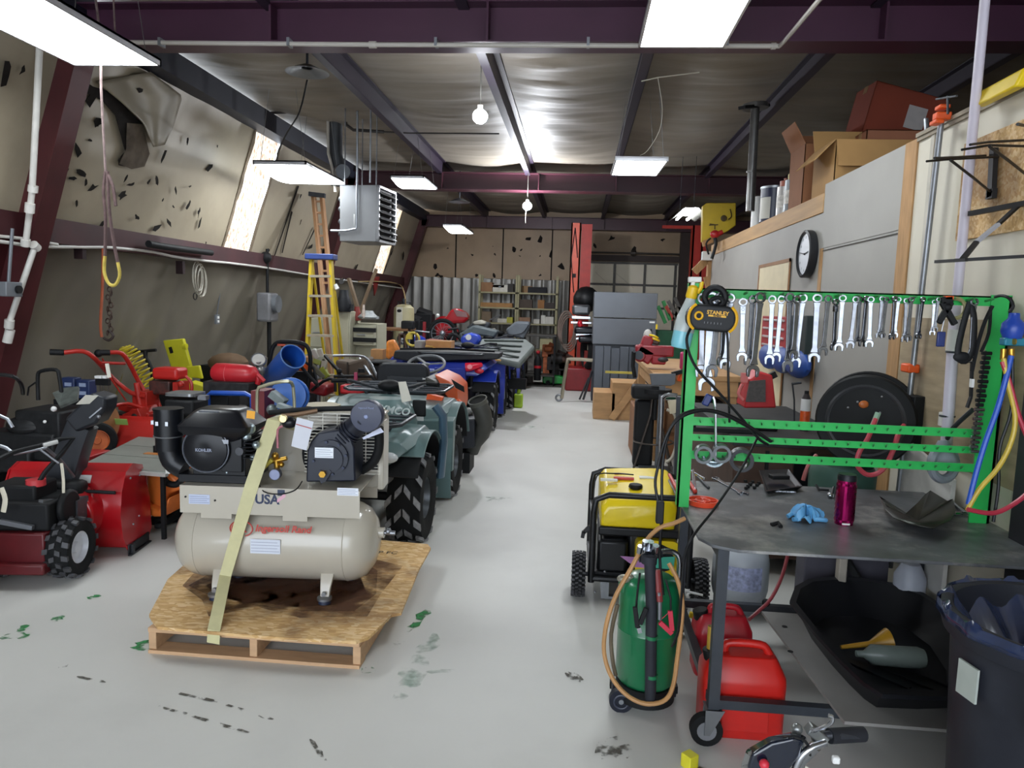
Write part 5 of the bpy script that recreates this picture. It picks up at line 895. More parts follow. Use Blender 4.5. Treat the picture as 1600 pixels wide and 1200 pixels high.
b.ob('spokes', STEEL, t, w=True); B().tube([A(700, 528, 12.8), A(708, 522, 12.8), A(718, 528, 12.8), A(722, 535, 12.8)], .03, 8, sub=2).tube([A(700, 515, 12.8), A(716, 513, 12.8), A(720, 522, 12.8)], .02, 8).bar(A(695, 540, 13), (A(695, 540, 13).x, 13, 0), .08).ob('fork', BLK, t, w=True)
for (P, Y0, col, l, nm, cat) in [(((728, 512), (742, 502), (765, 504), (764, 512), (745, 518)), 13.6, '#2d3238', 'dark folded seat cushion right of the red fairing', 'seat_cushion', 'seat'), (((716, 522), (740, 508), (778, 517), (772, 528), (748, 524), (722, 536)), 12.2, '#4b5457', 'grey moulded lid behind the blue tank', 'moulded_lid', 'lid'), (((762, 520), (770, 512), (776, 520), (774, 530)), 12.9, '#8e8b83', 'pale motor casing between the moulded lid and cargo lid', 'motor_casing', 'part'), (((738, 503), (750, 500), (758, 503), (758, 507), (740, 508)), 13.5, '#a39f93', 'crumpled pale cloth on the dark seat cushion', 'cloth', 'cloth')]:
    B().sheet([A(*p, Y0) for p in P], .3, (0, 1, 0)).ob(nm, M(col, .55, var=.15), label=l, cat=cat, bev=.03)
t = T('green_kettle_sprayer', 'lime green plastic bottle standing on the floor beside the row of quads', 'bottle', A(811, 596, 11.4)); t.location.z = 0
B().box(-.07, -.06, 0, .07, .06, .22).cyl((0, 0, .22), (0, 0, .3), .03).ob('body', M('#9dbf27', .4), t, bev=.02); B().cyl((0, 0, .3), (0, 0, .34), .035).ob('cap', BLK, t)
# items left of the row, between compressor and ladder (depth 6-9 m)
t = T('push_mower', 'mower with a silver bent handle and brown grass bag, in front of the file cabinets', 'mower', (A(550, 600, 7.6).x, 7.6, 0)); Y0 = 7.6
B().tube([A(520, 556, Y0), A(560, 556, Y0), A(575, 562, Y0 - .1), A(585, 580, Y0 - .2), A(598, 608, Y0 - .3)], .014, 8, sub=2).tube([A(562, 560, Y0 + .2), A(578, 585, Y0), A(594, 612, Y0 - .2)], .014, 8).ob('handle', STEEL, t, w=True)
B().sheet([A(*p, Y0 + .1) for p in ((523, 562), (545, 566), (570, 559), (582, 600), (560, 628), (528, 622))], .35, (0, 1, 0)).ob('grass_bag', M('#5a4c3f', .8, var=.15, bump=.2), t, w=True, bev=.03); B().tube([A(543, 566, Y0 + .08), A(543, 600, Y0 + .08)], .01, 6).ob('bag_seam', M('#3d342c', .8), t, w=True)
B().cb((0, .2, .3), (.5, .6, .25)).ob('deck', M('#8e1a20', .4), t, bev=.03)
for s in (-1, 1): wheel(t, (s * .28, .0, .14), (1, 0, 0), .14, .06, 'none', WHT, .5)
t = T('red_toolbox', 'small bright red box under the mower bag', 'box', A(551, 608, 7.0)); B().cb((0, 0, 0), (.22, .15, .09)).ob('box', M('#c01f26', .4), t, bev=.02); B().cb((0, 0, -.42), (.3, .2, .7)).ob('support', BLK, t)
t = T('push_mower', 'dark red mower deck with a black folded handle at the foot of the stepladder', 'mower', (A(505, 615, 7.2).x, 7.2, 0)); Y0 = 7.2
B().tube([A(487, 610, Y0), A(505, 596, Y0), A(522, 592, Y0), A(524, 612, Y0)], .016, 8, sub=2).tube([A(508, 556, Y0 + .3), A(528, 578, Y0 + .1), A(545, 600, Y0), A(565, 615, Y0 - .2)], .018, 8).tube([A(522, 588, Y0), A(580, 588, Y0), A(592, 600, Y0), A(598, 614, Y0)], .016, 8).ob('handle', BLK, t, w=True)
B().cb(A(503, 606, Y0 + .2), (.2, .3, .12), (0, .2, 0)).ob('deck', M('#8a1820', .4, dirt='#3c2020'), t, w=True, bev=.03); B().cyl(A(565, 582, Y0), A(565, 576, Y0), .035).sph(A(530, 580, Y0), .03).ob('knob', BLK, t, w=True); B().cb(A(556, 588, Y0 - .05), (.03, .03, .08)).ob('pink_knob', M('#a83c60', .4), t, w=True); B().box(-.25, -.2, 0, .3, .25, .4).ob('engine', BLK, t, bev=.02)
t = T('hedge_trimmers', 'white and lime garden tools bundled in front of the stepladder', 'tool', (A(498, 580, 7.8).x, 7.8, 0)); Y0 = 7.8
for a, b_, w, col in (((489, 546), (497, 560), .06, '#b9b7ae'), ((499, 545), (503, 560), .03, '#b0ab9d'), ((487, 562), (510, 560), .05, '#9da08f'), ((508, 560), (505, 578), .05, '#b8b4a3'), ((503, 574), (512, 590), .07, '#9aa336'), ((490, 563), (502, 567), .06, '#8d9a4a'), ((488, 570), (508, 590), .08, '#6d6c5a'), ((500, 590), (505, 600), .1, '#7d7b6c')):
    B().bar(A(*a, Y0), A(*b_, Y0), w, .06).ob('tool_head', M(col, .5, var=.15), t, w=True, bev=.01)
B().tube([A(508, 555, Y0), A(522, 575, Y0)], .012, 6).tube([(A(497, 600, Y0).x, Y0, 0), A(497, 570, Y0)], .03, 8).ob('shaft', STEEL, t, w=True)
for (px, py, w, h, Y0, l) in ((465, 583, .2, .14, 8.0, 'brown carton low behind the blue barrel'), (478, 570, .12, .2, 8.4, 'tan carton beside the stepladder foot'), (592, 553, .16, .12, 9.2, 'plain brown carton in front of the drawer cabinet'), (452, 573, .12, .3, 7.8, 'white and brown carton inside the black hoop')):
    c = A(px, py, Y0); B().cb((0, 0, h / 2), (w, .2, h)).cb((0, 0, h + .003), (w + .004, .06, .004)).ob('cardboard_box', CARD, label=l, cat='box', group=None, loc=(0, 0, 0)).location = c - Vector((0, 0, h / 2))
    B().box(-w / 2 - .05, -.12, 0, w / 2 + .05, .15, c.z - h / 2 - .001).ob('storage_crate', BLK, label='dark crate under the ' + l, cat='crate', loc=(0, 0, 0), bev=.01).location = (c.x, c.y, 0)
B().cb(A(466, 571, 7.6), (.2, .1, .1), (0, .2, 0)).ob('orange_case', ORG, label='orange case behind the blue barrel mouth', cat='case', bev=.02)
c = A(466, 571, 7.6); B().box(-.15, -.1, 0, .15, .12, c.z - .07).ob('storage_crate', BLK, label='dark crate under the orange case', cat='crate', loc=(0, 0, 0), bev=.01).location = (c.x, c.y, 0)
B().sheet([A(*p, 9.0) for p in ((603, 533), (614, 530), (622, 545), (624, 556), (610, 562), (602, 560))], .12, (0, 1, 0)).ob('orange_bag', M('#d07a2a', .5, var=.35, sc=14), label='orange and white printed bag beside the brown carton', cat='bag', bev=.03)
B().sheet([A(*p, 8.9) for p in ((604, 568), (612, 557), (628, 553), (632, 562), (630, 575), (618, 572))], .3, (0, 1, 0)).ob('blue_tarp', M('#26378f', .5, var=.2, sc=6, bump=.3), label='crumpled blue tarp in front of the orange bag', cat='tarp', bev=.03)
t = T('utility_machine', 'black motor unit with two small round dials, left of the riding mower seat', 'machine', (A(600, 580, 8.0).x, 8.0, 0)); Y0 = 8.0
B().cb(A(603, 577, Y0), (.36, .3, .1)).cb(A(595, 565, Y0), (.3, .3, .03)).ob('motor', BLK, t, w=True, bev=.015); B().cyl(A(592, 593, Y0), A(620, 594, Y0), .08).ob('drum', M('#5c6063', .35, .6), t, w=True); B().box(-.2, -.1, 0, .2, .3, .5).ob('base', BLK, t)
for px in (600, 608): B().cyl(A(px, 579, Y0 - .16), A(px, 579, Y0 - .15), .02).ob('dial', STEEL, t, w=True)
# ================================================================ back left: ladder, cabinets, tank
t = T('stepladder', 'yellow fibreglass stepladder with a blue top, standing open by the left wall', 'ladder', (-3.4, 9.1, 0)); Y0 = 9.0; LY = M('#bfa420', .4, var=.08)
tl, tr = A(487, 404, Y0), A(517, 404, Y0); k = 2.1
bl, brr = A(478, 600, 8.8), A(527, 600, 8.8); bl = tl + (bl - tl) * (tl.z / (tl.z - bl.z)); brr = tr + (brr - tr) * (tr.z / (tr.z - brr.z))
for a, b_ in ((tl, bl), (tr, brr)): B().bar(a, b_, .035, .08, up=(0, 1, 0)).ob('side_rail', LY, t, w=True)
for i in range(8):
    f = (i + .9) / 8.6; p, q = tl.lerp(bl, f), tr.lerp(brr, f); B().bar(p, q, .09, .03, up=(0, 0, 1)).ob('step', M('#aaa08d', .5, .3), t, w=True)
for a in (tl, tr): B().bar(a, (a.x + .05, a.y + .65, 0), .025, .03, up=(0, 1, 0)).ob('rear_leg', LY, t, w=True)
B().cb((tl + tr) / 2 + Vector((0, 0, .02)), (tr.x - tl.x + .12, .18, .07)).ob('top_cap', M('#2c3f78', .4), t, w=True, bev=.01)
B().cyl(A(523, 445, 9), A(527, 452, 9), .03).ob('white_spray_can', WHT, label='small white bottle hung beside the stepladder', cat='bottle')
t = T('extension_ladder', 'long wooden extension ladder leaning high on the wall behind the stepladder', 'ladder', (-3.6, 10.0, 0)); Y0 = 10.0
WL_ = M('#9a7350', .6, var=.12, sc=4)
a, b_, c, d = A(490, 306, 10.4), A(506, 470, 9.9), A(503, 306, 10.5), A(519, 470, 10.0)
for p, q in ((a, b_), (c, d)): q2 = p + (q - p) * (p.z / (p.z - q.z)); B().bar(p, q2, .04, .1, up=(0, 1, 0)).ob('rail', WL_, t, w=True)
for i in range(9): f = (i + .5) / 9; B().bar(a.lerp(b_, f), c.lerp(d, f), .035, .03).ob('rung', WL_, t, w=True)
B().bar(A(483, 303, 10.3), A(508, 306, 10.3), .06, .06).ob('roller', DST, t, w=True)
BG = M('#a5a28d', .5, var=.05, sc=3)
def cabinet(label, px0, py0, px1, y, dpt, n, x0=None, col=BG, open_=()):
    a, b_ = A(px0, py0, y), A(px1, py0, y); t = T('filing_cabinet', label, 'cabinet', ((a.x + b_.x) / 2, y, 0)); w = (b_.x - a.x) / 2; h = a.z
    B().box(-w, 0, 0, w, dpt, h).ob('body', col, t, bev=.006)
    for i in range(n):
        z0 = h * i / n + .02; z1 = h * (i + 1) / n - .02; o = open_[i] if i < len(open_) else 0
        dr_ = B().box(-w + .015, -.02 - o, z0, w - .015, .0 - (o > 0) * .0 + 0 if not o else -.0, z1).ob('drawer', col, t, bev=.004)
        B().box(-.06, -.035 - o, (z0 + z1) / 2, .06, -.02 - o, (z0 + z1) / 2 + .015).ob('handle', STEEL, dr_)
    return t
cabinet('plain tall beige cabinet just right of the stepladder', 523, 486, 547, 9.9, .5, 1)
cabinet('beige drawer cabinet seen through the stepladder steps', 484, 496, 508, 10.4, .5, 3)
cabinet('wide beige drawer cabinet with two dark open gaps', 548, 505, 590, 10.2, .5, 4, open_=(0, .05, 0, .12))
for py in (520, 534): 
    pass
for z in (515.5, 531): c = A(568, z, 10.05); B().cb(c, (.36, .03, .06)).ob('open_drawer_gap', BLK, bpy.data.objects['filing_cabinet.002'], w=True)
for (px, py, Y0, w, h, col, l, nm) in ((537, 470, 9.9, .25, .3, '#1c1e22', 'dark motor sitting on the tall beige cabinet', 'motor'), (575, 492, 10.2, .3, .12, '#8b8f8f', 'grey power tool on the wide drawer cabinet', 'power_tool'), (558, 490, 10.2, .14, .2, '#7b2a24', 'small red funnel shaped tool on the wide drawer cabinet', 'funnel'), (568, 487, 10.1, .06, .2, '#b9aaa0', 'slim pale bottle on the wide drawer cabinet', 'bottle')):
    c = A(px, py, Y0)
    B().lathe([(.001, -h / 2), (w * .4, -h / 2), (w * .5, -h / 4), (w * .3, h * .2), (w * .25, h / 2), (.001, h / 2)], c, (0, 0, 1), 14).cb(c + Vector((w * .3, 0, -h * .3)), (w * .4, .1, h * .3)).ob(nm, M(col, .5, var=.3, sc=20), label=l, cat=nm.split('_')[-1])
t = T('wall_fan', 'brown wooden arm and red machine leaning on the wall above the drawer cabinet', 'machine', A(555, 470, 11)); B().bar(A(545, 435, 11), A(562, 492, 11), .1, .04).bar(A(588, 420, 11), A(560, 495, 11), .06, .04).ob('arm', M('#6e5a44', .6), t, w=True); B().cyl(A(535, 438, 11), A(533, 440, 10.9), .04).ob('lamp', CHR, t, w=True)
B().sheet([wl(*p, .14) for p in ((582, 433), (592, 432), (588, 450), (584, 462))], .02, WN).ob('red_rag', M('#7d1f1b', .8), label='red rag hanging from the girt beneath the far skylight', cat='rag')
B().tube([wl(560, 440, .2), wl(600, 440, .2), wl(625, 445, .25), A(632, 460, 14), A(634, 480, 14)], .012, 6, sub=3).ob('air_hose', M('#a58c60', .6), label='tan air hose drooping along the wall to the upright tank', cat='hose')
t = T('upright_tank', 'cream upright air tank with a black oval label at the far left corner', 'tank', (A(631, 500, 14).x, 14, 0)); c = A(631, 476, 14)
B().lathe([(.001, .25), (.14, .25), (.19, .33), (.2, .4), (.2, c.z - .15), (.19, c.z - .06), (.12, c.z), (.001, c.z + .01)], (0, 0, 0), (0, 0, 1), 28).ob('tank', M('#b3aa85', .4, var=.06, dirt='#6b6250'), t)
for a in (0, 2.1, 4.2): B().bar((.14 * math.cos(a), .14 * math.sin(a), 0), (.14 * math.cos(a), .14 * math.sin(a), .35), .04, .01).ob('leg', DST, t)
B().torus((0, 0, c.z + .05), (0, 0, 1), .13, .012, 22, 6).tube([(-.12, 0, c.z), (-.12, 0, c.z + .06)], .012).tube([(.12, 0, c.z), (.12, 0, c.z + .06)], .012).cyl((0, 0, c.z), (0, 0, c.z + .12), .04).ob('collar', DST, t)
B().cb((-.04, -.2, c.z - .25), (.12, .02, .4)).ob('label', M('#c8c4b3', .5), t); B().sph((-.04, -.215, c.z - .12), (.045, .01, .03)).ob('oval_mark', BLK, t)
for (px, py, Y0, w, h, l) in ((663, 490, 15.5, .4, 1.2, 'tall dark covered engine stack in the far left corner'), (648, 500, 15.0, .3, .6, 'dark engine block right of the cream tank')):
    c = A(px, py, Y0); b = B().box(-w / 2, -.2, 0, w / 2, .2, c.z).cb((0, 0, c.z), (w * .8, .3, .15), (.2, .3, .1)).cb((w * .2, -.1, c.z - .4), (w * .9, .3, .2), (.1, -.2, .3)).cb((-w * .1, -.15, c.z - .8), (w, .3, .2), (.3, .1, .1))
    b.ob('covered_engine', M('#17171a', .7, var=.4, sc=12), label=l, cat='engine', loc=(0, 0, 0), bev=.02).location = (c.x, c.y, 0)
t = T('work_table', 'brown topped work table in front of the cream tank', 'table', (A(612, 515, 12).x, 12, 0)); z = A(612, 512, 12).z
B().box(-.3, -.3, z - .04, .35, .3, z).ob('tabletop', M('#7b5433', .7, var=.15), t, bev=.004)
for x in (-.26, .3):
    for y in (-.25, .25): B().box(x - .03, y - .03, 0, x + .03, y + .03, z - .04).ob('leg', BLK, t)
B().cb(A(638, 506, 11.8) - Vector((0, 0, .02)), (.2, .2, .14)).ob('dark_machine', BLK, label='black part on the brown work table', cat='part', bev=.02)
t = T('hand_truck', 'rusty cart frame with yellow wheels parts behind the orange bag', 'cart', (A(635, 545, 11).x, 11, 0)); Y0 = 11
B().tube([A(624, 560, Y0), A(624, 522, Y0), A(650, 520, Y0), A(652, 560, Y0)], .02, 8).tube([A(632, 522, Y0), A(636, 560, Y0)], .018, 8).ob('frame', M('#4b3328', .6), t, w=True); B().bar((A(624, 560, Y0).x, Y0, 0), A(624, 560, Y0), .04).bar((A(652, 560, Y0).x, Y0, 0), A(652, 560, Y0), .04).ob('leg', BLK, t, w=True)
B().torus(A(645, 530, Y0), (0, 1, 0), .1, .02).cb(A(640, 526, Y0), (.08, .05, .08)).ob('yellow_part', M('#b5a03a', .5), t, w=True)
B().cb(A(663, 520, 13), (.05, .05, .4)).cb((A(663, 520, 13).x, 13, .4), (.08, .08, .8)).ob('red_post', M('#8a1a20', .4), label='thin red upright post behind the quads', cat='post')
# ---------------------------------------------------------------- metal shelving
SY = 17.3; SHM = M('#8d8666', .5, .3, var=.08, dirt='#6a6450'); sx = [A(747, 500, SY).x, A(807, 500, SY).x, A(870, 500, SY).x]; stop = A(800, 430, SY).z
for k in (0, 1):
    t = T('shelving_unit', 'beige metal shelving unit against the back wall, ' + ('left bay with the white box' if k == 0 else 'right bay beside the orange lift'), 'shelf', (sx[k], SY, 0), group='back wall shelving'); W = sx[k + 1] - sx[k]
    for x in (.02, W - .02):
        for y in (0, .45): B().box(x - .025, y - .02, 0, x + .025, y + .02, stop).ob('post', SHM, t)
    for py in (457, 481, 505, 545): z = A(800, py, SY).z; B().box(0, -.02, z - .03, W, .47, z + .005).ob('shelf', SHM, t)
def onshelf(px, w, py, h, col, nm, l, rot=0, d=.3):
    z = A(800, py, SY).z + .006; x = A(px, py, SY).x; B().cb((0, 0, h / 2), (w, d, h), (0, 0, rot)).cb((0, 0, h + .002), (w * .98, .04, .003)).ob(nm, M(col, .7, var=.12), label=l, cat='box', loc=(0, 0, 0), bev=.006).location = (x, SY + .2, z)
onshelf(758, .32, 457, .22, '#8b6544', 'cardboard_box', 'brown box on the top shelf of the left bay'); onshelf(781, .36, 457, .17, '#c9c5ba', 'white_box', 'white box with a small grey mark on the top shelf'); onshelf(778, .28, 450, .06, '#9c5f42', 'cardboard_box', 'reddish flat box lying on the white box'); B().cb(A(781, 448, SY + .03), (.06, .01, .03)).ob('mark', GRY, bpy.data.objects['white_box'], w=True)
onshelf(822, .2, 457, .16, '#9a7a57', 'cardboard_box', 'tan tilted box on the top shelf of the right bay', .3); onshelf(839, .45, 457, .14, '#26262a', 'black_crate', 'black crate on the top shelf of the right bay'); onshelf(797, .14, 457, .2, '#33302d', 'dark_canister', 'dark canister right of the white box')
onshelf(774, .8, 481, .1, '#9c7242', 'long_carton', 'long flat carton on the second shelf of the left bay'); onshelf(845, .16, 481, .2, '#96673a', 'small_carton', 'small upright carton on the second shelf of the right bay'); onshelf(818, .4, 481, .2, '#4a3d34', 'brown_bundle', 'brown bundled hose on the second shelf of the right bay'); onshelf(858, .25, 481, .14, '#3e3532', 'dark_parts_bin', 'dark parts bin at the right end of the second shelf')
onshelf(759, .22, 505, .25, '#6d5c48', 'dull_bucket', 'dull bucket on the third shelf of the left bay'); onshelf(784, .22, 505, .09, '#c5c0b4', 'white_packet', 'white packet on the third shelf of the left bay'); onshelf(796, .14, 505, .13, '#a9a440', 'yellow_canister', 'yellow canister on the third shelf of the left bay'); onshelf(818, .3, 505, .14, '#8e6d55', 'cardboard_box', 'brown box on the third shelf of the right bay'); onshelf(848, .1, 505, .2, '#d5d2c9', 'white_bottle', 'tall white bottle on the third shelf of the right bay'); onshelf(858, .2, 505, .17, '#cfcbc2', 'white_jug', 'white jug group at the right end of the third shelf'); onshelf(838, .14, 505, .1, '#c7c4bb', 'white_tub', 'low white tub on the third shelf of the right bay')
B().bar(A(765, 500, SY - .02), A(782, 492, SY - .1), .03).ob('grey_tool', STEEL, label='slanted grey tool lying across the third shelf', cat='tool')
onshelf(853, .3, 545, .25, '#b3ab86', 'cream_jug', 'cream plastic jug on the lowest shelf of the right bay'); onshelf(780, .5, 545, .25, '#4b463e', 'dark_carton', 'dark carton on the lowest shelf of the left bay')
# black wheeled carts in front of the shelves
t = T('equipment_cart', 'black wheeled cart with a flat tray in front of the right shelving bay', 'cart', (A(842, 560, 14.8).x, 14.8, 0)); z = A(840, 522, 14.8).z
B().box(-.35, -.25, z - .04, .35, .25, z).box(-.33, -.23, .2, .33, .23, .23).each('tray', M('#3a3834', .5), t, bev=.005)
for x in (-.32, .32):
    for y in (-.2, .2): B().box(x - .02, y - .02, .06, x + .02, y + .02, z - .03).ob('leg', BLK, t); B().cyl((x - .01, y, .04), (x + .01, y, .04), .04).ob('caster', RUB, t)
t = T('fire_extinguisher', 'black and red extinguisher standing under the wheeled cart', 'extinguisher', A(840, 575, 14.6)); B().lathe([(.001, -.25), (.07, -.25), (.075, -.23), (.075, .15), (.05, .22), (.02, .26), (.02, .3), (.001, .3)], (0, 0, 0), (0, 0, 1), 18).ob('cylinder', BLK, t); B().cyl((0, 0, .0), (0, 0, .05), .077).ob('red_label', M('#b0202a', .4), t); B().sph((0, 0, .32), .04).ob('red_valve', M('#b0202a', .4), t)
for (px, py, w, h, col, l, nm) in ((857, 548, .25, .25, '#a2562e', 'orange engine part on the floor left of the lift', 'engine_part'), (870, 565, .4, .35, '#2c2928', 'dark gearbox at the foot of the orange lift column', 'gearbox'), (828, 560, .2, .5, '#6e6a64', 'grey engine stand left of the extinguisher', 'engine_stand'), (885, 565, .3, .3, '#5b4238', 'brown rusty housing beside the lift column', 'rusty_housing')):
    c = A(px, py, 15.2); b = B().cb((0, 0, 0), (w, .3, h)).cyl((-w * .3, -.2, h * .2), (w * .3, -.2, h * .2), w * .25).cb((w * .2, -.1, h * .4), (w * .5, .2, h * .4), (.2, .4, 0)).box(-w * .4, -.12, -c.z, w * .4, .12, 0)
    b.ob(nm, M(col, .6, var=.45, sc=15), label=l, cat='part', loc=(0, 0, 0), bev=.01).location = c
t = T('floor_jack', 'bright green low floor jack at the end of the aisle', 'jack', (A(880, 590, 15.3).x, 15.0, 0)); GJ = M('#1f9a3c', .4, var=.12)
B().prism([(-.4, .03), (.5, .03), (.5, .1), (.1, .16), (-.1, .2), (-.38, .2), (-.42, .12)], 'xz', -.15, .15).ob('body', GJ, t, bev=.02)
for x in (-.3, .42):
    for y in (-.17, .17): B().cyl((x, y - .02, .05), (x, y + .02, .05), .05).ob('wheel', BLK, t)
B().tube([(.1, 0, .2), (.5, -.1, .28)], .02).ob('handle', STEEL, t)
B().box(-.6, -.4, 0, .6, .4, .012).ob('floor_mat', M('#46443f', .9), label='dark mat on the floor under the wheeled cart', cat='mat', loc=(0, 0, 0)).location = (A(842, 588, 15.3).x, 14.9, 0)
# two post lift
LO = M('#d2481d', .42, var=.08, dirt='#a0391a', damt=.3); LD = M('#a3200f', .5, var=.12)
t = T('vehicle_lift', 'orange two post vehicle lift standing in front of the roll up door', 'lift', (1.0, 15.0, 0)); zt = 3.32
for px0, px1, sg in ((889, 914, 1), (1078, 1094, -1)):
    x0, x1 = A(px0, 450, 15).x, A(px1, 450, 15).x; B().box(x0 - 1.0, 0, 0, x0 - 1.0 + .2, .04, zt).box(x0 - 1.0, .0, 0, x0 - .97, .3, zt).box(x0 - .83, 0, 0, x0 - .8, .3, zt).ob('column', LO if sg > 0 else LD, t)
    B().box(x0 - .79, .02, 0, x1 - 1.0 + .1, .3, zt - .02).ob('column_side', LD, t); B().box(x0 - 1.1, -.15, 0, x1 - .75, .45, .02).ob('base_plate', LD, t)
    B().box(x0 - .95, -.01, zt - 1.1, x0 - .87, .0, zt - 1.02).ob('slot', BLK, t)
    if sg > 0: B().tube([(x0 - .92, -.01, zt - .1), (x0 - .98, -.02, zt - .7), (x0 - .9, -.02, zt - 1.4)], .01, 5).tube([(x0 - .92, -.01, zt - .1), (x0 - .85, -.02, zt - .7)], .01, 5).ob('cable', BLK, t)
B().box(A(1036, 353, 15).x - 1.0, .1, zt - .06, A(1085, 353, 15).x - 1.0, .2, zt).ob('top_bar', LD, t)
t = T('touring_motorcycle', 'black and chrome touring motorcycle raised by the lift, seen from the rear', 'motorcycle', A(915, 545, 14.0)); t.location.z = .45; Y0 = 13.9
B().torus(A(918, 548, Y0 + .2), (1, .25, 0), .3, .07, 28, 10).ob('rear_wheel', RUB, t, w=True); B().sph(A(916, 468, Y0 + .5), (.26, .35, .26)).ob('windshield', M('#0d0e10', .5), t, w=True)
B().cb(A(908, 484, Y0), (.34, .3, .2)).ob('top_case', M('#3b3d40', .3, coat=.4), t, w=True, bev=.05, seg=3); B().cb(A(908, 496, Y0 - .05), (.36, .3, .06)).cb(A(908, 504, Y0), (.4, .25, .05)).ob('chrome_trim', CHR, t, w=True, bev=.01)
B().cb(A(916, 516, Y0), (.45, .4, .14)).cb(A(920, 530, Y0), (.4, .4, .12)).ob('saddlebag', BLKG, t, w=True, bev=.04); B().sph(A(906, 503 + 2, Y0 - .15), .05).sph(A(907, 508, Y0 - .15), .045).ob('tail_lamp', M('#c4202e', .3), t, w=True)
for py in (523, 529): B().bar(A(900, py, Y0 - .15), A(928, py - 2, Y0 - .15), .03).ob('bumper', CHR, t, w=True)
B().bar(A(918, 548, Y0 + .2), (A(918, 548, Y0 + .2).x, Y0 + .2, .3), .12).ob('lift_arm', LD, t, w=True)
B().box(-.25, -.3, 0, .3, .3, .45).ob('red_pedestal', M('#7c1016', .4), label='dark red drum shaped base under the raised motorcycle', cat='stand', loc=(0, 0, 0), bev=.03).location = (A(904, 575, 14.3).x, 14.3, 0)
b = B()
for i in range(4): c = A(885, 505 + i * 3, 14.4); b.tube([c + Vector((.16 * math.cos(a) + .02 * i, 0, .34 * math.sin(a) - .1)) for a in [2 * PI * k / 14 for k in range(14)]], .016, 6, closed=True)
b.ob('hose_loops', M('#6b5a50', .6), label='grey brown hoses looped at the left lift column', cat='hose')
t = T('creeper_bench', 'silver tubular wheeled frame standing left of the grey cabinets', 'frame', (A(890, 610, 12.4).x, 12.6, 0)); Y0 = 12.3
B().tube([(A(878, 610, Y0).x, Y0, .06), A(886, 568, Y0), A(892, 561, Y0), A(926, 563, Y0)], .03, 8, sub=2).ob('frame', M('#b3aa97', .3, .7), t, w=True); B().tube([A(925, 580, Y0 + .2), (A(912, 612, Y0).x, Y0 + .2, .03)], .02, 8).tube([A(920, 590, Y0 + .2), (A(906, 612, Y0).x, Y0 + .2, .03)], .016, 8).ob('leg', DST, t, w=True)
B().torus((A(874, 602, Y0).x, Y0, .07), (0, 1, 0), .05, .018).ob('caster', STEEL, t, w=True)
# grey cabinets
t = T('grey_cabinet', 'large grey sheet metal cabinet with a horizontal seam behind the vice', 'cabinet', (A(975, 600, 12.6).x, 12.6, 0)); GC = M('#5f6267', .35, .5, var=.1, sc=2)
x0, x1 = A(927, 500, 12.6).x - t.location.x, A(1026, 500, 12.6).x - t.location.x; zt, zm, zb = A(975, 457, 12.6).z, A(975, 498, 12.6).z, A(975, 539, 12.6).z
B().box(x0, 0, zm + .012, x1, .7, zt).ob('upper_door', GC, t, bev=.006); B().box(x0, .01, zb, x1, .7, zm).ob('lower_door', GC, t, bev=.006); B().box(x0 + .02, .03, .0, x1 - .02, .68, zb).ob('body', M('#3c3f45', .5, .3), t)
B().box(x1 - .12, -.004, zm - .06, x1 - .03, .0, zm - .03).ob('badge', WHT, t); B().box(x1 - .01, -.01, zm - .16, x1 + .02, .0, zm - .08).ob('yellow_tag', YEL, t)
t = T('metal_panels', 'stack of tall grey metal panels leaning on the front of the grey cabinet', 'panel', (A(975, 600, 12.2).x, 12.3, 0)); xs = [927, 941, 952, 966, 980, 1010]
for i in range(5): a, b_ = A(xs[i], 600, 12.3).x - t.location.x, A(xs[i + 1], 600, 12.3).x - t.location.x; B().box(a + .006, -.02 * (i % 2), 0, b_, .1, zb - .02 - .03 * (i == 2)).ob('panel', M('#565b63', .4, .4, var=.1, sc=2), t, bev=.004)
# cart with green bin right of the cabinets
t = T('green_bin', 'green plastic bin of long tools right of the grey cabinet', 'bin', (A(1050, 540, 13.5).x, 13.5, 0)); B().box(-.3, -.2, 0, .3, .2, 1.25).ob('bin', M('#1d5b3c', .5, var=.15), t, bev=.02)
for i, (a, b_, c) in enumerate((((1028, 478), (1040, 505), '#2f8f4a'), ((1036, 470), (1047, 500), '#2f8f4a'), ((1040, 478), (1052, 500), '#b8382c'), ((1044, 470), (1060, 498), '#55504a'), ((1054, 465), (1066, 490), '#3a3632'), ((1062, 480), (1052, 500), '#6a645a'))): B().bar(A(*a, 13.3), A(*b_, 13.3), .06).ob('tool', M(c, .5), t, w=True)
# ---------------------------------------------------------------- right middle: stairs, bench, vice, stool
WD = M('#b58d61', .65, var=.15, sc=4, stretch=(1, 4, 4), bump=.1)
t = T('wooden_steps', 'small unpainted wooden steps in front of the grey panels', 'steps', (.6, 10.9, 0))
c = [A(*p, 10.6) for p in ((928, 615), (956, 615), (958, 645), (928, 638))]
B().box(c[0].x - .6, -.35, .0, c[1].x - .55, .3, .02 + A(940, 615, 10.6).z).ob('lower_tread_block', WD, t, bev=.006); z2 = A(980, 598, 10.6).z
B().box(c[1].x - .6, -.35, .0, c[1].x - .1, .3, z2).ob('upper_tread_block', WD, t, bev=.006); B().bar((.42, -.4, z2 + .2), (-.06, -.4, .02), .1, .03, up=(0, 1, 0)).ob('stringer', WD, t)
B().cb(A(968, 582, 10.3), (.4, .05, .03)).ob('yellow_level', M('#c0ae4a', .5), label='yellow level lying above the wooden steps', cat='tool')
t = T('workbench', 'worn wooden workbench carrying a red vice, along the right of the aisle', 'workbench', (1.55, 8.6, 0)); zb_ = .95
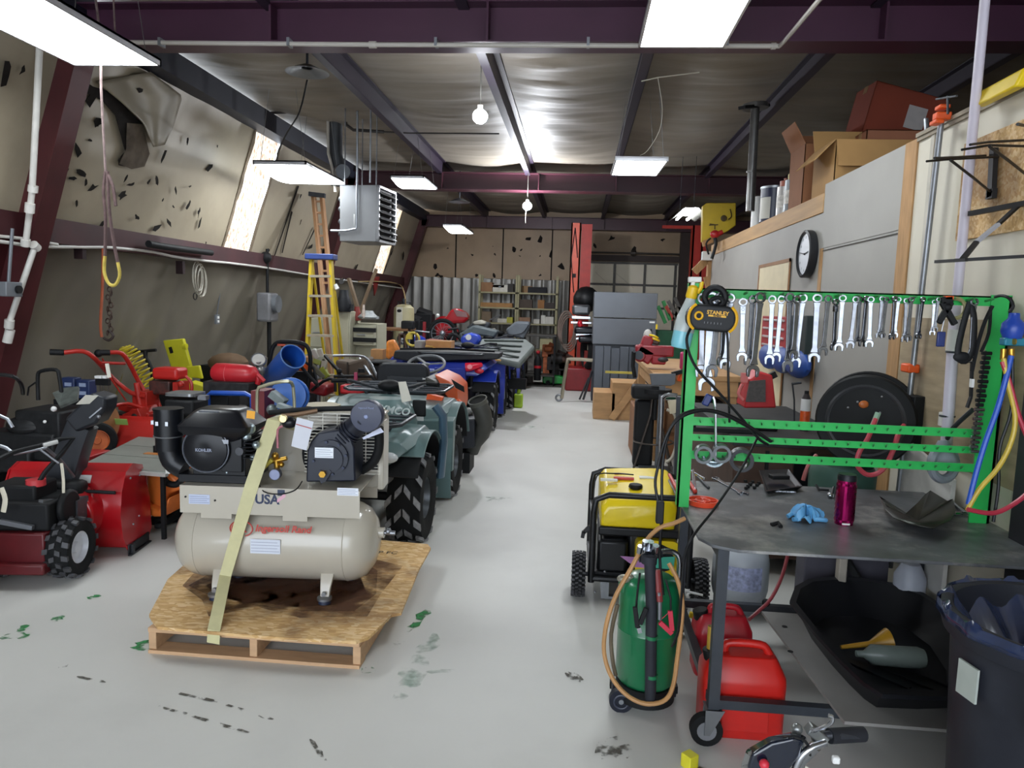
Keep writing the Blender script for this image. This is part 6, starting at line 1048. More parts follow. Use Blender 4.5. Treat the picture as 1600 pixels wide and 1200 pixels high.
bx0 = A(1000, 575, 9.4).x; B().box(bx0 - 1.55, -.9, zb_ - .06, .18, 1.6, zb_).ob('top', WD, t, bev=.008); B().box(bx0 - 1.5, -.85, zb_ - .22, bx0 - 1.45, 1.55, zb_ - .06).box(bx0 - 1.5, -.88, zb_ - .22, .15, -.83, zb_ - .06).ob('apron', WD, t, bev=.004)
for x in (bx0 - 1.46, .1):
    for y in (-.8, 1.5): B().box(x - .05, y - .05, 0, x + .05, y + .05, zb_ - .06).ob('leg', WD, t, bev=.004)
B().box(bx0 - 1.4, -.7, .25, .1, 1.5, .3).ob('lower_shelf', WD, t)
for i, (x, w, h, c) in enumerate(((-.55, .3, .3, '#7c5a3c'), (-.2, .25, .35, '#2d2a28'), (-.4, .2, .18, '#845c3a'))): B().box(x, -.75 + i * .1, .3, x + w, -.3 + i * .2, .3 + h).ob('storage_box', M(c, .6, var=.3), label=('brown box on the lower shelf of the wooden workbench', 'black case on the lower shelf of the wooden workbench', 'low tan box on the lower shelf of the wooden workbench')[i], cat='box', loc=(0, 0, 0), bev=.01).location = (1.55, 8.6, 0)
RV = M('#8d1a26', .4, var=.15, dirt='#4a2022'); t = T('bench_vice', 'dark red bench vice with a black pipe handle on the wooden workbench', 'vice', (A(1015, 560, 8.6).x, 8.6, zb_)); Y0 = 8.3
b = B().cb(A(1022, 548, Y0), (.42, .2, .12)).cb(A(1006, 553, Y0), (.2, .2, .16), (0, .5, 0)).cyl(A(1000, 556, Y0 - .1), A(1000, 556, Y0 + .1), .07).cb(A(1028, 562, Y0), (.16, .2, .1)).cb(A(1010, 536, Y0), (.12, .15, .16), (0, .3, 0)); b.ob('body', RV, t, w=True, bev=.02)
B().cyl(A(998, 555, Y0 - .12), A(998, 555, Y0 - .08), .05).sph(A(1036, 562, Y0 - .1), (.06, .03, .03)).cyl(A(991, 549, Y0 - .1), A(991, 549, Y0 - .2), .015).each('jaw_screw', DST, t, w=True)
B().tube([A(990, 549, Y0 - .15), A(989, 572, Y0 - .15), A(992, 590, Y0 - .15)], .022, 8).ob('pipe_handle', BLK, t, w=True)
B().cyl(A(1040, 550, Y0), A(1046, 548, Y0), .06).ob('anvil_end', STEEL, t, w=True); 
t = T('hand_grinder', 'small tool with a yellow and black wrapped body resting on the vice', 'tool', A(1018, 535, Y0)); B().sph(A(1012, 524, Y0), (.05, .05, .07)).ob('white_cap', M('#b7b2ac', .5), t, w=True); B().cb(A(1022, 532, Y0), (.12, .1, .08), (0, .3, 0)).ob('body', M('#4b3a32', .5, var=.3), t, w=True, bev=.02)
for k in (0, 1): B().torus(A(1021 + k * 2, 526 + k * 5, Y0 - .02), (.3, .2, 1), .05, .012, 18, 6).ob('yellow_band', YEL, t, w=True)
B().bar(A(1017, 514, Y0), A(1018, 526, Y0), .02).ob('black_lever', BLK, t, w=True)
t = T('orange_saw', 'orange and black hand tool lying at the end of the wooden workbench', 'tool', A(1070, 575, 7.6)); Y0 = 7.6
B().sheet([A(*p, Y0) for p in ((1058, 596), (1066, 580), (1078, 568), (1084, 572), (1084, 594), (1074, 598))], .1, (0, 1, 0)).ob('body', M('#d9541c', .4, var=.2), t, w=True, bev=.02); B().cb(A(1060, 582, Y0), (.14, .06, .04), (0, -.3, 0)).ob('handle', BLK, t, w=True)
B().cb(A(1073, 553, 8.4) * 1 + Vector((0, 0, zb_ + .1 - A(1073, 553, 8.4).z)), (.14, .1, .2)).ob('magenta_can', M('#a8285c', .4), label='magenta container at the right end of the wooden workbench', cat='can', bev=.02)
t = T('grey_shelf_stand', 'grey painted metal plate stand in front of the wooden workbench', 'stand', (A(1035, 640, 7.3).x, 7.3, 0)); Y0 = 7.3; GS = M('#5c6065', .45, .3, var=.08)
B().sheet([A(*p, Y0) for p in ((1015, 584), (1056, 584), (1055, 600), (1048, 603), (1018, 602))], .02, (0, 1, 0)).ob('plate', GS, t, w=True, bev=.004); B().bar(A(1035, 603, Y0), (A(1032, 640, Y0).x, Y0, 0), .06, .02, up=(0, 1, 0)).box(A(1035, 640, Y0).x - .2, Y0 - .15, 0, A(1035, 640, Y0).x + .2, Y0 + .15, .02).ob('upright', GS, t, w=True)
B().cb(A(1010, 612, 7.4), (.3, .2, .14)).cb((A(1010, 612, 7.4).x, 7.5, .35), (.2, .15, .7)).ob('black_machine', BLK, label='black machine under the grey plate stand', cat='machine', bev=.03)
B().box(-.25, -.3, 0, .2, .35, .55).ob('wooden_crate', M('#8c5f3d', .7, var=.25, sc=3), label='brown wooden crate on the floor right of the steps', cat='crate', loc=(0, 0, 0), bev=.01).location = (A(1025, 660, 8).x, 8.2, 0)
t = T('shop_stool', 'thin wire framed shop stool with a foot ring in front of the crate', 'stool', (A(1022, 700, 7.3).x, 7.4, 0)); Y0 = 7.3; zs = A(1022, 612, Y0).z; SM = M('#4a443f', .4, .7)
for a in (.6, 2.2, 3.8, 5.4): B().tube([(.05 * math.cos(a), .05 * math.sin(a), zs - .1), (.06 * math.cos(a), .06 * math.sin(a), zs - .25), (.26 * math.cos(a), .26 * math.sin(a), 0)], .011, 6).ob('leg', SM, t)
B().torus((0, 0, .28), (0, 0, 1), .2, .009, 30, 6).ob('foot_ring', SM, t); B().cyl((0, 0, zs - .02), (0, 0, zs + .02), .16).cyl((0, 0, zs - .3), (0, 0, zs), .025).ob('seat', BLK, t)
t = T('bent_tube_stand', 'chrome bent tube stand with hoses behind the generator', 'stand', (A(1040, 720, 5.4).x, 5.4, 0)); Y0 = 5.4
B().tube([(A(1033, 700, Y0).x, Y0, .0), A(1034, 640, Y0), A(1035, 622, Y0), A(1045, 617, Y0), A(1058, 618, Y0)], .016, 8, sub=2).tube([A(1047, 617, Y0 + .2), A(1070, 622, Y0 + .2), A(1068, 720, Y0 + .2)], .014, 8).ob('tube', CHR, t, w=True)
B().tube([A(1042, 640, Y0), A(1055, 650, Y0), A(1057, 690, Y0), A(1050, 715, Y0), A(1040, 722, Y0)], .012, 6, sub=3).ob('cable', M('#a39c8c', .6), t, w=True); B().bar(A(1052, 625, Y0), A(1055, 645, Y0), .08, .03, up=(0, 1, 0)).ob('tag', M('#b5aa90', .6), t, w=True)
B().bar(A(1066, 620, Y0), (A(1064, 735, Y0).x, Y0, 0), .09, .05, up=(0, 1, 0)).ob('post', DST, t, w=True)
# cord on floor by steps
B().tube([onz(990, 648, .01), onz(994, 656, .01), A(997, 640, 9), A(996, 600, 9)], .01, 6, sub=3).ob('power_lead', BLK, label='black cord hanging down beside the wooden steps', cat='cord')
# ================================================================ partition fittings and storage on top
t = T('wall_clock', 'round black rimmed wall clock on the grey partition', 'clock', (XP - .002, 5.78, onx(1268, 397, 1.75).z))
B().lathe([(.001, 0), (.175, 0), (.18, .01), (.18, .055), (.165, .062), (.158, .055), (.158, .04), (.001, .04)], (0, 0, 0), (-1, 0, 0), 48).ob('rim', M('#26272a', .35, var=.05), t)
fc = B().cyl((-.04, 0, 0), (-.043, 0, 0), .156, n=48).ob('face', M('#c9ccd2', .4, var=.02), t)
CL = Matrix.Rotation(-PI / 2, 4, 'Z') @ XZ
for h in range(1, 13):
    a = 2 * PI * h / 12; B().text(str(h), .028, Matrix.Translation((-.0435, -math.sin(a) * .125, math.cos(a) * .125)) @ CL, .0004).ob('numeral', M('#6c6f76', .5, var=0), fc)
def hand(ang, l, w): a = math.radians(ang); return B().bar((-.047, .02 * math.sin(a), -.02 * math.cos(a)), (-.047, -l * math.sin(a), l * math.cos(a)), w, .002, up=(1, 0, 0))
hand(278, .13, .006).ob('minute_hand', BLK, t); hand(82, .085, .008).ob('hour_hand', BLK, t); B().cyl((-.04, 0, 0), (-.052, 0, 0), .007).ob('hub', BLK, t)
# small screws and stain marks belong to the wall; wire hooks
def pipe_clamp(label, a, b_, y_):
    pass
t = T('pipe_clamp', 'tall steel pipe bar clamp with orange jaws leaning up the white partition', 'clamp', onx(1470, 420, XP - .06)); X_ = XP - .05
top, bot = onx(1472, 178, X_), onx(1412, 650, X_); B().cyl(top, (bot.x, bot.y, .3), .014, n=12).ob('pipe', STEEL, t, w=True)
B().cb(onx(1472, 182, X_), (.07, .05, .035)).cb(onx(1478, 188, X_) + Vector((-.04, 0, -.01)), (.04, .07, .02)).cb(onx(1473, 168, X_), (.05, .06, .02)).ob('orange_head', ORG, t, w=True, bev=.006)
B().cyl(onx(1481, 178, X_ - .03), onx(1481, 150, X_ - .03), .006, n=8).cyl(onx(1463, 155, X_ - .03), onx(1495, 150, X_ - .03), .005, n=8).ob('screw_handle', DST, t, w=True)
B().cb(onx(1422, 575, X_), (.06, .09, .045)).ob('orange_jaw', ORG, t, w=True, bev=.008)
B().cyl(onx(1447, 186, XP + .03), onx(1448, 205, XP + .03), .012).ob('pipe_end', STEEL, label='short grey pipe end poking above the partition top', cat='pipe')
t = T('standpipe', 'tall white plastic pipe running from the ceiling down past the green rack', 'pipe', (XP - .07, 3.4, .8)); X_ = 1.66
pt, pm_, pb_ = onx(1541, -20, X_), onx(1492, 500, X_), onx(1473, 750, X_)
B().cyl(pt, pm_, .02, n=14).cyl(pm_, onx(1477, 720, X_), .024, n=14).ob('pipe', M('#c4bcc8', .45, var=.04), t, w=True); B().cyl(onx(1494, 515, X_), onx(1490, 548, X_), .032, n=14).cyl(onx(1479, 645, X_), onx(1477, 665, X_), .03, n=14).each('coupling', PVC, t, w=True)
B().torus(onx(1490, 550, X_), (0, 0, 1), .028, .005).torus(onx(1480, 650, X_), (0, 0, 1), .028, .005).ob('hose_clamp', DST, t, w=True); B().tube([onx(1478, 690, X_), onx(1490, 668, X_ - .02), onx(1520, 640, X_)], .01, 8, sub=3).ob('branch_hose', DST, t, w=True)
t = T('round_drain', 'grey ring shaped plastic flange at the foot of the white pipe', 'flange', onx(1474, 725, 1.58)); B().torus((0, 0, 0), (.4, -1, .1), .065, .02, 28, 8).lathe([(.065, .0), (.03, .08), (.02, .1)], (0, 0, 0), (0, .2, 1), 20).ob('ring', M('#7c8087', .45), t)
# coat hook racks of black steel
t = T('hook_rack', 'black steel rack with thin double prongs at the top right of the partition', 'rack', onx(1545, 240, XP - .05)); BS = M('#1d1c1e', .5, .3)
B().bar(onx(1553, 232, XP - .03), onx(1549, 308, XP - .03), .035, .02, up=(1, 0, 0)).ob('plate', BS, t, w=True)
for (a, b_, c) in (((1448, 252), (1482, 249), (1560, 245)), ((1460, 247), (1485, 246), (1540, 243)), ((1503, 234), (1545, 227), (1620, 229)), ((1516, 226), (1545, 222), (1620, 218)), ((1485, 250), (1520, 277), (1548, 300)), ((1546, 229), (1575, 250), (1610, 278)), ((1590, 194), (1600, 196), (1625, 198))):
    zz = XP - .38; B().tube([onx(*a, XP - .42), onx(*b_, XP - .3), onx(*c, XP - .03)], .005, 6).ob('prong', BS, t, w=True)
t = T('folding_bracket', 'black and grey angled shelf bracket holding a flat bar, right of the white pipe', 'bracket', onx(1540, 380, XP - .1))
B().bar(onx(1504, 405, XP - .3), onx(1526, 378, XP - .2), .02, .01).bar(onx(1560, 350, XP - .12), onx(1595, 318, XP - .02), .02, .01).each('brace', BS, t, w=True); B().bar(onx(1526, 378, XP - .2), onx(1560, 350, XP - .12), .022, .012).ob('grey_section', M('#9a9aa0', .5), t, w=True)
B().bar(onx(1462, 409, XP - .32), onx(1510, 406, XP - .3), .012).bar(onx(1490, 407, XP - .3), onx(1610, 400, XP - .04), .03, .012).bar(onx(1515, 334, XP - .1), onx(1610, 316, XP - .02), .02, .02).each('flat_bar', BS, t, w=True)
B().cb(onx(1549, 303, XP - .03), (.02, .05, .04)).ob('hook', BS, t, w=True)
# storage deck contents
DK = 2.42
def carton(label, q, col='#a87b4d', flaps=(), name='cardboard_box', yaw=0):     # q: x, y, w, d, h, z
    x, y, w, d, h, z = q; t = T(name, label, 'box', (x, y, z), yaw); m = M(col, .8, var=.08, sc=4)
    b = B().box(-w / 2, -d / 2, 0, w / 2, d / 2, .006)
    for a in ((-w / 2, -d / 2, -w / 2 + .006, d / 2), (w / 2 - .006, -d / 2, w / 2, d / 2), (-w / 2, -d / 2, w / 2, -d / 2 + .006), (-w / 2, d / 2 - .006, w / 2, d / 2)): b.box(a[0], a[1], 0, a[2], a[3], h)
    if not flaps: b.box(-w / 2, -d / 2, h - .006, w / 2, d / 2, h)
    b.ob('box', m, t)
    for f, ang in flaps:
        c, s = math.cos(ang), math.sin(ang); l = .2
        if f == 'w': P = [(-w / 2, -d / 2, h), (-w / 2, d / 2, h), (-w / 2 - l * s, d / 2 - .02, h + l * c), (-w / 2 - l * s, -d / 2 + .02, h + l * c)]
        elif f == 's': P = [(-w / 2, -d / 2, h), (w / 2, -d / 2, h), (w / 2 - .01, -d / 2 - l * s, h + l * c), (-w / 2 + .01, -d / 2 - l * s, h + l * c)]
        elif f == 'n': P = [(-w / 2, d / 2, h), (w / 2, d / 2, h), (w / 2, d / 2 + l * s, h + l * c), (-w / 2, d / 2 + l * s, h + l * c)]
        B().sheet(P, .006).ob('flap', m, t)
    if not flaps: B().box(-w / 2 - .001, -.03, h - .05, w / 2 + .001, .03, h + .002).ob('tape', M('#8b6a49', .4), t)
    return t
cb1 = carton('open cardboard box with bent flaps at the edge of the storage deck', (2.1, 5.8, .6, .5, .46, DK), '#a98250', (('s', 2.9), ('w', 2.4), ('n', .4)))
carton('tall brown carton behind the open box, its flaps folded', (2.02, 6.55, .42, .42, .6, DK), '#8f5f3f', (('w', .5), ('n', .5)))
carton('small brown carton lying on top of the open box', (2.32, 6.0, .4, .26, .14, DK + .465), '#8d5a40')
t = carton('reddish carton with a white shipping label, tilted behind the open box', (2.5, 5.5, .55, .3, .62, DK + .06), '#7c3420', yaw=.15); t.rotation_euler = (0, .22, .1); t.location = (2.5, 6.6, DK + .36); t.scale = (1.15, 1.15, 1.15)
B().box(.0, -.153, .36, .14, -.15, .52).ob('shipping_label', M('#a9a3a0', .5), t); B().box(.1, -.153, .05, .17, -.15, .16).ob('sticker', M('#a9a3a0', .5), t)
B().box(2.3, 6.3, DK, 3.0, 6.95, DK + .35).ob('dark_bundle', M('#1f1f27', .8, var=.3), label='dark covered bundle on the storage deck under the reddish carton', cat='bundle', bev=.05)
SCL = 1.35
t = T('paint_can', 'blue and gold lidded can with a white label on the wooden ledge', 'can', (1.86, 7.4, 2.5)); B().cyl((0, 0, 0), (0, 0, .24), .1, n=30).ob('can', M('#131a3a', .35, var=.1), t); B().cyl((0, 0, .235), (0, 0, .25), .103, n=30).ob('lid', STEEL, t)
B().add([(.1015 * math.cos(a), .1015 * math.sin(a), z) for a in [3.2 + i * .1 for i in range(11)] for z in (.02, .17)], [(2 * i, 2 * i + 2, 2 * i + 3, 2 * i + 1) for i in range(10)]).ob('label', M('#b9b6ac', .5, var=.08), t); B().torus((-.03, -.1, .1), (0, 1, 0), .045, .006, 24, 6).text('7', .07, stand((-.03, -.103, .1)), .001).ob('gold_emblem', M('#a8935a', .4), t)
t.scale = (SCL,) * 3
for v in bpy.data.objects['gold_emblem'].data.vertices: v.co = Matrix.Rotation(.62, 3, 'Z') @ v.co
t = T('spray_bottle', 'white cylindrical bottle next to the blue can on the wooden ledge', 'bottle', (1.84, 8.0, 2.5)); B().cyl((0, 0, 0), (0, 0, .2), .045, n=20).lathe([(.045, .2), (.03, .23), (.025, .25), (.001, .25)], n=20).ob('bottle', WHT, t); t.scale = (SCL,) * 3
for (x, y, r, h, col, lid, l) in ((1.84, 6.98, .05, .2, '#b5b1ae', '#a05a48', 'silver spray can with a red cap beside the blue can'), (1.86, 6.78, .055, .22, '#7e8286', '#b8a93a', 'grey spray can with a yellow cap beside the tall brown carton'), (1.95, 7.12, .04, .26, '#8a8784', '#55524f', 'thin grey can behind the blue can')):
    t = T('spray_can', l, 'can', (x, y, 2.5 if x < 1.9 else 2.42)); B().cyl((0, 0, 0), (0, 0, h), r, n=20).ob('can', M(col, .35, .4), t); B().cyl((0, 0, h), (0, 0, h + .04), r * .7, n=18).cyl((0, 0, h + .04), (0, 0, h + .06), .01).ob('cap', M(lid, .4), t); B().cyl((0, 0, h * .3), (0, 0, h * .7), r + .001, n=20).ob('label', M('#c6c2bb', .5, var=.3, sc=40), t); t.scale = (SCL,) * 3
t = T('engine_hoist_box', 'yellow flat case with black line art at the far end of the wooden ledge', 'case', (1.8, 9.6, 2.36)); Y0 = 9.6
P = [A(*p, Y0) for p in ((1098, 322), (1104, 317), (1150, 317), (1150, 352), (1136, 362), (1097, 378))]; B().sheet(P, .12, (0, 1, 0)).ob('case', M('#c2a51c', .45, var=.08), t, w=True, bev=.01)
B().sheet([A(*p, 9.6) for p in ((1098, 376), (1112, 368), (1115, 378), (1100, 385))], .1, (0, 1, 0)).ob('lower_edge', CARD, t, w=True)
b = B().tube([A(1109, 350, 9.59), A(1117, 351, 9.59), A(1117, 358, 9.59)], .008, 5).bar(A(1108, 352, 9.59), A(1122, 351, 9.59), .012).tube([A(1141, 327, 9.59), A(1143, 338, 9.59), A(1138, 343, 9.59)], .008, 5, sub=3).sph(A(1131, 341, 9.58), (.04, .005, .04)); b.ob('drawn_lines', M('#4a3a10', .6), t, w=True)
t = T('red_regulator', 'red gauge tool with black hoses hanging by the yellow case', 'gauge', A(1117, 366, 9.3)); B().sph((0, 0, 0), (.06, .04, .05)).cyl((.03, 0, 0), (.09, 0, .03), .03).ob('body', M('#a01a1e', .4), t); B().tube([(0, 0, -.03), (.02, 0, -.12), (-.02, 0, -.3)], .02, 8, sub=3).tube([(-.05, 0, -.05), (-.1, 0, -.12), (-.06, 0, -.25)], .012, 6, sub=3).ob('hose', BLK, t)
b = B()
for (a, c) in (((1100, 403), (1113, 398)), ((1085, 425), (1108, 402)), ((1105, 432), (1111, 460))): b.bar(A(*a, 10.1), A(*c, 10.1), .1, .06, up=(0, 1, 0))
b.bar(A(1084, 424, 10.1), A(1108, 407, 10.1), .06).box(1.72, 10.06, 0, 1.85, 10.2, 2.3).ob('wooden_offcuts', WOOD, label='wooden posts and boards at the far end of the partition', cat='boards')
B().cb(A(1105, 400, 10.05), (.14, .1, .12)).ob('junction_box', WHT, label='white box at the corner of the partition under the yellow case', cat='box', bev=.01)
B().sheet([A(1600, 105, 3.1), A(1585, 135, 3.1), A(1605, 135, 3.1), A(1640, 95, 3.1)], .3, (0, 1, 0)).ob('yellow_tub', YEL, label='yellow plastic item at the top right corner above the partition', cat='tub', bev=.01)
# ---------------------------------------------------------------- bench behind the green rack
t = T('back_bench', 'dark bench against the grey partition behind the green rack', 'bench', (1.35, 5.0, 0)); zb2 = .86
B().box(-.38, -.55, zb2 - .05, .39, 1.1, zb2).ob('top', M('#2f2e2f', .6, var=.2), t, bev=.004); B().box(-.36, -.5, .1, .36, 1.05, zb2 - .05).ob('cabinet_body', M('#4a3327', .7, var=.2), t)
for x in (-.17, .1): B().box(x, -.515, .15, x + .02, -.5, zb2 - .08).ob('door_gap', BLK, t)
B().box(.0, -.52, .15, .34, -.5, zb2 - .1).ob('black_panel', BLKG, t)
t = T('battery_starter', 'red and black portable battery charger on the back bench', 'charger', (A(1200, 640, 4.9).x, 4.9, zb2)); Y0 = 4.85
ch_ = B().prism([(A(*p, Y0).x, A(*p, Y0).z) for p in ((1160, 636), (1170, 592), (1184, 580), (1204, 585), (1210, 636))], 'xz', Y0 - .05, Y0 + .2).ob('red_case', M('#b02226', .4, var=.08), t, w=True, bev=.01)
B().prism([(A(*p, Y0).x, A(*p, Y0).z) for p in ((1162, 626), (1168, 594), (1192, 592), (1192, 626))], 'xz', Y0 - .07, Y0 - .045).ob('grille', M('#45403e', .6, var=.3, sc=60), t, w=True); B().box(A(1140, 632, Y0).x, Y0 - .1, zb2, A(1212, 632, Y0).x, Y0 + .2, zb2 + .04).ob('black_base', BLK, t, w=True, bev=.01)
B().bar(A(1196, 592, Y0), A(1212, 584, Y0), .04).ob('handle', BLK, t, w=True); B().tube([A(1160, 600, Y0), A(1154, 615, Y0), A(1162, 625, Y0)], .012, 6, sub=3).cb(A(1163, 590, Y0), (.04, .04, .06)).ob('pink_clamp', M('#c06a66', .5), t, w=True)
t = T('spray_lubricant', 'tall bottle with a white cap and orange red label on the back bench', 'bottle', (onx(1262, 640, 1.6).x, 4.85, zb2)); c = A(1262, 645, 4.8); hh = A(1262, 612, 4.8).z - zb2
B().cyl((0, 0, 0), (0, 0, hh * .8), .03, n=20).lathe([(.03, hh * .8), (.015, hh * .92), (.001, hh * .92)], n=20).ob('bottle', M('#2a2426', .4), t); B().cyl((0, 0, .01), (0, 0, hh * .5), .031, n=20).ob('label', M('#d2551f', .4, var=.25, sc=30), t); B().cyl((0, 0, hh * .5), (0, 0, hh * .8), .031, n=20).ob('white_band', WHT, t); B().cyl((0, 0, hh * .9), (0, 0, hh), .014).ob('cap', BLK, t); t.location = (c.x, 4.85, zb2)
t = T('rotary_toolset', 'black shallow tray with tools on the back bench behind the rack', 'tray', (A(1130, 632, 4.7).x, 4.7, zb2)); B().box(-.2, -.1, 0, .2, .15, .03).box(-.2, -.1, .03, -.18, .15, .06).ob('tray', BLK, t, bev=.005); B().tube([(-.1, 0, .05), (.05, .02, .06), (.15, 0, .04)], .015).ob('tool', DST, t)
B().tube([A(1238, 598, 5.1), A(1241, 625, 5.1), (A(1243, 640, 5.1).x, 5.1, zb2)], .006, 6).cyl(A(1237, 600, 5.1), A(1252, 598, 5.1), .008).cyl((A(1243, 640, 5.1).x, 5.1, zb2), (A(1243, 640, 5.1).x, 5.1, zb2 + .015), .05).ob('thin_stand', DST, label='thin black rod stand on the back bench', cat='stand')
# wall hung hand pads: red and blue cases behind the wrenches
for (px, py, w, h, col, l, nm) in ((1214, 520, .8, .28, '#a3262c', 'red racks of sockets seen behind the wrenches', 'socket_tray'), (1225, 562, .34, .16, '#1c4590', 'blue round tool bundle hung behind the wrenches', 'hose_bundle'), (1252, 530, .4, .36, '#26302f', 'dark green case hung behind the wrenches', 'wall_case')):
    c = onx(px, py, XP - .05); b = B()
    if 'rack' in l or 'case' in l: b.cb(c, (.06, w, h))
    if 'racks' in l:
        b.m(1)
        for i in range(4): b.cb(c + Vector((-.035, 0, -h * .4 + i * h * .26)), (.02, w * .8, .02))
    if 'bundle' in l:
        for i in range(3): b.sph(c + Vector((-.02, -.45 + i * .42, 0)), (.06, .28, .11))
    b.ob(nm, [M(col, .5, var=.1), M('#b8a9a8', .4)], label=l, cat=nm.split('_')[-1], bev=.006)
# hose reel
t = T('hose_reel', 'large black hose reel with a small orange badge on the partition', 'reel', (1.5, 3.9, A(1365, 650, 3.85).z)); c = A(1358, 660, 3.8); ax = (Vector((-.5, -1, 0))).normalized(); HM = M('#0e0f10', .6, var=.15)
B().lathe([(.001, -.02), (.11, -.03), (.16, -.02), (.23, -.03), (.24, -.02), (.24, 0), (.23, .01), (.19, .02), (.19, .1), (.245, .11), (.25, .125), (.001, .125)], c - ax * .0 + Vector((0, .05, 0)), -ax, 48).ob('drum', HM, t, w=True)
B().torus(c + Vector((.0, .05, 0)) + ax * .02, ax, .18, .012, 40, 6).ob('rim_ring', M('#333437', .4), t, w=True); B().sph(c + Vector((-.02, .03, .09)) + ax * .02, (.025, .01, .02)).ob('orange_badge', M('#b5622c', .4), t, w=True)
for px, py in ((1325, 637), (1340, 628), (1378, 620), (1375, 645)): B().sph(A(px, py, 3.74), .006, 8).ob('screw', STEEL, t, w=True)
B().cb(A(1435, 655, 3.8), (.1, .1, .24)).bar(A(1425, 640, 3.8), (XP - .02, 3.85, 1.1), .04).bar(A(1425, 665, 3.8), (XP - .02, 3.85, 1.0), .04).ob('mount_bracket', HM, t, w=True, bev=.005)
t = T('red_hose', 'red rubber hose looping down from the hose reel', 'hose', A(1355, 735, 3.6)); B().tube([A(1368, 655, 3.65), A(1356, 685, 3.6), A(1342, 708, 3.6), A(1340, 728, 3.6), A(1356, 742, 3.6), A(1378, 735, 3.6), A(1395, 705, 3.6), A(1403, 680, 3.6), A(1412, 665, 3.7)], .012, 8, sub=4).ob('hose', M('#b8404c', .45, var=.1), t, w=True); B().tube([A(1372, 645, 3.66), A(1366, 660, 3.65), A(1360, 674, 3.62)], .014, 8, sub=3).ob('green_end', M('#8fae96', .5), t, w=True)
B().tube([A(1275, 712, 4.1), A(1262, 730, 4.0), A(1255, 750, 4.0)], .012, 8, sub=3).ob('pink_hose', M('#a35a58', .5), label='short red brown hose behind the black tray', cat='hose')
t = T('green_garbage_bin', 'dark green bin standing behind the table, under the hose reel', 'bin', (A(1300, 740, 4.1).x, 3.95, 0)); z = A(1300, 722, 3.95).z; B().lathe([(.001, 0), (.14, 0), (.17, z - .05), (.15, z - .01), (.08, z), (.001, z)], n=24).ob('bin', M('#284a40', .55, var=.12), t)
B().sheet([(XP - .03, 3.35, .35), (XP - .03, 3.85, .35), (XP - .03, 3.85, 1.0), (XP - .03, 3.35, .9)], .02, (-1, 0, 0)).sheet([(XP - .055, 3.33, .88), (XP - .055, 3.87, .98), (XP - .055, 3.87, 1.02), (XP - .055, 3.33, .92)], .015, (-1, 0, 0)).ob('framed_sheet', M('#c4c2bd', .4), label='white framed panel leaning on the partition behind the table', cat='panel')
# ================================================================ steel table, green rack, wrenches
TX0_, TX1_, TY0, TY1, TZ = .5, 1.66, 2.58, 3.6, .78
TOPM = M('#56585b', .42, .1, var=.3, sc=10, dirt='#a8a59f', damt=.9, bump=.03); LEGM = M('#33383f', .45, .3, var=.2, dirt='#5a5450')
t = T('welding_table', 'grey stained steel table on casters at the right foreground', 'table', (1.08, 3.09, 0))
P = [(TX0_ + .1, TY0 - .02), (TX1_ + .12, TY0 - .02), (TX1_ + .12, TY1), (TX0_ - .02, TY1), (TX0_ - .02, TY0 + .1), (TX0_ + .02, TY0 + .02)]
B().prism([(x - 1.08, y - 3.09) for x, y in P], 'xy', TZ - .012, TZ).ob('tabletop', TOPM, t, bev=.002)
X0, X1, Y0_, Y1_ = TX0_ + .06 - 1.08, TX1_ - 1.08 + .02, TY0 + .04 - 3.09, TY1 - .06 - 3.09
for x in (X0, X1):
    for y in (Y0_, Y1_): 
        B().box(x - .02, y - .02, .15, x + .02, y + .02, TZ - .012).ob('leg', LEGM, t)
        cs = B().cyl((x - .02, y - .018, .062), (x - .02, y + .018, .062), .06, n=26).ob('caster', RUB, t); B().cyl((x - .02, y - .02, .062), (x - .02, y + .02, .062), .036, n=20).ob('caster_hub', M('#8f9196', .3, .6), cs)
        B().prism([(x - .03, .15), (x + .04, .15), (x - .01, .05), (x - .03, .05)], 'xz', y - .028, y - .022).prism([(x - .03, .15), (x + .04, .15), (x - .01, .05), (x - .03, .05)], 'xz', y + .022, y + .028).box(x - .03, y - .03, .145, x + .03, y + .04, .15).ob('caster_fork', M('#7d7f82', .4, .7), cs)
for (a, b_) in (((X0, Y0_, .17), (X1, Y0_, .17)), ((X0, Y1_, .17), (X1, Y1_, .17)), ((X0, Y0_, .17), (X0, Y1_, .17)), ((X1, Y0_, .17), (X1, Y1_, .17)), ((X0, Y0_ + .3, TZ - .04), (X1, Y0_ + .3, TZ - .04)), ((X0, Y1_, TZ - .04), (X1, Y1_, TZ - .04)), ((X0, Y0_, TZ - .04), (X0, Y1_, TZ - .04))): B().bar(a, b_, .035, .035 if a[2] < .3 else .03).ob('rail', LEGM, t)
t = T('lower_shelf_board', 'light grey board lying on the lower frame of the steel table under the black tub', 'board', (1.3, 2.95, .19)); c = [onz(*p, .2) for p in ((1196, 968), (1258, 965), (1470, 1150), (1332, 1132))]
P = [(.93, 3.42), (1.64, 3.42), (1.64, 2.5), (.99, 2.5)]; B().prism([(x - 1.3, y - 2.95) for x, y in P], 'xy', 0, .012).ob('board', M('#8f8c88', .6, var=.1, sc=3, dirt='#55504c'), t)
for px, py in ((1226, 979), (1235, 1018)): p = onz(px, py, .203); B().cyl(p, p + Vector((0, 0, .001)), .012, n=12).ob('knot', BLK, t, w=True)
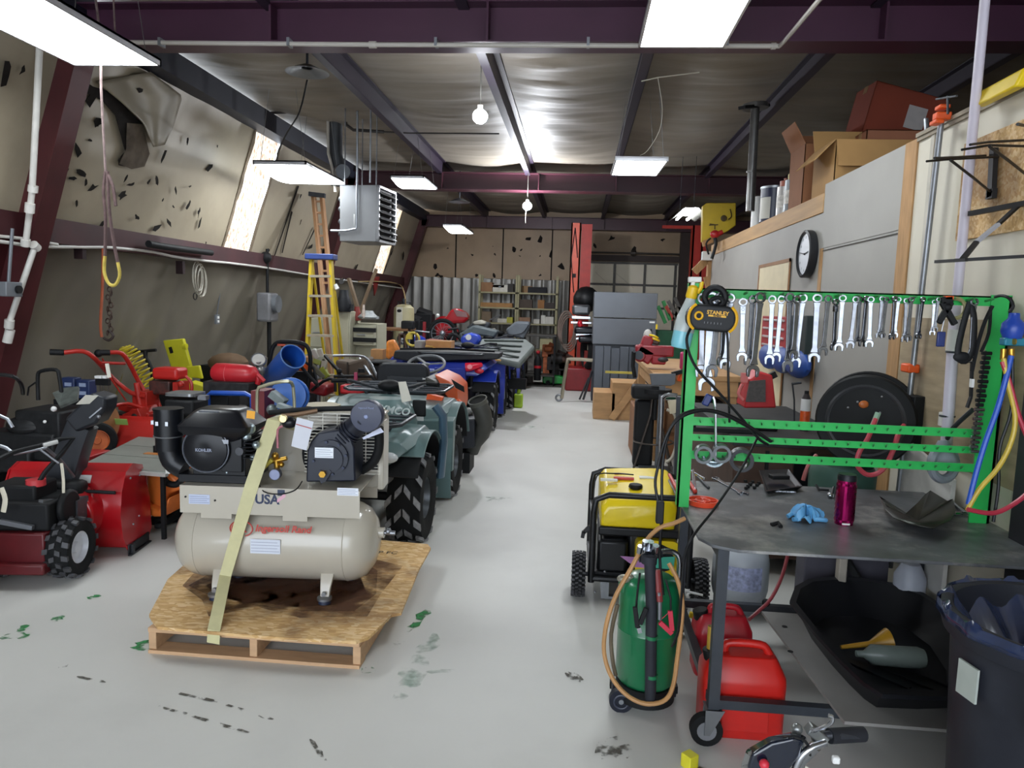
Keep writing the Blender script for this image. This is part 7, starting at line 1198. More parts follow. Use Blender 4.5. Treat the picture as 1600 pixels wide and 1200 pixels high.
# rack
GRN = M('#25ad50', .42, var=.1, sc=6); RY = 3.11; t = T('wrench_rack', 'bright green welded steel rack standing across the steel table', 'rack', (1.08, RY, TZ))
xl, xr = .485, 1.66; zt = 1.715
B().box(xl - 1.08 - .03, -.02, 0, xl - 1.08 + .02, -.012, zt - TZ + .02).box(xl - 1.08 - .03, -.02, 0, xl - 1.08 - .022, .035, zt - TZ + .02).ob('post', GRN, t); B().box(xr - 1.08 - .01, -.02, 0, xr - 1.08 + .07, -.012, zt - TZ + .005).box(xr - 1.08 + .06, -.02, 0, xr - 1.08 + .07, .05, zt - TZ).ob('post', GRN, t)
tb = B().box(xl - 1.08, -.015, zt - TZ - .04, xr - 1.08, -.008, zt - TZ).box(xl - 1.08, -.015, zt - TZ - .006, xr - 1.08 + .02, .02, zt - TZ).ob('top_bar', GRN, t)
for i in range(16): x = xl + .05 + i * .073; B().bar((x - 1.08, -.015, zt - TZ - .02), (x - 1.08 + .0, -.075, zt - TZ - .012), .007).ob('hook', M('#2a7d3e', .5), tb)
for k, (z, hh) in enumerate(((1.155, .035), (1.085, .028), (1.01, .034))):
    x1 = xr - 1.08; br_ = B().box(xl - 1.08, -.018, z - TZ - hh / 2, x1, -.012, z - TZ + hh / 2).ob('peg_bar', GRN, t)
    for i in range(22):
        x = xl - 1.08 + .05 + i * (x1 - xl + 1.08 - .06) / 22
        B().bar((x, -.016, z - TZ - .004), (x - .01, -.05, z - TZ + .012), .0045).ob('peg', M('#3b8a4c', .5), br_)
B().cb(((1490 - 1490) * 0 + .0, 0, 0), (.0001, .0001, .0001)) if 0 else None
# wrenches
WCH = M('#85888e', .27, 1, var=.15, sc=25); L0 = .25
def wrench_mesh(flex=False, box=False):
    b = B(); w = .0105
    b.lathe([(.0105, -.0045), (.017, -.004), (.017, .004), (.0105, .0045), (.0105, -.0045)], (0, 0, 0), (0, 1, 0), 24, cap=False)
    b.rings([[(x * k, y, z) for x, y in ((-w, -.003), (w, -.003), (w, .003), (-w, .003))] for z, k in ((-.016, 1.1), (-.035, .85), (-.19, .8), (-.21, 1.3))])
    if flex: b.cb((0, 0, -.035), (.02, .012, .03)).cyl((0, -.008, -.03), (0, .008, -.03), .006)
    if box: b.lathe([(.0105, -.0045), (.017, -.004), (.017, .004), (.0105, .0045), (.0105, -.0045)], (0, 0, -.232), (0, 1, 0), 24, cap=False)
    else:
        P = arc(0, -.23, .02, 200, -20, 14); P = [(x, z) for x, z in P]; P += [(.018, -.247), (.0105, -.25), (.0095, -.235)] + arc(0, -.233, .0095, 0, 180, 6)[::1] + [(-.0095, -.235), (-.0105, -.25), (-.018, -.247)]
        b.prism(P, 'xz', -.0042, .0042)
    return b
wr = []
specs = [(1098, 466, 590), (1112, 466, 612), (1124, 466, 590), (1132, 466, 572), (1142, 466, 578), (1161, 472, 565), (1176, 468, 571), (1188, 465, 590), (1207, 468, 570), (1221, 468, 566), (1234, 465, 582), (1245, 468, 562), (1255, 466, 575), (1277, 466, 567), (1294, 467, 556), (1306, 472, 548), (1317, 466, 549), (1337, 468, 545), (1343, 468, 541), (1354, 467, 542), (1361, 468, 543), (1378, 467, 529), (1385, 468, 528), (1398, 467, 531), (1404, 468, 528), (1416, 470, 535), (1424, 468, 533), (1442, 468, 530), (1460, 472, 524), (1466, 468, 518), (1522, 472, 568)]
protos = {}
order = ['widest chrome wrench with a big open jaw, lowest at the left end of the green rack']
for i, (px, p0, p1) in enumerate(specs):
    yy = RY - .05 - .014 * (i % 3); a, b_ = A(px, p0, yy), A(px, p1, yy); L = a.z - b_.z; typ = 'box' if px == 1522 else 'flex' if px in (1161, 1306) else 'open'
    if typ not in protos:
        b = wrench_mesh(typ == 'flex', typ == 'box'); o = b.ob('wrench', WCH, None, loc=(0, 0, 0), bev=.0012); o['category'] = 'wrench'; protos[typ] = o
    else: o = protos[typ].copy(); COL.objects.link(o)
    s = L / L0; sx_ = s * (1.15 if i in (1, 5, 7, 13) else .95 if L > .25 else 1.05); o.scale = (sx_, 1.2, s); o.location = (a.x, yy, a.z); o.rotation_euler = (0, .02 * ((i * 7) % 5 - 2), .25 * ((i * 5) % 4 - 1.5)); o['group'] = 'chrome wrenches on the green rack'
    ORD = ['first', 'second', 'third', 'fourth', 'fifth', 'sixth', 'seventh', 'eighth', 'ninth', 'tenth', 'eleventh', 'twelfth', 'thirteenth', 'fourteenth', 'fifteenth', 'sixteenth', 'seventeenth', 'eighteenth', 'nineteenth', 'twentieth', 'twenty first', 'twenty second', 'twenty third', 'twenty fourth', 'twenty fifth', 'twenty sixth', 'twenty seventh', 'twenty eighth', 'twenty ninth', 'thirtieth', 'thirty first']
    o['label'] = {1: 'largest chrome wrench, its wide open jaw hanging lowest at the rack left end', 5: 'flex head chrome wrench right of the black and yellow jump box', 7: 'long chrome wrench ending in front of the red charger grille', 13: 'broad short chrome wrench just right of the rack middle left, below the clock', 15: 'short flex head wrench below and right of the clock', 30: 'double ring wrench hanging alone beside the black strap near the right post'}.get(i, '%s chrome wrench from the left on the green rack%s' % (ORD[i], ', behind the jump box' if i < 4 else ''))
# jump box
t = T('jump_starter', 'black and yellow compact jump starter clipped at the left end of the green rack', 'charger', A(1111, 497, 2.99)); t.rotation_euler = (0, .06, .0)
B().prism(rrect(.2, .105, .05, 6), 'xz', -.03, .03).ob('body', M('#0e0f10', .6, var=.1), t, bev=.006, seg=3)
b = B().prism(rrect(.165, .085, .035, 6), 'xz', -.034, -.03); b.ob('face_plate', M('#17181b', .45), t)
YS = M('#e0a818', .4, var=0)
for s in (-1, 1): B().tube([(s * .07, -.034, .05), (s * .088, -.034, .03), (s * .095, -.034, 0), (s * .088, -.034, -.03), (s * .07, -.034, -.05)], .006, 6, sub=3).ob('yellow_trim', YS, t)
B().torus((-.055, -.036, .005), (0, 1, 0), .014, .0045, 24, 8).ob('power_ring', YS, t); B().cyl((-.055, -.037, .005), (-.055, -.03, .005), .01).ob('power_button', BLK, t)
B().text('STANLEY', .021, stand((.018, -.0345, .022)), .0006, bold=.0006).box(-.018, -.0352, .006, .052, -.034, .013).ob('lettering', YS, t); B().text('FATMAX', .008, stand((.017, -.0356, .0092)), .0003, bold=.0004).ob('small_lettering', BLK, t)
for i in range(6): B().text('I', .012, stand((-.03 + i * .013, -.0345, -.02)), .0004).ob('indicator', M('#9a9ca0', .5), t)
B().tube([(.0, .0, .05), (-.01, 0, .07), (.02, 0, .085), (.04, 0, .07), (.03, 0, .052)], .009, 8, sub=3).ob('carry_clip', BLK, t)
B().torus(A(1117, 465, 3.02), (.2, 1, 0), .04, .014, 18, 8).ob('hanging_loop', BLK, t, w=True)
CB = M('#141517', .45); B().tube([A(1079, 513, 3.0), A(1073, 530, 2.98), A(1078, 555, 2.98), A(1092, 580, 2.98), A(1120, 610, 2.98), A(1160, 655, 3.0), A(1185, 685, 3.0), A(1200, 695, 3.02)], .006, 7, sub=4).ob('cable', CB, t, w=True)
B().tube([A(1134, 515, 3.0), A(1137, 530, 3.0), A(1138, 590, 3.0), A(1140, 660, 3.03)], .005, 6, sub=3).ob('cable', CB, t, w=True)
# spray bottle
t = T('trigger_sprayer', 'spray bottle of pale blue liquid with a yellow collar hanging on the left green post', 'bottle', A(1064, 548, 3.08)); c0, c1 = A(1062, 545, 3.08), A(1082, 455, 3.08); d = (c1 - c0)
CLR = M('#cfd6d4', .25, var=.03, alpha=.75); LIQ = M('#7fc3d0', .2, var=.03)
ax = d.normalized(); L = d.length; prof = [(.001, 0), (.038, .004), (.043, .02), (.043, L * .3), (.04, L * .55), (.026, L * .75), (.018, L * .9), (.016, L)]
B().lathe([(r * .96, h) for r, h in prof[:4]] + [(.04, L * .33), (.001, L * .33)], c0, ax, 28).ob('liquid', LIQ, t, w=True); B().lathe([(.0425, L * .3), (.043, L * .32)] + prof[4:], c0, ax, 28).ob('bottle', CLR, t, w=True)
B().lathe([(.018, L * .86), (.024, L * .9), (.022, L * 1.06), (.012, L * 1.1), (.001, L * 1.1)], c0, ax, 22).tube([A(1097, 440, 3.08), A(1095, 450, 3.08), A(1090, 458, 3.08)], .009, 8).ob('yellow_collar', M('#ddb51c', .4), t, w=True); B().bar(A(1075, 437, 3.08), A(1096, 437, 3.08), .022, .022).bar(A(1084, 437, 3.08), A(1081, 450, 3.08), .016).ob('trigger_head', M('#d3d2cc', .4), t, w=True, bev=.004)
# spring clamp, key fob, straps, socket rail on the right end of the rack
t = T('spring_clamp', 'black spring clamp with an orange tip on the green top bar', 'clamp', A(1480, 485, 3.03)); Y0 = 3.03
B().bar(A(1472, 472, Y0), A(1492, 507, Y0), .022, .02, up=(0, 1, 0)).bar(A(1486, 472, Y0), A(1466, 505, Y0), .022, .02, up=(0, 1, 0)).bar(A(1470, 470, Y0), A(1488, 468, Y0), .03, .02, up=(0, 1, 0)).sph(A(1480, 480, Y0), .018).ob('body', BLK, t, w=True, bev=.003); B().cb(A(1482, 465, Y0), (.03, .02, .012)).ob('orange_tip', ORG, t, w=True)
t = T('blue_key_fob', 'dark blue tag hanging on a thin chain below the spring clamp', 'tag', A(1470, 530, 3.03)); B().cb((0, 0, 0), (.032, .012, .06)).ob('tag', M('#1c2c66', .35), t, bev=.004); B().cyl((0, 0, .03), (.01, 0, .11), .002, n=5).ob('chain', STEEL, t)
t = T('tape_roll', 'translucent tan ring hung behind the spring clamp', 'tape', A(1492, 482, 3.07)); B().torus((0, 0, 0), (0, 1, 0), .04, .008, 30, 8).ob('ring', M('#8f8a5c', .4, alpha=.8), t)
t = T('rubber_strap', 'long folded black rubber strap hanging near the right green post', 'strap', A(1510, 520, 3.06)); Y0 = 3.06
B().tube([A(1516, 472, Y0), A(1507, 500, Y0), A(1497, 545, Y0), A(1500, 562, Y0), A(1512, 562, Y0), A(1520, 540, Y0), A(1522, 500, Y0), A(1517, 474, Y0)], .013, 8, sub=3, flat=.5).ob('strap', BLK, t, w=True); B().sph(A(1503, 558, Y0), (.035, .01, .022)).ob('pad', BLK, t, w=True)
B().tube([A(1551, 478, Y0), A(1540, 500, Y0), A(1530, 530, Y0), A(1522, 565, Y0), A(1519, 580, Y0)], .008, 6, sub=3).tube([A(1548, 480, Y0 + .02), A(1545, 520, Y0), A(1533, 550, Y0)], .007, 6, sub=3).ob('thin_strap', BLK, t, w=True); B().bar(A(1519, 565, Y0), A(1517, 620, Y0), .016, .008).bar(A(1517, 620, Y0), A(1511, 637, Y0), .016, .008).ob('strap_end', BLK, t, w=True); B().bar(A(1519, 592, Y0 - .005), A(1518, 605, Y0 - .005), .018, .01).ob('white_band', WHT, t, w=True)
t = T('socket_rail', 'vertical rail of small black and chrome sockets at the right green post', 'sockets', A(1530, 640, 3.05)); a, b_ = A(1540, 548, 3.06), A(1519, 708, 3.06); B().bar(a, b_, .006, .006).ob('rail', DST, t, w=True)
for i in range(22): c = a.lerp(b_, (i + .5) / 22); B().cyl(c + Vector((-.018 + .004 * (i % 2), -.01, 0)), c + Vector((.018 - .003 * (i % 3), -.01, 0)), .0075, n=10).ob('socket', BLK if i < 12 else CHR, t, w=True)
# pipe cutters hung on the lowest bar
for px, py, r, Y0, l in ((1099, 709, 14, 3.05, 'grey short pipe collar on the lowest bar, leftmost of two'), (1127, 708, 14, 3.05, 'grey short pipe collar on the lowest bar, right one of two'), (1158, 718, 18, 3.06, 'dark round cup hanging on the lowest bar right of the collars')):
    c = A(px, py, Y0); rr = r / 1130 * Y0; B().lathe([(rr * .7, -.03), (rr, -.03), (rr, .03), (rr * .7, .03), (rr * .7, -.03)], c, (.1, 1, 0), 24, cap=False).ob('pipe_collar', M('#55585a' if r < 16 else '#232427', .4, .4), label=l, cat='collar')
B().torus(A(1116, 712, 3.09), (0, 1, 0), .045, .008, 24, 6, 3.3, 6.2).sph(A(1117, 722, 3.09), (.04, .01, .012)).ob('bright_crescent', M('#a9b8c0', .25, .8), label='bright crescent shaped bracket between the two pipe collars', cat='bracket')
B().tube([A(1114, 620, 3.05), A(1118, 640, 3.05), A(1118, 720, 3.06)], .006, 6, sub=2).ob('silver_rod', CHR, label='thin silver rod hanging below the largest wrench', cat='rod')
B().cb(A(1105, 625, 3.04), (.03, .02, .05), (0, .4, 0)).ob('blue_grip', M('#22306a', .4), label='dark blue grip below the largest wrench', cat='grip', bev=.006)
# table top objects
def onT(px, py, h=0): return onz(px, py, TZ + h)
t = T('magnetic_dish', 'orange perforated round dish on the table beside the left green post', 'dish', onT(1098, 788)); b = B().lathe([(.001, .003), (.055, .003), (.06, .022), (.066, .022), (.062, 0), (.001, 0)], n=32, cap=False); b.ob('dish', M('#dd4a2a', .4, var=.05), t)
for a in range(8): B().cyl((.035 * math.cos(a * .785), .035 * math.sin(a * .785), .003), (.035 * math.cos(a * .785), .035 * math.sin(a * .785), .006), .009, n=12).ob('hole', M('#5a241a', .6), t)
B().torus((0, 0, .018), (0, 0, 1), .03, .004).bar((-.055, 0, .018), (.055, 0, .018), .006, .004).bar((0, -.055, .018), (0, .055, .018), .006, .004).ob('spokes', M('#dd4a2a', .4), t)
for i, (a, b_, r, m_, l) in enumerate((((1046, 742), (1062, 772), .009, M('#c4382c', .4), 'red plier handle at the left edge of the table, nearer one'), ((1076, 752), (1086, 768), .009, M('#c4382c', .4), 'red plier handle beside the green post'), ((1066, 745), (1074, 760), .008, BLK, 'black ended driver lying behind the red plier handle'), ((1083, 735), (1086, 765), .008, CHR, 'chrome extension bar behind the green post'), ((1090, 745), (1107, 762), .006, DST, 'dark small ratchet on the table'), ((1078, 735), (1100, 748), .006, CHR, 'chrome combination tool among the plier handles'))):
    B().tube([onT(*a, r), onT(*b_, r)], r, 8).sph(onT(*b_, r), r * 1.2).ob('hand_tool', m_, label=l, cat='tool')
p0, p1 = onT(1118, 748, .004), onT(1164, 773, .004); o = protos['open'].copy(); COL.objects.link(o); o['label'] = 'chrome wrench lying flat on the table in front of the rack'; o['group'] = 'wrenches lying on the table'; s = (p1 - p0).length / L0; o.scale = (s, s, s)
dd = (p1 - p0).normalized(); xax = Vector((0, 0, 1)).cross(-dd); o.matrix_world = Matrix.Translation(p0) @ Matrix((( (-dd).cross(Vector((0,0,1))).x, 0, -dd.x), ((-dd).cross(Vector((0,0,1))).y, 0, -dd.y), (0, 1, 0))).to_4x4() @ Matrix.Scale(s, 4)
b = B()
for i in range(9): c = onT(1165 + (i * 7) % 24, 752 + (i * 5) % 12, .008); b.cyl(c - Vector((.006, 0, 0)), c + Vector((.006, .004, .0)), .008, n=6)
b.ob('loose_bolts', BLK, label='scatter of small black bolts on the table behind the orange dish', cat='bolts', kind='stuff')
t = T('drip_tray', 'black metal tray with white lettering on the rear of the table', 'tray', onT(1215, 770)); P = [onT(1185, 742), onT(1232, 740), onT(1254, 768), (onT(1196, 776))]; c = sum(P, Vector()) / 4
R = [[c + (p - c) * k + Vector((0, 0, h)) for p in P] for k, h in ((.8, 0), (1, .025), (.94, .025), (.78, .006))]; B().rings(R).ob('tray', BLKG, t, w=True, bev=.002); p = P[3].lerp(P[2], .5) + Vector((0, -.003, .012)); B().text('No.  471W', .018, Matrix.Translation(p) @ XZ, .0004) if 0 else B().box(p.x - .05, p.y - .003, p.z - .003, p.x + .05, p.y - .001, p.z + .004).ob('white_print', M('#aeb2bb', .5, var=.9, sc=120), t, w=True)
B().cb(c + Vector((0, 0, .035)), (.09, .05, .02), (0, 0, .2)).ob('black_block', BLK, t, w=True, bev=.004)
t = T('rubber_glove', 'crumpled light blue disposable glove on the table', 'glove', onT(1258, 812)); c = Vector((0, 0, 0)); rg = random.Random(3)
def gl(u, v):
    a = 2 * PI * u; r = .06 * (1 + .25 * math.sin(3 * a + 1) + .12 * math.sin(7 * a)) * math.sin(PI * v / 2 + .01); h = .03 * math.cos(PI * v / 2) * (1 + .5 * math.sin(5 * a)) + .012 * math.sin(9 * a + 6 * v) + .012
    return (r * math.cos(a) * 1.0, r * math.sin(a) * .8, max(.001, h))
B().grid(gl, 48, 14, .001).tube([(.03, -.02, .01), (.06, -.03, .012), (.075, -.02, .008)], .009, 8, sub=2).tube([(-.03, -.03, .01), (-.06, -.04, .01)], .009, 8).tube([(-.05, .01, .02), (-.07, .0, .01)], .009, 8).ob('glove', M('#5c9fce', .45, var=.1, sc=20), t)
t = T('insulated_tumbler', 'shiny pink tumbler with a black lid standing on the table', 'tumbler', onT(1318, 818)); TH = A(1318, 738, onT(1318, 815).y).z - TZ
nn = 24; prof = []
R = []
for j in range(19):
    z = TH * .88 * j / 18; R.append([((.036 + .003 * (((i + j) % 2) * 2 - 1) * (1 if 1 < j < 17 else 0)) * math.cos(2 * PI * i / nn), (.036 + .003 * (((i + j) % 2) * 2 - 1) * (1 if 1 < j < 17 else 0)) * math.sin(2 * PI * i / nn), z) for i in range(nn)])
B().rings(R).ob('body', M('#a3185c', .15, .9, var=.05), t, ang=10); B().cyl((0, 0, TH * .88), (0, 0, TH * .97), .037, .036, n=28).cyl((0, 0, TH * .97), (0, 0, TH), .033, n=28).ob('lid', M('#1b1c22', .4), t); B().box(-.02, -.041, .005, .01, -.037, .012).ob('mark', WHT, t)
t = T('scrap_plate', 'curved charred steel shard lying on the table right of the tumbler', 'scrap', onT(1445, 830)); P = [onT(*p) for p in ((1372, 792), (1384, 808), (1410, 812), (1432, 803), (1445, 788), (1452, 783), (1478, 800), (1487, 797), (1492, 815), (1482, 832), (1455, 845), (1420, 838), (1395, 828), (1380, 812))]
cc = onT(1435, 815); n = len(P); V_ = []; 
for p in P: r = (p - cc).length; V_.append(p + Vector((0, 0, .004 + min(.045, 3.2 * r * r))))
b = B().add(V_ + [cc + Vector((0, 0, .003))], [(i, (i + 1) % n, n) for i in range(n)]); b.solid = .004; b.ob('shard', M('#2f302b', .35, .5, var=.3, sc=14, dirt='#4e4c3c'), t, w=True, ang=80)
t = T('locking_pliers', 'bright locking pliers holding hose ends at the right rear of the table', 'pliers', onT(1500, 805)); B().tube([onT(1487, 785, .02), onT(1508, 803, .015)], .01, 8).tube([onT(1476, 793, .01), onT(1494, 803, .01), onT(1520, 800, .015)], .009, 8, sub=2).sph(onT(1478, 793, .012), (.02, .015, .012)).sph(onT(1530, 798, .012), (.03, .02, .012)).ob('pliers', CHR, t, w=True)
B().tube([onT(1205, 820, .005), onT(1216, 817, .012), onT(1220, 823, .005)], .009, 6).ob('black_clip', BLK, label='tiny black clip on the table left of the blue glove', cat='clip')
t = T('small_clamp', 'small black lever with chrome knob behind the tumbler', 'clamp', onT(1290, 770)); B().tube([onT(1275, 758, .02), onT(1280, 765, .01), onT(1295, 766, .015)], .006, 6).ob('lever', BLK, t, w=True); B().sph(onT(1297, 774, .014), .014).cyl(onT(1303, 762, .01), onT(1300, 775, .01), .008).ob('knob', CHR, t, w=True)
# hoses and regulator right of the rack
t = T('air_regulator', 'blue air filter bulb with a teal bracket and brass fittings right of the rack', 'regulator', A(1582, 520, 2.9)); Y0 = 2.9; DB = M('#1b3f9a', .35, var=.1)
B().lathe([(.001, -.05), (.03, -.045), (.04, -.02), (.038, .01), (.02, .03), (.018, .05), (.001, .052)], A(1583, 510, Y0), (0, 0, 1), 22).ob('bowl', DB, t, w=True); B().cb(A(1585, 534, Y0), (.09, .04, .03)).ob('bracket', M('#1c6f86', .4), t, w=True, bev=.005); B().cyl(A(1584, 534, Y0 - .03), A(1586, 534, Y0 - .03), .012).cyl(A(1580, 545, Y0), A(1580, 556, Y0), .012).cyl(A(1568, 545, Y0), A(1567, 562, Y0), .01).ob('brass_fitting', BRS, t, w=True)
B().tube([A(1577, 488, Y0), A(1583, 478, Y0), A(1577, 466, Y0), A(1565, 462, Y0 + .05), A(1555, 464, Y0 + .12)], .006, 6, sub=3).ob('black_wire', BLK, t, w=True)
for nm, P, r, c in (('blue_hose', ((1580, 556), (1572, 590), (1558, 640), (1540, 690), (1525, 740), (1513, 788)), .01, '#1a4fb5'), ('yellow_hose', ((1568, 560), (1575, 600), (1586, 650), (1580, 690), (1560, 730), (1530, 765), (1511, 798)), .009, '#c9ac3a'), ('red_hose', ((1566, 565), (1578, 600), (1592, 650), (1612, 700), (1625, 730), (1610, 765), (1580, 790), (1550, 802), (1512, 796)), .009, '#b53246'), ('black_cord', ((1582, 560), (1580, 640), (1562, 700), (1560, 760), (1552, 815)), .006, '#17181a')):
    B().tube([A(*p, 2.88 - .01 * k) for k, p in enumerate(P)], r, 8, sub=4).ob(nm.replace('black_cord', 'drop_cable'), M(c, .4), label=nm.replace('_', ' ') + ' hanging from the blue regulator to the right end of the table', cat='hose')
st(B().box(1.7, 2.76, 0, 1.75, 2.9, 1.4).box(1.69, 2.76, 0, 1.7, 2.78, 1.4), 'trim_91', M('#27272c', .5, .3))
# ---------------------------------------------------------------- green rack cables, tank and generator
t = T('extension_cables', 'pair of black cables arching from the rack over the generator to the green tank', 'cable', A(1050, 800, 2.95)); 
B().tube([A(1204, 690, 3.0), A(1165, 665, 2.98), A(1130, 648, 2.96), A(1095, 642, 2.95), A(1060, 655, 2.93), A(1040, 685, 2.92), A(1028, 730, 2.92), A(1024, 760, 2.9), A(1033, 800, 2.88)], .006, 7, sub=4).ob('cable', CB, t, w=True); B().tube([A(1206, 690, 3.01), A(1165, 662, 2.99), A(1130, 645, 2.98), A(1095, 640, 2.97), A(1062, 650, 2.94), A(1044, 680, 2.93), A(1035, 730, 2.93), A(1034, 800, 2.88), A(1031, 870, 2.8), A(1036, 930, 2.75)], .006, 7, sub=4).ob('cable', CB, t, w=True)
B().cb(A(1031, 800, 2.87), (.03, .03, .09)).ob('plug', CB, t, w=True, bev=.004); B().tube([A(1183, 685, 3.0), A(1160, 730, 2.9), A(1120, 790, 2.7), A(1085, 835, 2.5), A(1070, 870, 2.5), A(1065, 930, 2.5), A(1060, 985, 2.55), A(1050, 1010, 2.6)], .005, 7, sub=4).ob('thin_cable', CB, t, w=True)
# generator
GX0, GX1, GY0, GY1 = .13, .66, 3.92, 4.55; GP_ = M('#141518', .4, .2, var=.12); GYL = M('#e0c312', .35, var=.05, coat=.3)
t = T('portable_generator', 'yellow tank portable generator in a black tube frame on the floor beside the table', 'generator', (.4, 4.2, 0)); lx = lambda v: v - .4; ly = lambda v: v - 4.2
for y in (GY0, GY1):
    z = .6; P = [(lx(GX0), ly(y), .1), (lx(GX0), ly(y), z - .1), (lx(GX0 + .01), ly(y), z - .03), (lx(GX0 + .08), ly(y), z), (lx(GX1 - .08), ly(y), z), (lx(GX1 - .01), ly(y), z - .03), (lx(GX1), ly(y), z - .1), (lx(GX1), ly(y), .1)]
    B().tube(P, .018, 10, closed=False).ob('frame_hoop', GP_, t)
B().tube([(lx(GX0), ly(GY0), .12), (lx(GX0), ly(GY1), .12)], .018, 8).tube([(lx(GX1), ly(GY0), .12), (lx(GX1), ly(GY1), .12)], .018, 8).tube([(lx(GX0), ly(GY0), .12), (lx(GX1), ly(GY0), .12)], .016, 8).tube([(lx(GX0), ly(GY0), .4), (lx(GX0), ly(GY1), .4)], .012, 8).ob('frame_rail', GP_, t)
for x in (GX0 - .07, GX1 + .07): 
    w_ = wheel(t, (lx(x), ly(GY0 + .05), .125), (1, 0, 0), .122, .075, 'lug', BLK, .5, 30)
B().cyl((lx(GX0 - .1), ly(GY0 + .05), .125), (lx(GX1 + .1), ly(GY0 + .05), .125), .012).ob('axle', DST, t)
for x in (GX0 + .06, GX1 - .06): B().box(lx(x) - .03, ly(GY1) - .05, .0, lx(x) + .03, ly(GY1), .12).ob('foot', STEEL, t)
B().prism([(lx(GX0 + .05), .0 + .11), (lx(GX0 + .1), .11), (lx(GX0 + .1), .03), (lx(GX0 + .13), .03), (lx(GX0 + .13), .015), (lx(GX0 + .06), .015)], 'xz', ly(GY0) - .02, ly(GY0) + .02).ob('bracket', STEEL, t)
b = B(); R = []
for (y, za, zb, w0, w1) in ((GY0 + .03, .42, .53, .03, .42), (GY0 + .06, .4, .57, .02, .46), (GY0 + .25, .4, .59, .02, .48), (GY0 + .45, .4, .615, .02, .49), (GY1 - .06, .4, .63, .02, .49), (GY1 - .03, .43, .6, .03, .47)):
    xa, xb = lx(GX0 + w0 + .02), lx(GX0 + w1); R.append([(xa, ly(y), za), (xa, ly(y), zb - .05), (xa + .03, ly(y), zb - .01), (xa + .12, ly(y), zb), (xb - .1, ly(y), zb + .01), (xb - .03, ly(y), zb), (xb, ly(y), zb - .05), (xb - .01, ly(y), za)])
b.rings(R); tk = b.ob('fuel_tank', GYL, t, bev=.012, seg=3)
p = LP(t, 1030, 828, z=.6) if 0 else (lx(.37), ly(GY0 + .22), .595); B().cyl(p, (p[0], p[1], p[2] + .02), .042, .038, n=10).cyl((p[0], p[1], p[2] - .02), p, .03).ob('fuel_cap', BLK, tk, bev=.004)
for (x, y, w, d, c) in ((.27, .3, .1, .03, '#cfcfc8'), (.36, .36, .12, .03, '#c4443a'), (.37, .46, .12, .028, '#c98a80'), (.5, .4, .09, .05, '#d0d0ca')): B().cb((lx(x - .05), ly(GY0 + y), .613 + .0), (w, d, .012)).ob('sticker', M(c, .5, var=.05), tk)
B().tube([(lx(GX0 + .0), ly(GY0 + .2), .5), (lx(GX0 + .02), ly(GY0 + .35), .62), (lx(GX0 + .12), ly(GY0 + .42), .625), (lx(GX0 + .24), ly(GY0 + .4), .628)], .004, 6, sub=4).ob('fuel_line', BLK, tk)
B().box(lx(GX0 + .03), ly(GY0 + .03), .36, lx(GX1 - .04), ly(GY1 - .03), .41).ob('tank_tray', GP_, t, bev=.01)
B().box(lx(GX0 + .03), ly(GY0 + .04), .14, lx(GX0 + .2), ly(GY0 + .4), .33).cb((lx(GX0 + .12), ly(GY0 + .1), .3), (.14, .1, .08)).ob('muffler_box', GP_, t, bev=.02); B().box(lx(GX0 + .02), ly(GY0 + .03), .12, lx(GX1 - .03), ly(GY1 - .03), .15).ob('base_tray', GP_, t)
B().prism(rrect(.24, .2, .04, 4), 'xz', ly(GY0 + .02), ly(GY0 + .12)).ob('recoil_cover', GYL, t).location = (lx(GX0 + .36), 0, .25)
B().cyl((lx(GX0 + .37), ly(GY0 + .015), .25), (lx(GX0 + .37), ly(GY0 + .03), .25), .085, n=8).ob('recoil_grille', BLK, t); B().box(lx(GX0 + .2), ly(GY0 + .1), .14, lx(GX1 - .05), ly(GY1 - .1), .36).ob('engine', GP_, t, bev=.02)
B().sheet([A(*p, 3.9) for p in ((969, 869), (1012, 872), (1010, 888), (992, 886))], .004).ob('purple_label', M('#a974a8', .5, var=.08), t, w=True); B().sheet([A(*p, 3.9) for p in ((1012, 872), (1055, 870), (1052, 890), (1010, 886))], .004).ob('teal_label', M('#3fa88e', .5, var=.08), t, w=True)
for px, py in ((945, 893), (965, 920), (930, 925)): B().sph(A(px, py, 3.9), .007, 8).ob('bolt', STEEL, t, w=True)
B().bar(A(912, 832, 3.95), A(922, 822, 3.95), .02).bar(A(910, 840, 3.95), A(912, 830, 3.95), .02).ob('pull_hook', GP_, t, w=True)
# green tank on wheels
GT = M('#0f6b42', .3, var=.15, sc=4, coat=.3, dirt='#3b4a38', damt=.3); t = T('waste_oil_drainer', 'green upright drain tank with a tan hose and black pipe, in front of the generator', 'tank', (.335, 2.87, 0)); R_ = .123
B().lathe([(.001, .1), (.1, .1), (R_, .13), (R_, .33), (R_ + .002, .335), (R_, .34), (R_, .48), (.115, .52), (.09, .545), (.05, .558), (.001, .56)], n=40).ob('tank', GT, t)
B().lathe([(.115, .04), (.12, .04), (.12, .11), (.1, .11)], n=32, cap=False).bar((-.14, .05, .05), (.14, .05, .05), .03).ob('base_ring', BLK, t)
for s in (-1, 1): w_ = B().cyl((s * .12 - .015, -.02 if s < 0 else .08, .046), (s * .12 + .015, -.02 if s < 0 else .08, .046), .045, n=28); w_.ob('wheel', M('#1c1f2a', .5), t)
B().cyl((-.1, -.08, .046), (-.1, -.05, .046), .048, n=30).ob('wheel', M('#1c1f2a', .5), t); B().cyl((-.1, -.085, .046), (-.1, -.08, .046), .01).ob('hub', STEEL, t); B().torus((-.1, -.082, .046), (0, 1, 0), .028, .004).ob('rim', M('#3a3e4c', .4), t)
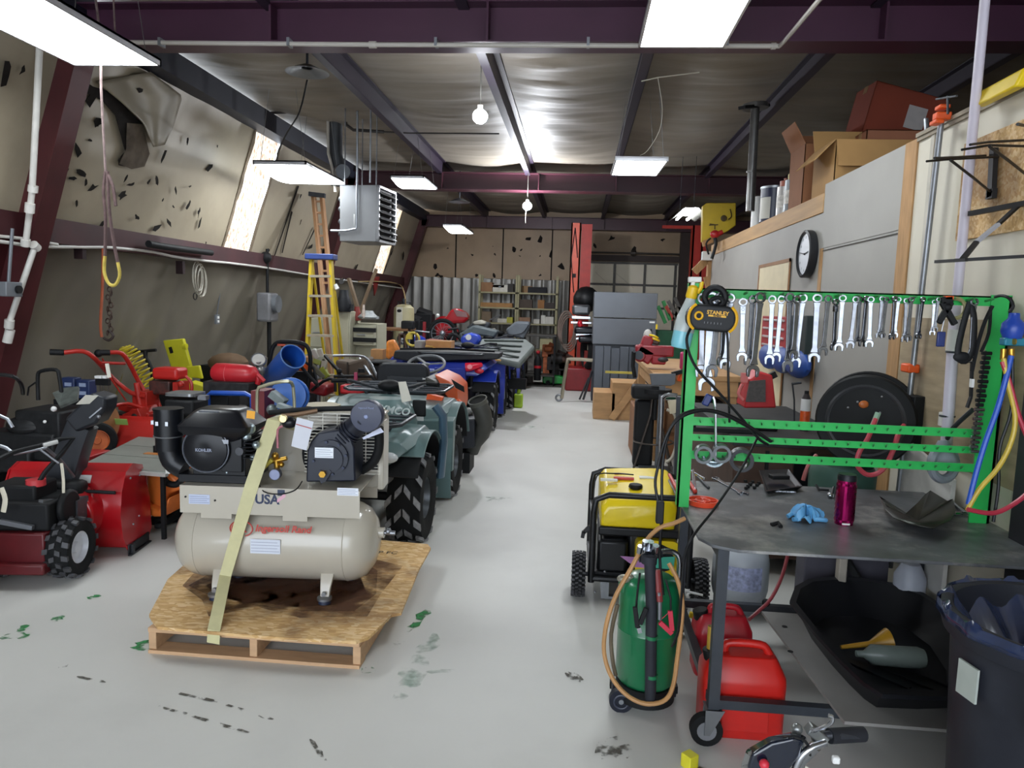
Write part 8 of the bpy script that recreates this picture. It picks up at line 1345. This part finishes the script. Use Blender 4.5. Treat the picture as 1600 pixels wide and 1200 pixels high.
q = LP(t, 1015, 868, y=-.15); q2 = LP(t, 1016, 1100, y=-.15); B().tube([q, LP(t, 1018, 950, y=-.15), q2], .022, 14).tube([q, LP(t, 1014, 880, y=-.15)], .03, 14).ob('black_pipe', M('#26282e', .6, var=.15), t)
for py in (995, 1056): c = LP(t, 1018, py, y=-.15); B().cyl(c - Vector((0, 0, .007)), c + Vector((0, 0, .007)), .0235, n=20).ob('green_band', GT, t)
nk = LP(t, 975, 912, y=-.03); B().cyl(nk - Vector((0, 0, .03)), nk + Vector((0, 0, .01)), .022).ob('filler_neck', GT, t); B().sph(nk + Vector((0, 0, .02)), (.03, .02, .018)).sph(nk + Vector((.02, 0, .03)), (.018, .014, .012)).ob('valve', M('#9c988a', .4, .5), t)
tl_ = [(1070, 810, .0), (1052, 818, -.02), (1030, 825, -.03), (1012, 842, -.05), (1000, 862, -.06), (985, 890, -.08), (965, 925, -.1), (952, 958, -.13), (945, 990, -.14), (944, 1020, -.14), (952, 1050, -.15), (968, 1075, -.16), (990, 1093, -.17), (1015, 1100, -.18), (1040, 1093, -.17), (1052, 1070, -.16), (1058, 1030, -.14), (1064, 980, -.13), (1066, 940, -.12), (1058, 905, -.1), (1045, 880, -.08)]
B().tube([LP(t, a, b_, y=c) for a, b_, c in tl_], .009, 8, sub=4).ob('tan_hose', M('#b08352', .5, var=.1), t)
B().tube([LP(t, 965, 945, y=-.1), LP(t, 955, 990, y=-.1), LP(t, 957, 1030, y=-.12), LP(t, 962, 1055, y=-.12)], .008, 8, sub=3).ob('brown_hose', M('#5e5240', .5), t)
B().tube([LP(t, 1022, 905, y=.03), LP(t, 1050, 935, y=.03)], .001, 4) if 0 else None
B().tube([LP(t, 1028, 862, y=.0), LP(t, 1050, 862, y=.02), LP(t, 1061, 872, y=.02), LP(t, 1061, 900, y=.02), LP(t, 1056, 925, y=.02), LP(t, 1046, 938, y=.02), LP(t, 1028, 946, y=.02)], .0105, 10, sub=3).tube([LP(t, 1040, 945, y=.03), LP(t, 1042, 985, y=.06)], .008).ob('chrome_handle', CHR, t); B().tube([LP(t, 998, 873, y=-.02), LP(t, 1034, 865, y=.0)], .016, 12).ob('hand_grip', M('#23262f', .5), t)
for i, (px, py, r) in enumerate(((1000, 857, .011), (1008, 849, .012), (1016, 850, .013), (1024, 856, .013), (1009, 862, .013), (1018, 864, .013))): c = LP(t, px, py, y=-.15 + .01 * (i % 3)); B().lathe([(r * .6, .012), (r, .012), (r, -.02), (r * .6, -.02)], c, (.1, -.4, 1), 14).ob('socket', CHR, t)
t2 = T('jumper_clamps', 'black and red jumper cable clamps hanging on the front of the green tank', 'clamp', LP(t, 1020, 970, y=-.19) + Vector(t.location)); 
B().tube([A(1000, 895, 2.72), A(996, 925, 2.7), A(994, 950, 2.7)], .005, 6, sub=2).bar(A(992, 948, 2.69), A(996, 980, 2.69), .014, .018).bar(A(1010, 950, 2.69), A(1000, 975, 2.69), .014, .018).ob('black_clamp', BLK, t2, w=True, bev=.003); B().bar(A(998, 980, 2.69), A(1000, 988, 2.69), .016).ob('clamp_jaw', CHR, t2, w=True)
B().bar(A(1031, 972, 2.7), A(1050, 990, 2.7), .014, .018).bar(A(1047, 954, 2.7), A(1050, 985, 2.7), .014, .018).bar(A(1031, 970, 2.7), A(1047, 955, 2.7), .003).ob('red_clamp', M('#c22f44', .4), t2, w=True, bev=.003); B().tube([A(1030, 925, 2.7), A(1031, 940, 2.7), A(1031, 968, 2.7)], .008, 8).ob('coupler', STEEL, t2, w=True); B().tube([A(1027, 890, 2.72), A(1031, 940, 2.7)], .012, 8).ob('red_hose_end', M('#7c2f2f', .4), t2, w=True); B().tube([A(1040, 905, 2.72), A(1048, 935, 2.7), A(1048, 955, 2.7)], .004, 6).ob('wire', BLK, t2, w=True)
# ---------------------------------------------------------------- under the table
t = T('propane_tank', 'white and blue grey gas cylinder behind the table left legs', 'cylinder', (.94, 3.93, 0)); B().lathe([(.001, .03), (.1, .04), (.14, .08), (.15, .13), (.15, .27), (.14, .32), (.1, .36), (.04, .375), (.001, .375)], n=36).ob('tank', M('#aeb4bb', .4, var=.08, sc=5, dirt='#4f5157', damt=.5), t)
B().lathe([(.1, 0), (.105, 0), (.105, .05), (.1, .05)], n=28, cap=False).lathe([(.085, .36), (.09, .36), (.09, .43), (.085, .43)], n=28, cap=False).ob('ring', M('#8f959b', .4), t); B().cyl((0, 0, .37), (0, 0, .44), .025).ob('valve', BRS, t)
B().add([(.1515 * math.cos(a), .1515 * math.sin(a), z) for a in [3.9 + i * .1 for i in range(15)] for z in (.15, .28)], [(2 * i, 2 * i + 2, 2 * i + 3, 2 * i + 1) for i in range(14)]).ob('label', M('#9fa6c4', .5, var=.35, sc=45), t)
B().tube([A(1232, 862, 3.7), A(1222, 900, 3.6), A(1205, 935, 3.5), A(1185, 955, 3.45), A(1170, 968, 3.4)], .009, 8, sub=3).ob('red_gas_hose', M('#8f3b40', .4), t, w=True); B().sph(A(1197, 942, 3.5), .02).ob('regulator', BLK, t, w=True)
def jerry(label, loc, w, d, h, col, rz=0, spout=True):
    t = T('fuel_can', label, 'fuel can', loc, rz, group='red plastic fuel cans'); m = M(col, .35, var=.06, sc=5, dirt='#6a3030', damt=.25)
    b = B(); b.rings([[(x * kx, y * ky, z) for x, y in rrect(w, d, min(w, d) * .2, 3)] for z, kx, ky in ((0, .93, .9), (.015, .99, .98), (h * .68, 1, 1), (h * .74, .99, .97), (h * .93, .8, .55), (h * .95, .76, .5))]); b.ob('can', m, t, bev=.004)
    B().tube([(-w * .22, 0, h * .9), (-w * .22, 0, h * 1.0), (-w * .15, 0, h * 1.05), (w * .2, 0, h * 1.05), (w * .3, 0, h * .98), (w * .38, 0, h * .8)], h * .05, 10, sub=3).ob('handle', m, t)
    B().box(-w * .28, -d / 2 - .004, h * .12, w * .28, -d / 2 + .0, h * .55).ob('side_panel', m, t, bev=.002)
    c = (-w * .36, 0, h * .84); B().cyl(c, (c[0] - .01, c[1], c[2] + .04), .034, n=20).ob('cap', BLK, t, bev=.004)
    if spout: B().cyl((c[0] - .01, 0, c[2] + .04), (c[0] - .015, .0, c[2] + .13), .017, .012, n=14).ob('spout', M('#b08a2c', .45), t)
    return t
jerry('larger red fuel can with a yellow spout standing under the front of the table', (.69, 2.76, 0), .31, .2, .325, '#c22019')
jerry('smaller red fuel can behind the larger one under the table', (.7, 3.2, 0), .25, .17, .29, '#b5202c', spout=False)
# black tub
t = T('mixing_tub', 'large black oval plastic tub on the lower shelf of the table', 'tub', (1.3, 2.95, .203)); TB = M('#15161a', .45, var=.12)
RP = [onz(*p, .35) for p in ((1240, 940), (1248, 918), (1268, 907), (1300, 904), (1345, 905), (1395, 913), (1440, 928), (1490, 960), (1530, 1010), (1540, 1080), (1470, 1082), (1378, 1078), (1350, 1060), (1318, 1030), (1280, 990))]
cc = sum(RP, Vector()) / len(RP); lc = WM(t).inverted()
def rg_(k, z, l=0): return [lc @ Vector((cc.x + (p.x - cc.x) * k, cc.y + (p.y - cc.y) * k, z)) for p in RP]
B().rings([rg_(.74, .205), rg_(.98, .335), rg_(1.05, .335), rg_(1.05, .35), rg_(.97, .35), rg_(.73, .218)]).ob('tub', TB, t)
for k in (-.1, .0, .1): B().bar(lc @ Vector((cc.x - .05 + k, cc.y - .1, .222)), lc @ Vector((cc.x + .12 + k, cc.y - .3, .222)), .02, .006).ob('floor_rib', TB, t)
t = T('yellow_funnel', 'yellow plastic funnel lying in the black tub', 'funnel', (1.28, 3.0, .24)); B().lathe([(.008, -.14), (.012, -.02), (.05, .05), (.055, .06)], (0, 0, .03), (1, .1, .15), 20).ob('funnel', M('#c9962a', .4), t)
t = T('clear_bottle', 'dull grey plastic bottle lying beside the yellow funnel in the tub', 'bottle', (1.31, 2.9, .225)); B().lathe([(.012, -.14), (.014, -.11), (.04, -.08), (.042, .1), (.035, .12), (.001, .12)], (0, 0, .042), (1, .0, 0), 22).ob('bottle', M('#7f8b86', .35, var=.1), t)
# things behind and under the table at right
for (x0, y0, z0, x1, y1, z1, c, nm, l) in ((1.19, 3.66, 0, 1.6, 3.8, .62, '#4a4852', 'leaning_sheet', 'grey panel standing behind the table under the reel'), (1.3, 3.5, .2, 1.34, 3.55, .75, '#b0a79a', 'pale_pole', 'pale pole leaning behind the table'),):
    B().box(x0, y0, z0 if z0 else 0, x1, y1, z1).ob(nm, M(c, .5, var=.15), label=l, cat='sheet' if 'sheet' in nm else 'pole', bev=.006)
t = T('white_cylinder', 'white cylinder half hidden under the right side of the table', 'cylinder', (1.62, 3.48, .0)); B().lathe([(.001, 0), (.06, 0), (.07, .02), (.07, .4), (.04, .46), (.001, .46)], n=24).ob('cylinder', M('#a9adb8', .4), t); B().bar((-.3, .15, .5), (-.05, .0, .1), .03).ob('black_strut', BLK, t)
# rubbish bin
t = T('rubbish_bin', 'big dark grey plastic bin with a blue black liner at the bottom right corner', 'bin', (1.345, 2.0, 0)); t.scale = (1, 1, .94); TC = M('#22242b', .5, var=.12, sc=4, dirt='#4a4d57', damt=.3); R_ = .285
B().lathe([(.001, .0), (.22, .0), (.225, .02), (R_ - .02, .8), (R_, .8), (R_ + .008, .83), (R_ + .008, .87), (R_ - .005, .875), (R_ - .02, .87), (R_ - .03, .8), (.2, .1), (.001, .1)], n=48, cap=False).ob('body', TC, t)
a0 = math.radians(235)
B().rings([[(R_ * 1.0 * math.cos(a) + dx * math.cos(a), R_ * math.sin(a) + dx * math.sin(a), z) for dx, z in ((-.01, .78), (.0, .62), (.04, .66), (.045, .8), (.0, .84))] for a in [math.radians(v) for v in range(228, 305, 7)]]).ob('handle_skirt', TC, t, bev=.004)
def lin_(u, v):
    a = 2 * PI * u; w = .006 * math.sin(17 * a) + .008 * math.sin(9 * a + 2); r = (R_ + .014 - .3 * max(0, v - .25) * .35 + w) if v > .12 else R_ + .012 + w * .5; z = .84 + (v / .12) * .04 if v < .12 else .885 - (v - .12) * .5 + .03 * math.sin(13 * a + 5 * v)
    return ((r * (1 - max(0, v - .12) * .9)) * math.cos(a), (r * (1 - max(0, v - .12) * .9)) * math.sin(a), z)
B().grid(lin_, 110, 18, .002).ob('liner', M('#1d2a49', .22, var=.3, sc=8, coat=.5), t, ang=70)
B().cb((-.268, -.055, .7), (.006, .07, .1), (0, .0, .2)).ob('paper_label', M('#a9b0a8', .6, var=.1), t)
B().cb((.0, -.1, .78), (.05, .12, .06), (.2, .3, 0)).ob('scrap_paper', M('#8f7a66', .7), label='brown scrap lying inside the bin liner', cat='paper', loc=(0, 0, 0)).location = (1.33, 1.94, -.14)
# small motorbike front at the bottom edge
t = T('mini_bike', 'small bike with a black grip and dark headlamp shell, cut by the bottom edge', 'bike', (.58, 1.75, 0)); Y0 = 1.72
B().tube([A(1268, 1152, Y0), A(1300, 1148, Y0), A(1312, 1150, Y0), A(1346, 1150, Y0 + .02)], .011, 10).ob('handlebar', M('#33353b', .4, .5), t, w=True); B().tube([A(1296, 1150, Y0), A(1349, 1147, Y0 + .03)], .018, 14).ob('grip', M('#1e1f24', .7), t, w=True)
B().tube([A(1268, 1143, Y0 - .02), A(1285, 1137, Y0 - .03), A(1298, 1130, Y0 - .04), A(1301, 1121, Y0 - .04), A(1295, 1118, Y0 - .04)], .005, 8, sub=3).ob('brake_lever', CHR, t, w=True); B().bar(A(1262, 1136, Y0), A(1290, 1156, Y0), .03, .025).sph(A(1245, 1139, Y0), .014).ob('lever_clamp', M('#8c8f8f', .3, .7), t, w=True, bev=.004)
R = [[A(px, py, Y0 + d) for px, py in P] for P, d in ((((1165, 1170), (1200, 1150), (1240, 1142), (1262, 1150), (1256, 1180), (1230, 1215), (1170, 1225), (1155, 1200)), .0), (((1175, 1178), (1205, 1160), (1240, 1152), (1255, 1158), (1248, 1182), (1225, 1210), (1180, 1215), (1168, 1200)), -.06))]
B().rings(R).ob('headlamp_shell', M('#111827', .15, var=.1, coat=1), t, w=True, bev=.008, seg=3); B().sph(A(1194, 1194, Y0 - .07), .012).ob('red_button', M('#c2283a', .4), t, w=True)
B().tube([A(1290, 1160, Y0 - .04), A(1262, 1172, Y0 - .05), A(1245, 1195, Y0 - .05), A(1240, 1230, Y0 - .05)], .009, 10, sub=3).tube([A(1275, 1165, Y0 + .02), A(1250, 1190, Y0 + .05), (.56, 1.8, .15)], .014, 10).ob('fork_tube', CHR, t, w=True)
B().tube([A(1225, 1160, Y0 - .04), A(1240, 1150, Y0 - .06), A(1260, 1160, Y0 - .05), A(1266, 1180, Y0)], .003, 6, sub=4).ob('brake_cable', BLK, t, w=True); B().cb(A(1306, 1187, Y0), (.018, .015, .018)).ob('white_cap', WHT, t, w=True, bev=.004)
wheel(t, (-.02, .05, .15), (1, 0, 0), .15, .06, 'none', DST, .6); B().sheet([A(*p, 1.85) for p in ((1255, 1195), (1290, 1215), (1270, 1240), (1240, 1225))], .004).ob('paper_tag', PAPER, t, w=True)
t = T('tape_measure', 'yellow cube with a grey webbing strap on the floor by the front caster', 'tape', onz(1077, 1198, 0)); B().cb((0, 0, .025), (.045, .045, .05), (0, 0, .7)).ob('cube', M('#d8cf2e', .4), t, bev=.003); B().tube([(.03, -.01, .005), (.08, -.05, .005), (.14, -.08, .005)], .012, 6, flat=.3).ob('strap', M('#6a6152', .7), t)
t = T('yellow_clamp_tool', 'yellow plastic quick clamp on the floor behind the table leg', 'clamp', onz(1090, 965, 0)); B().bar(A(1088, 937, 3.6), A(1092, 962, 3.6), .03, .02, up=(0, 1, 0)).bar(A(1077, 960, 3.6), A(1095, 965, 3.6), .03, .02, up=(0, 1, 0)).ob('yellow_jaw', YEL, t, w=True, bev=.004); B().tube([A(1073, 924, 3.6), A(1098, 930, 3.6)], .006).sph(A(1073, 924, 3.6), .01).ob('rod', WHT, t, w=True)
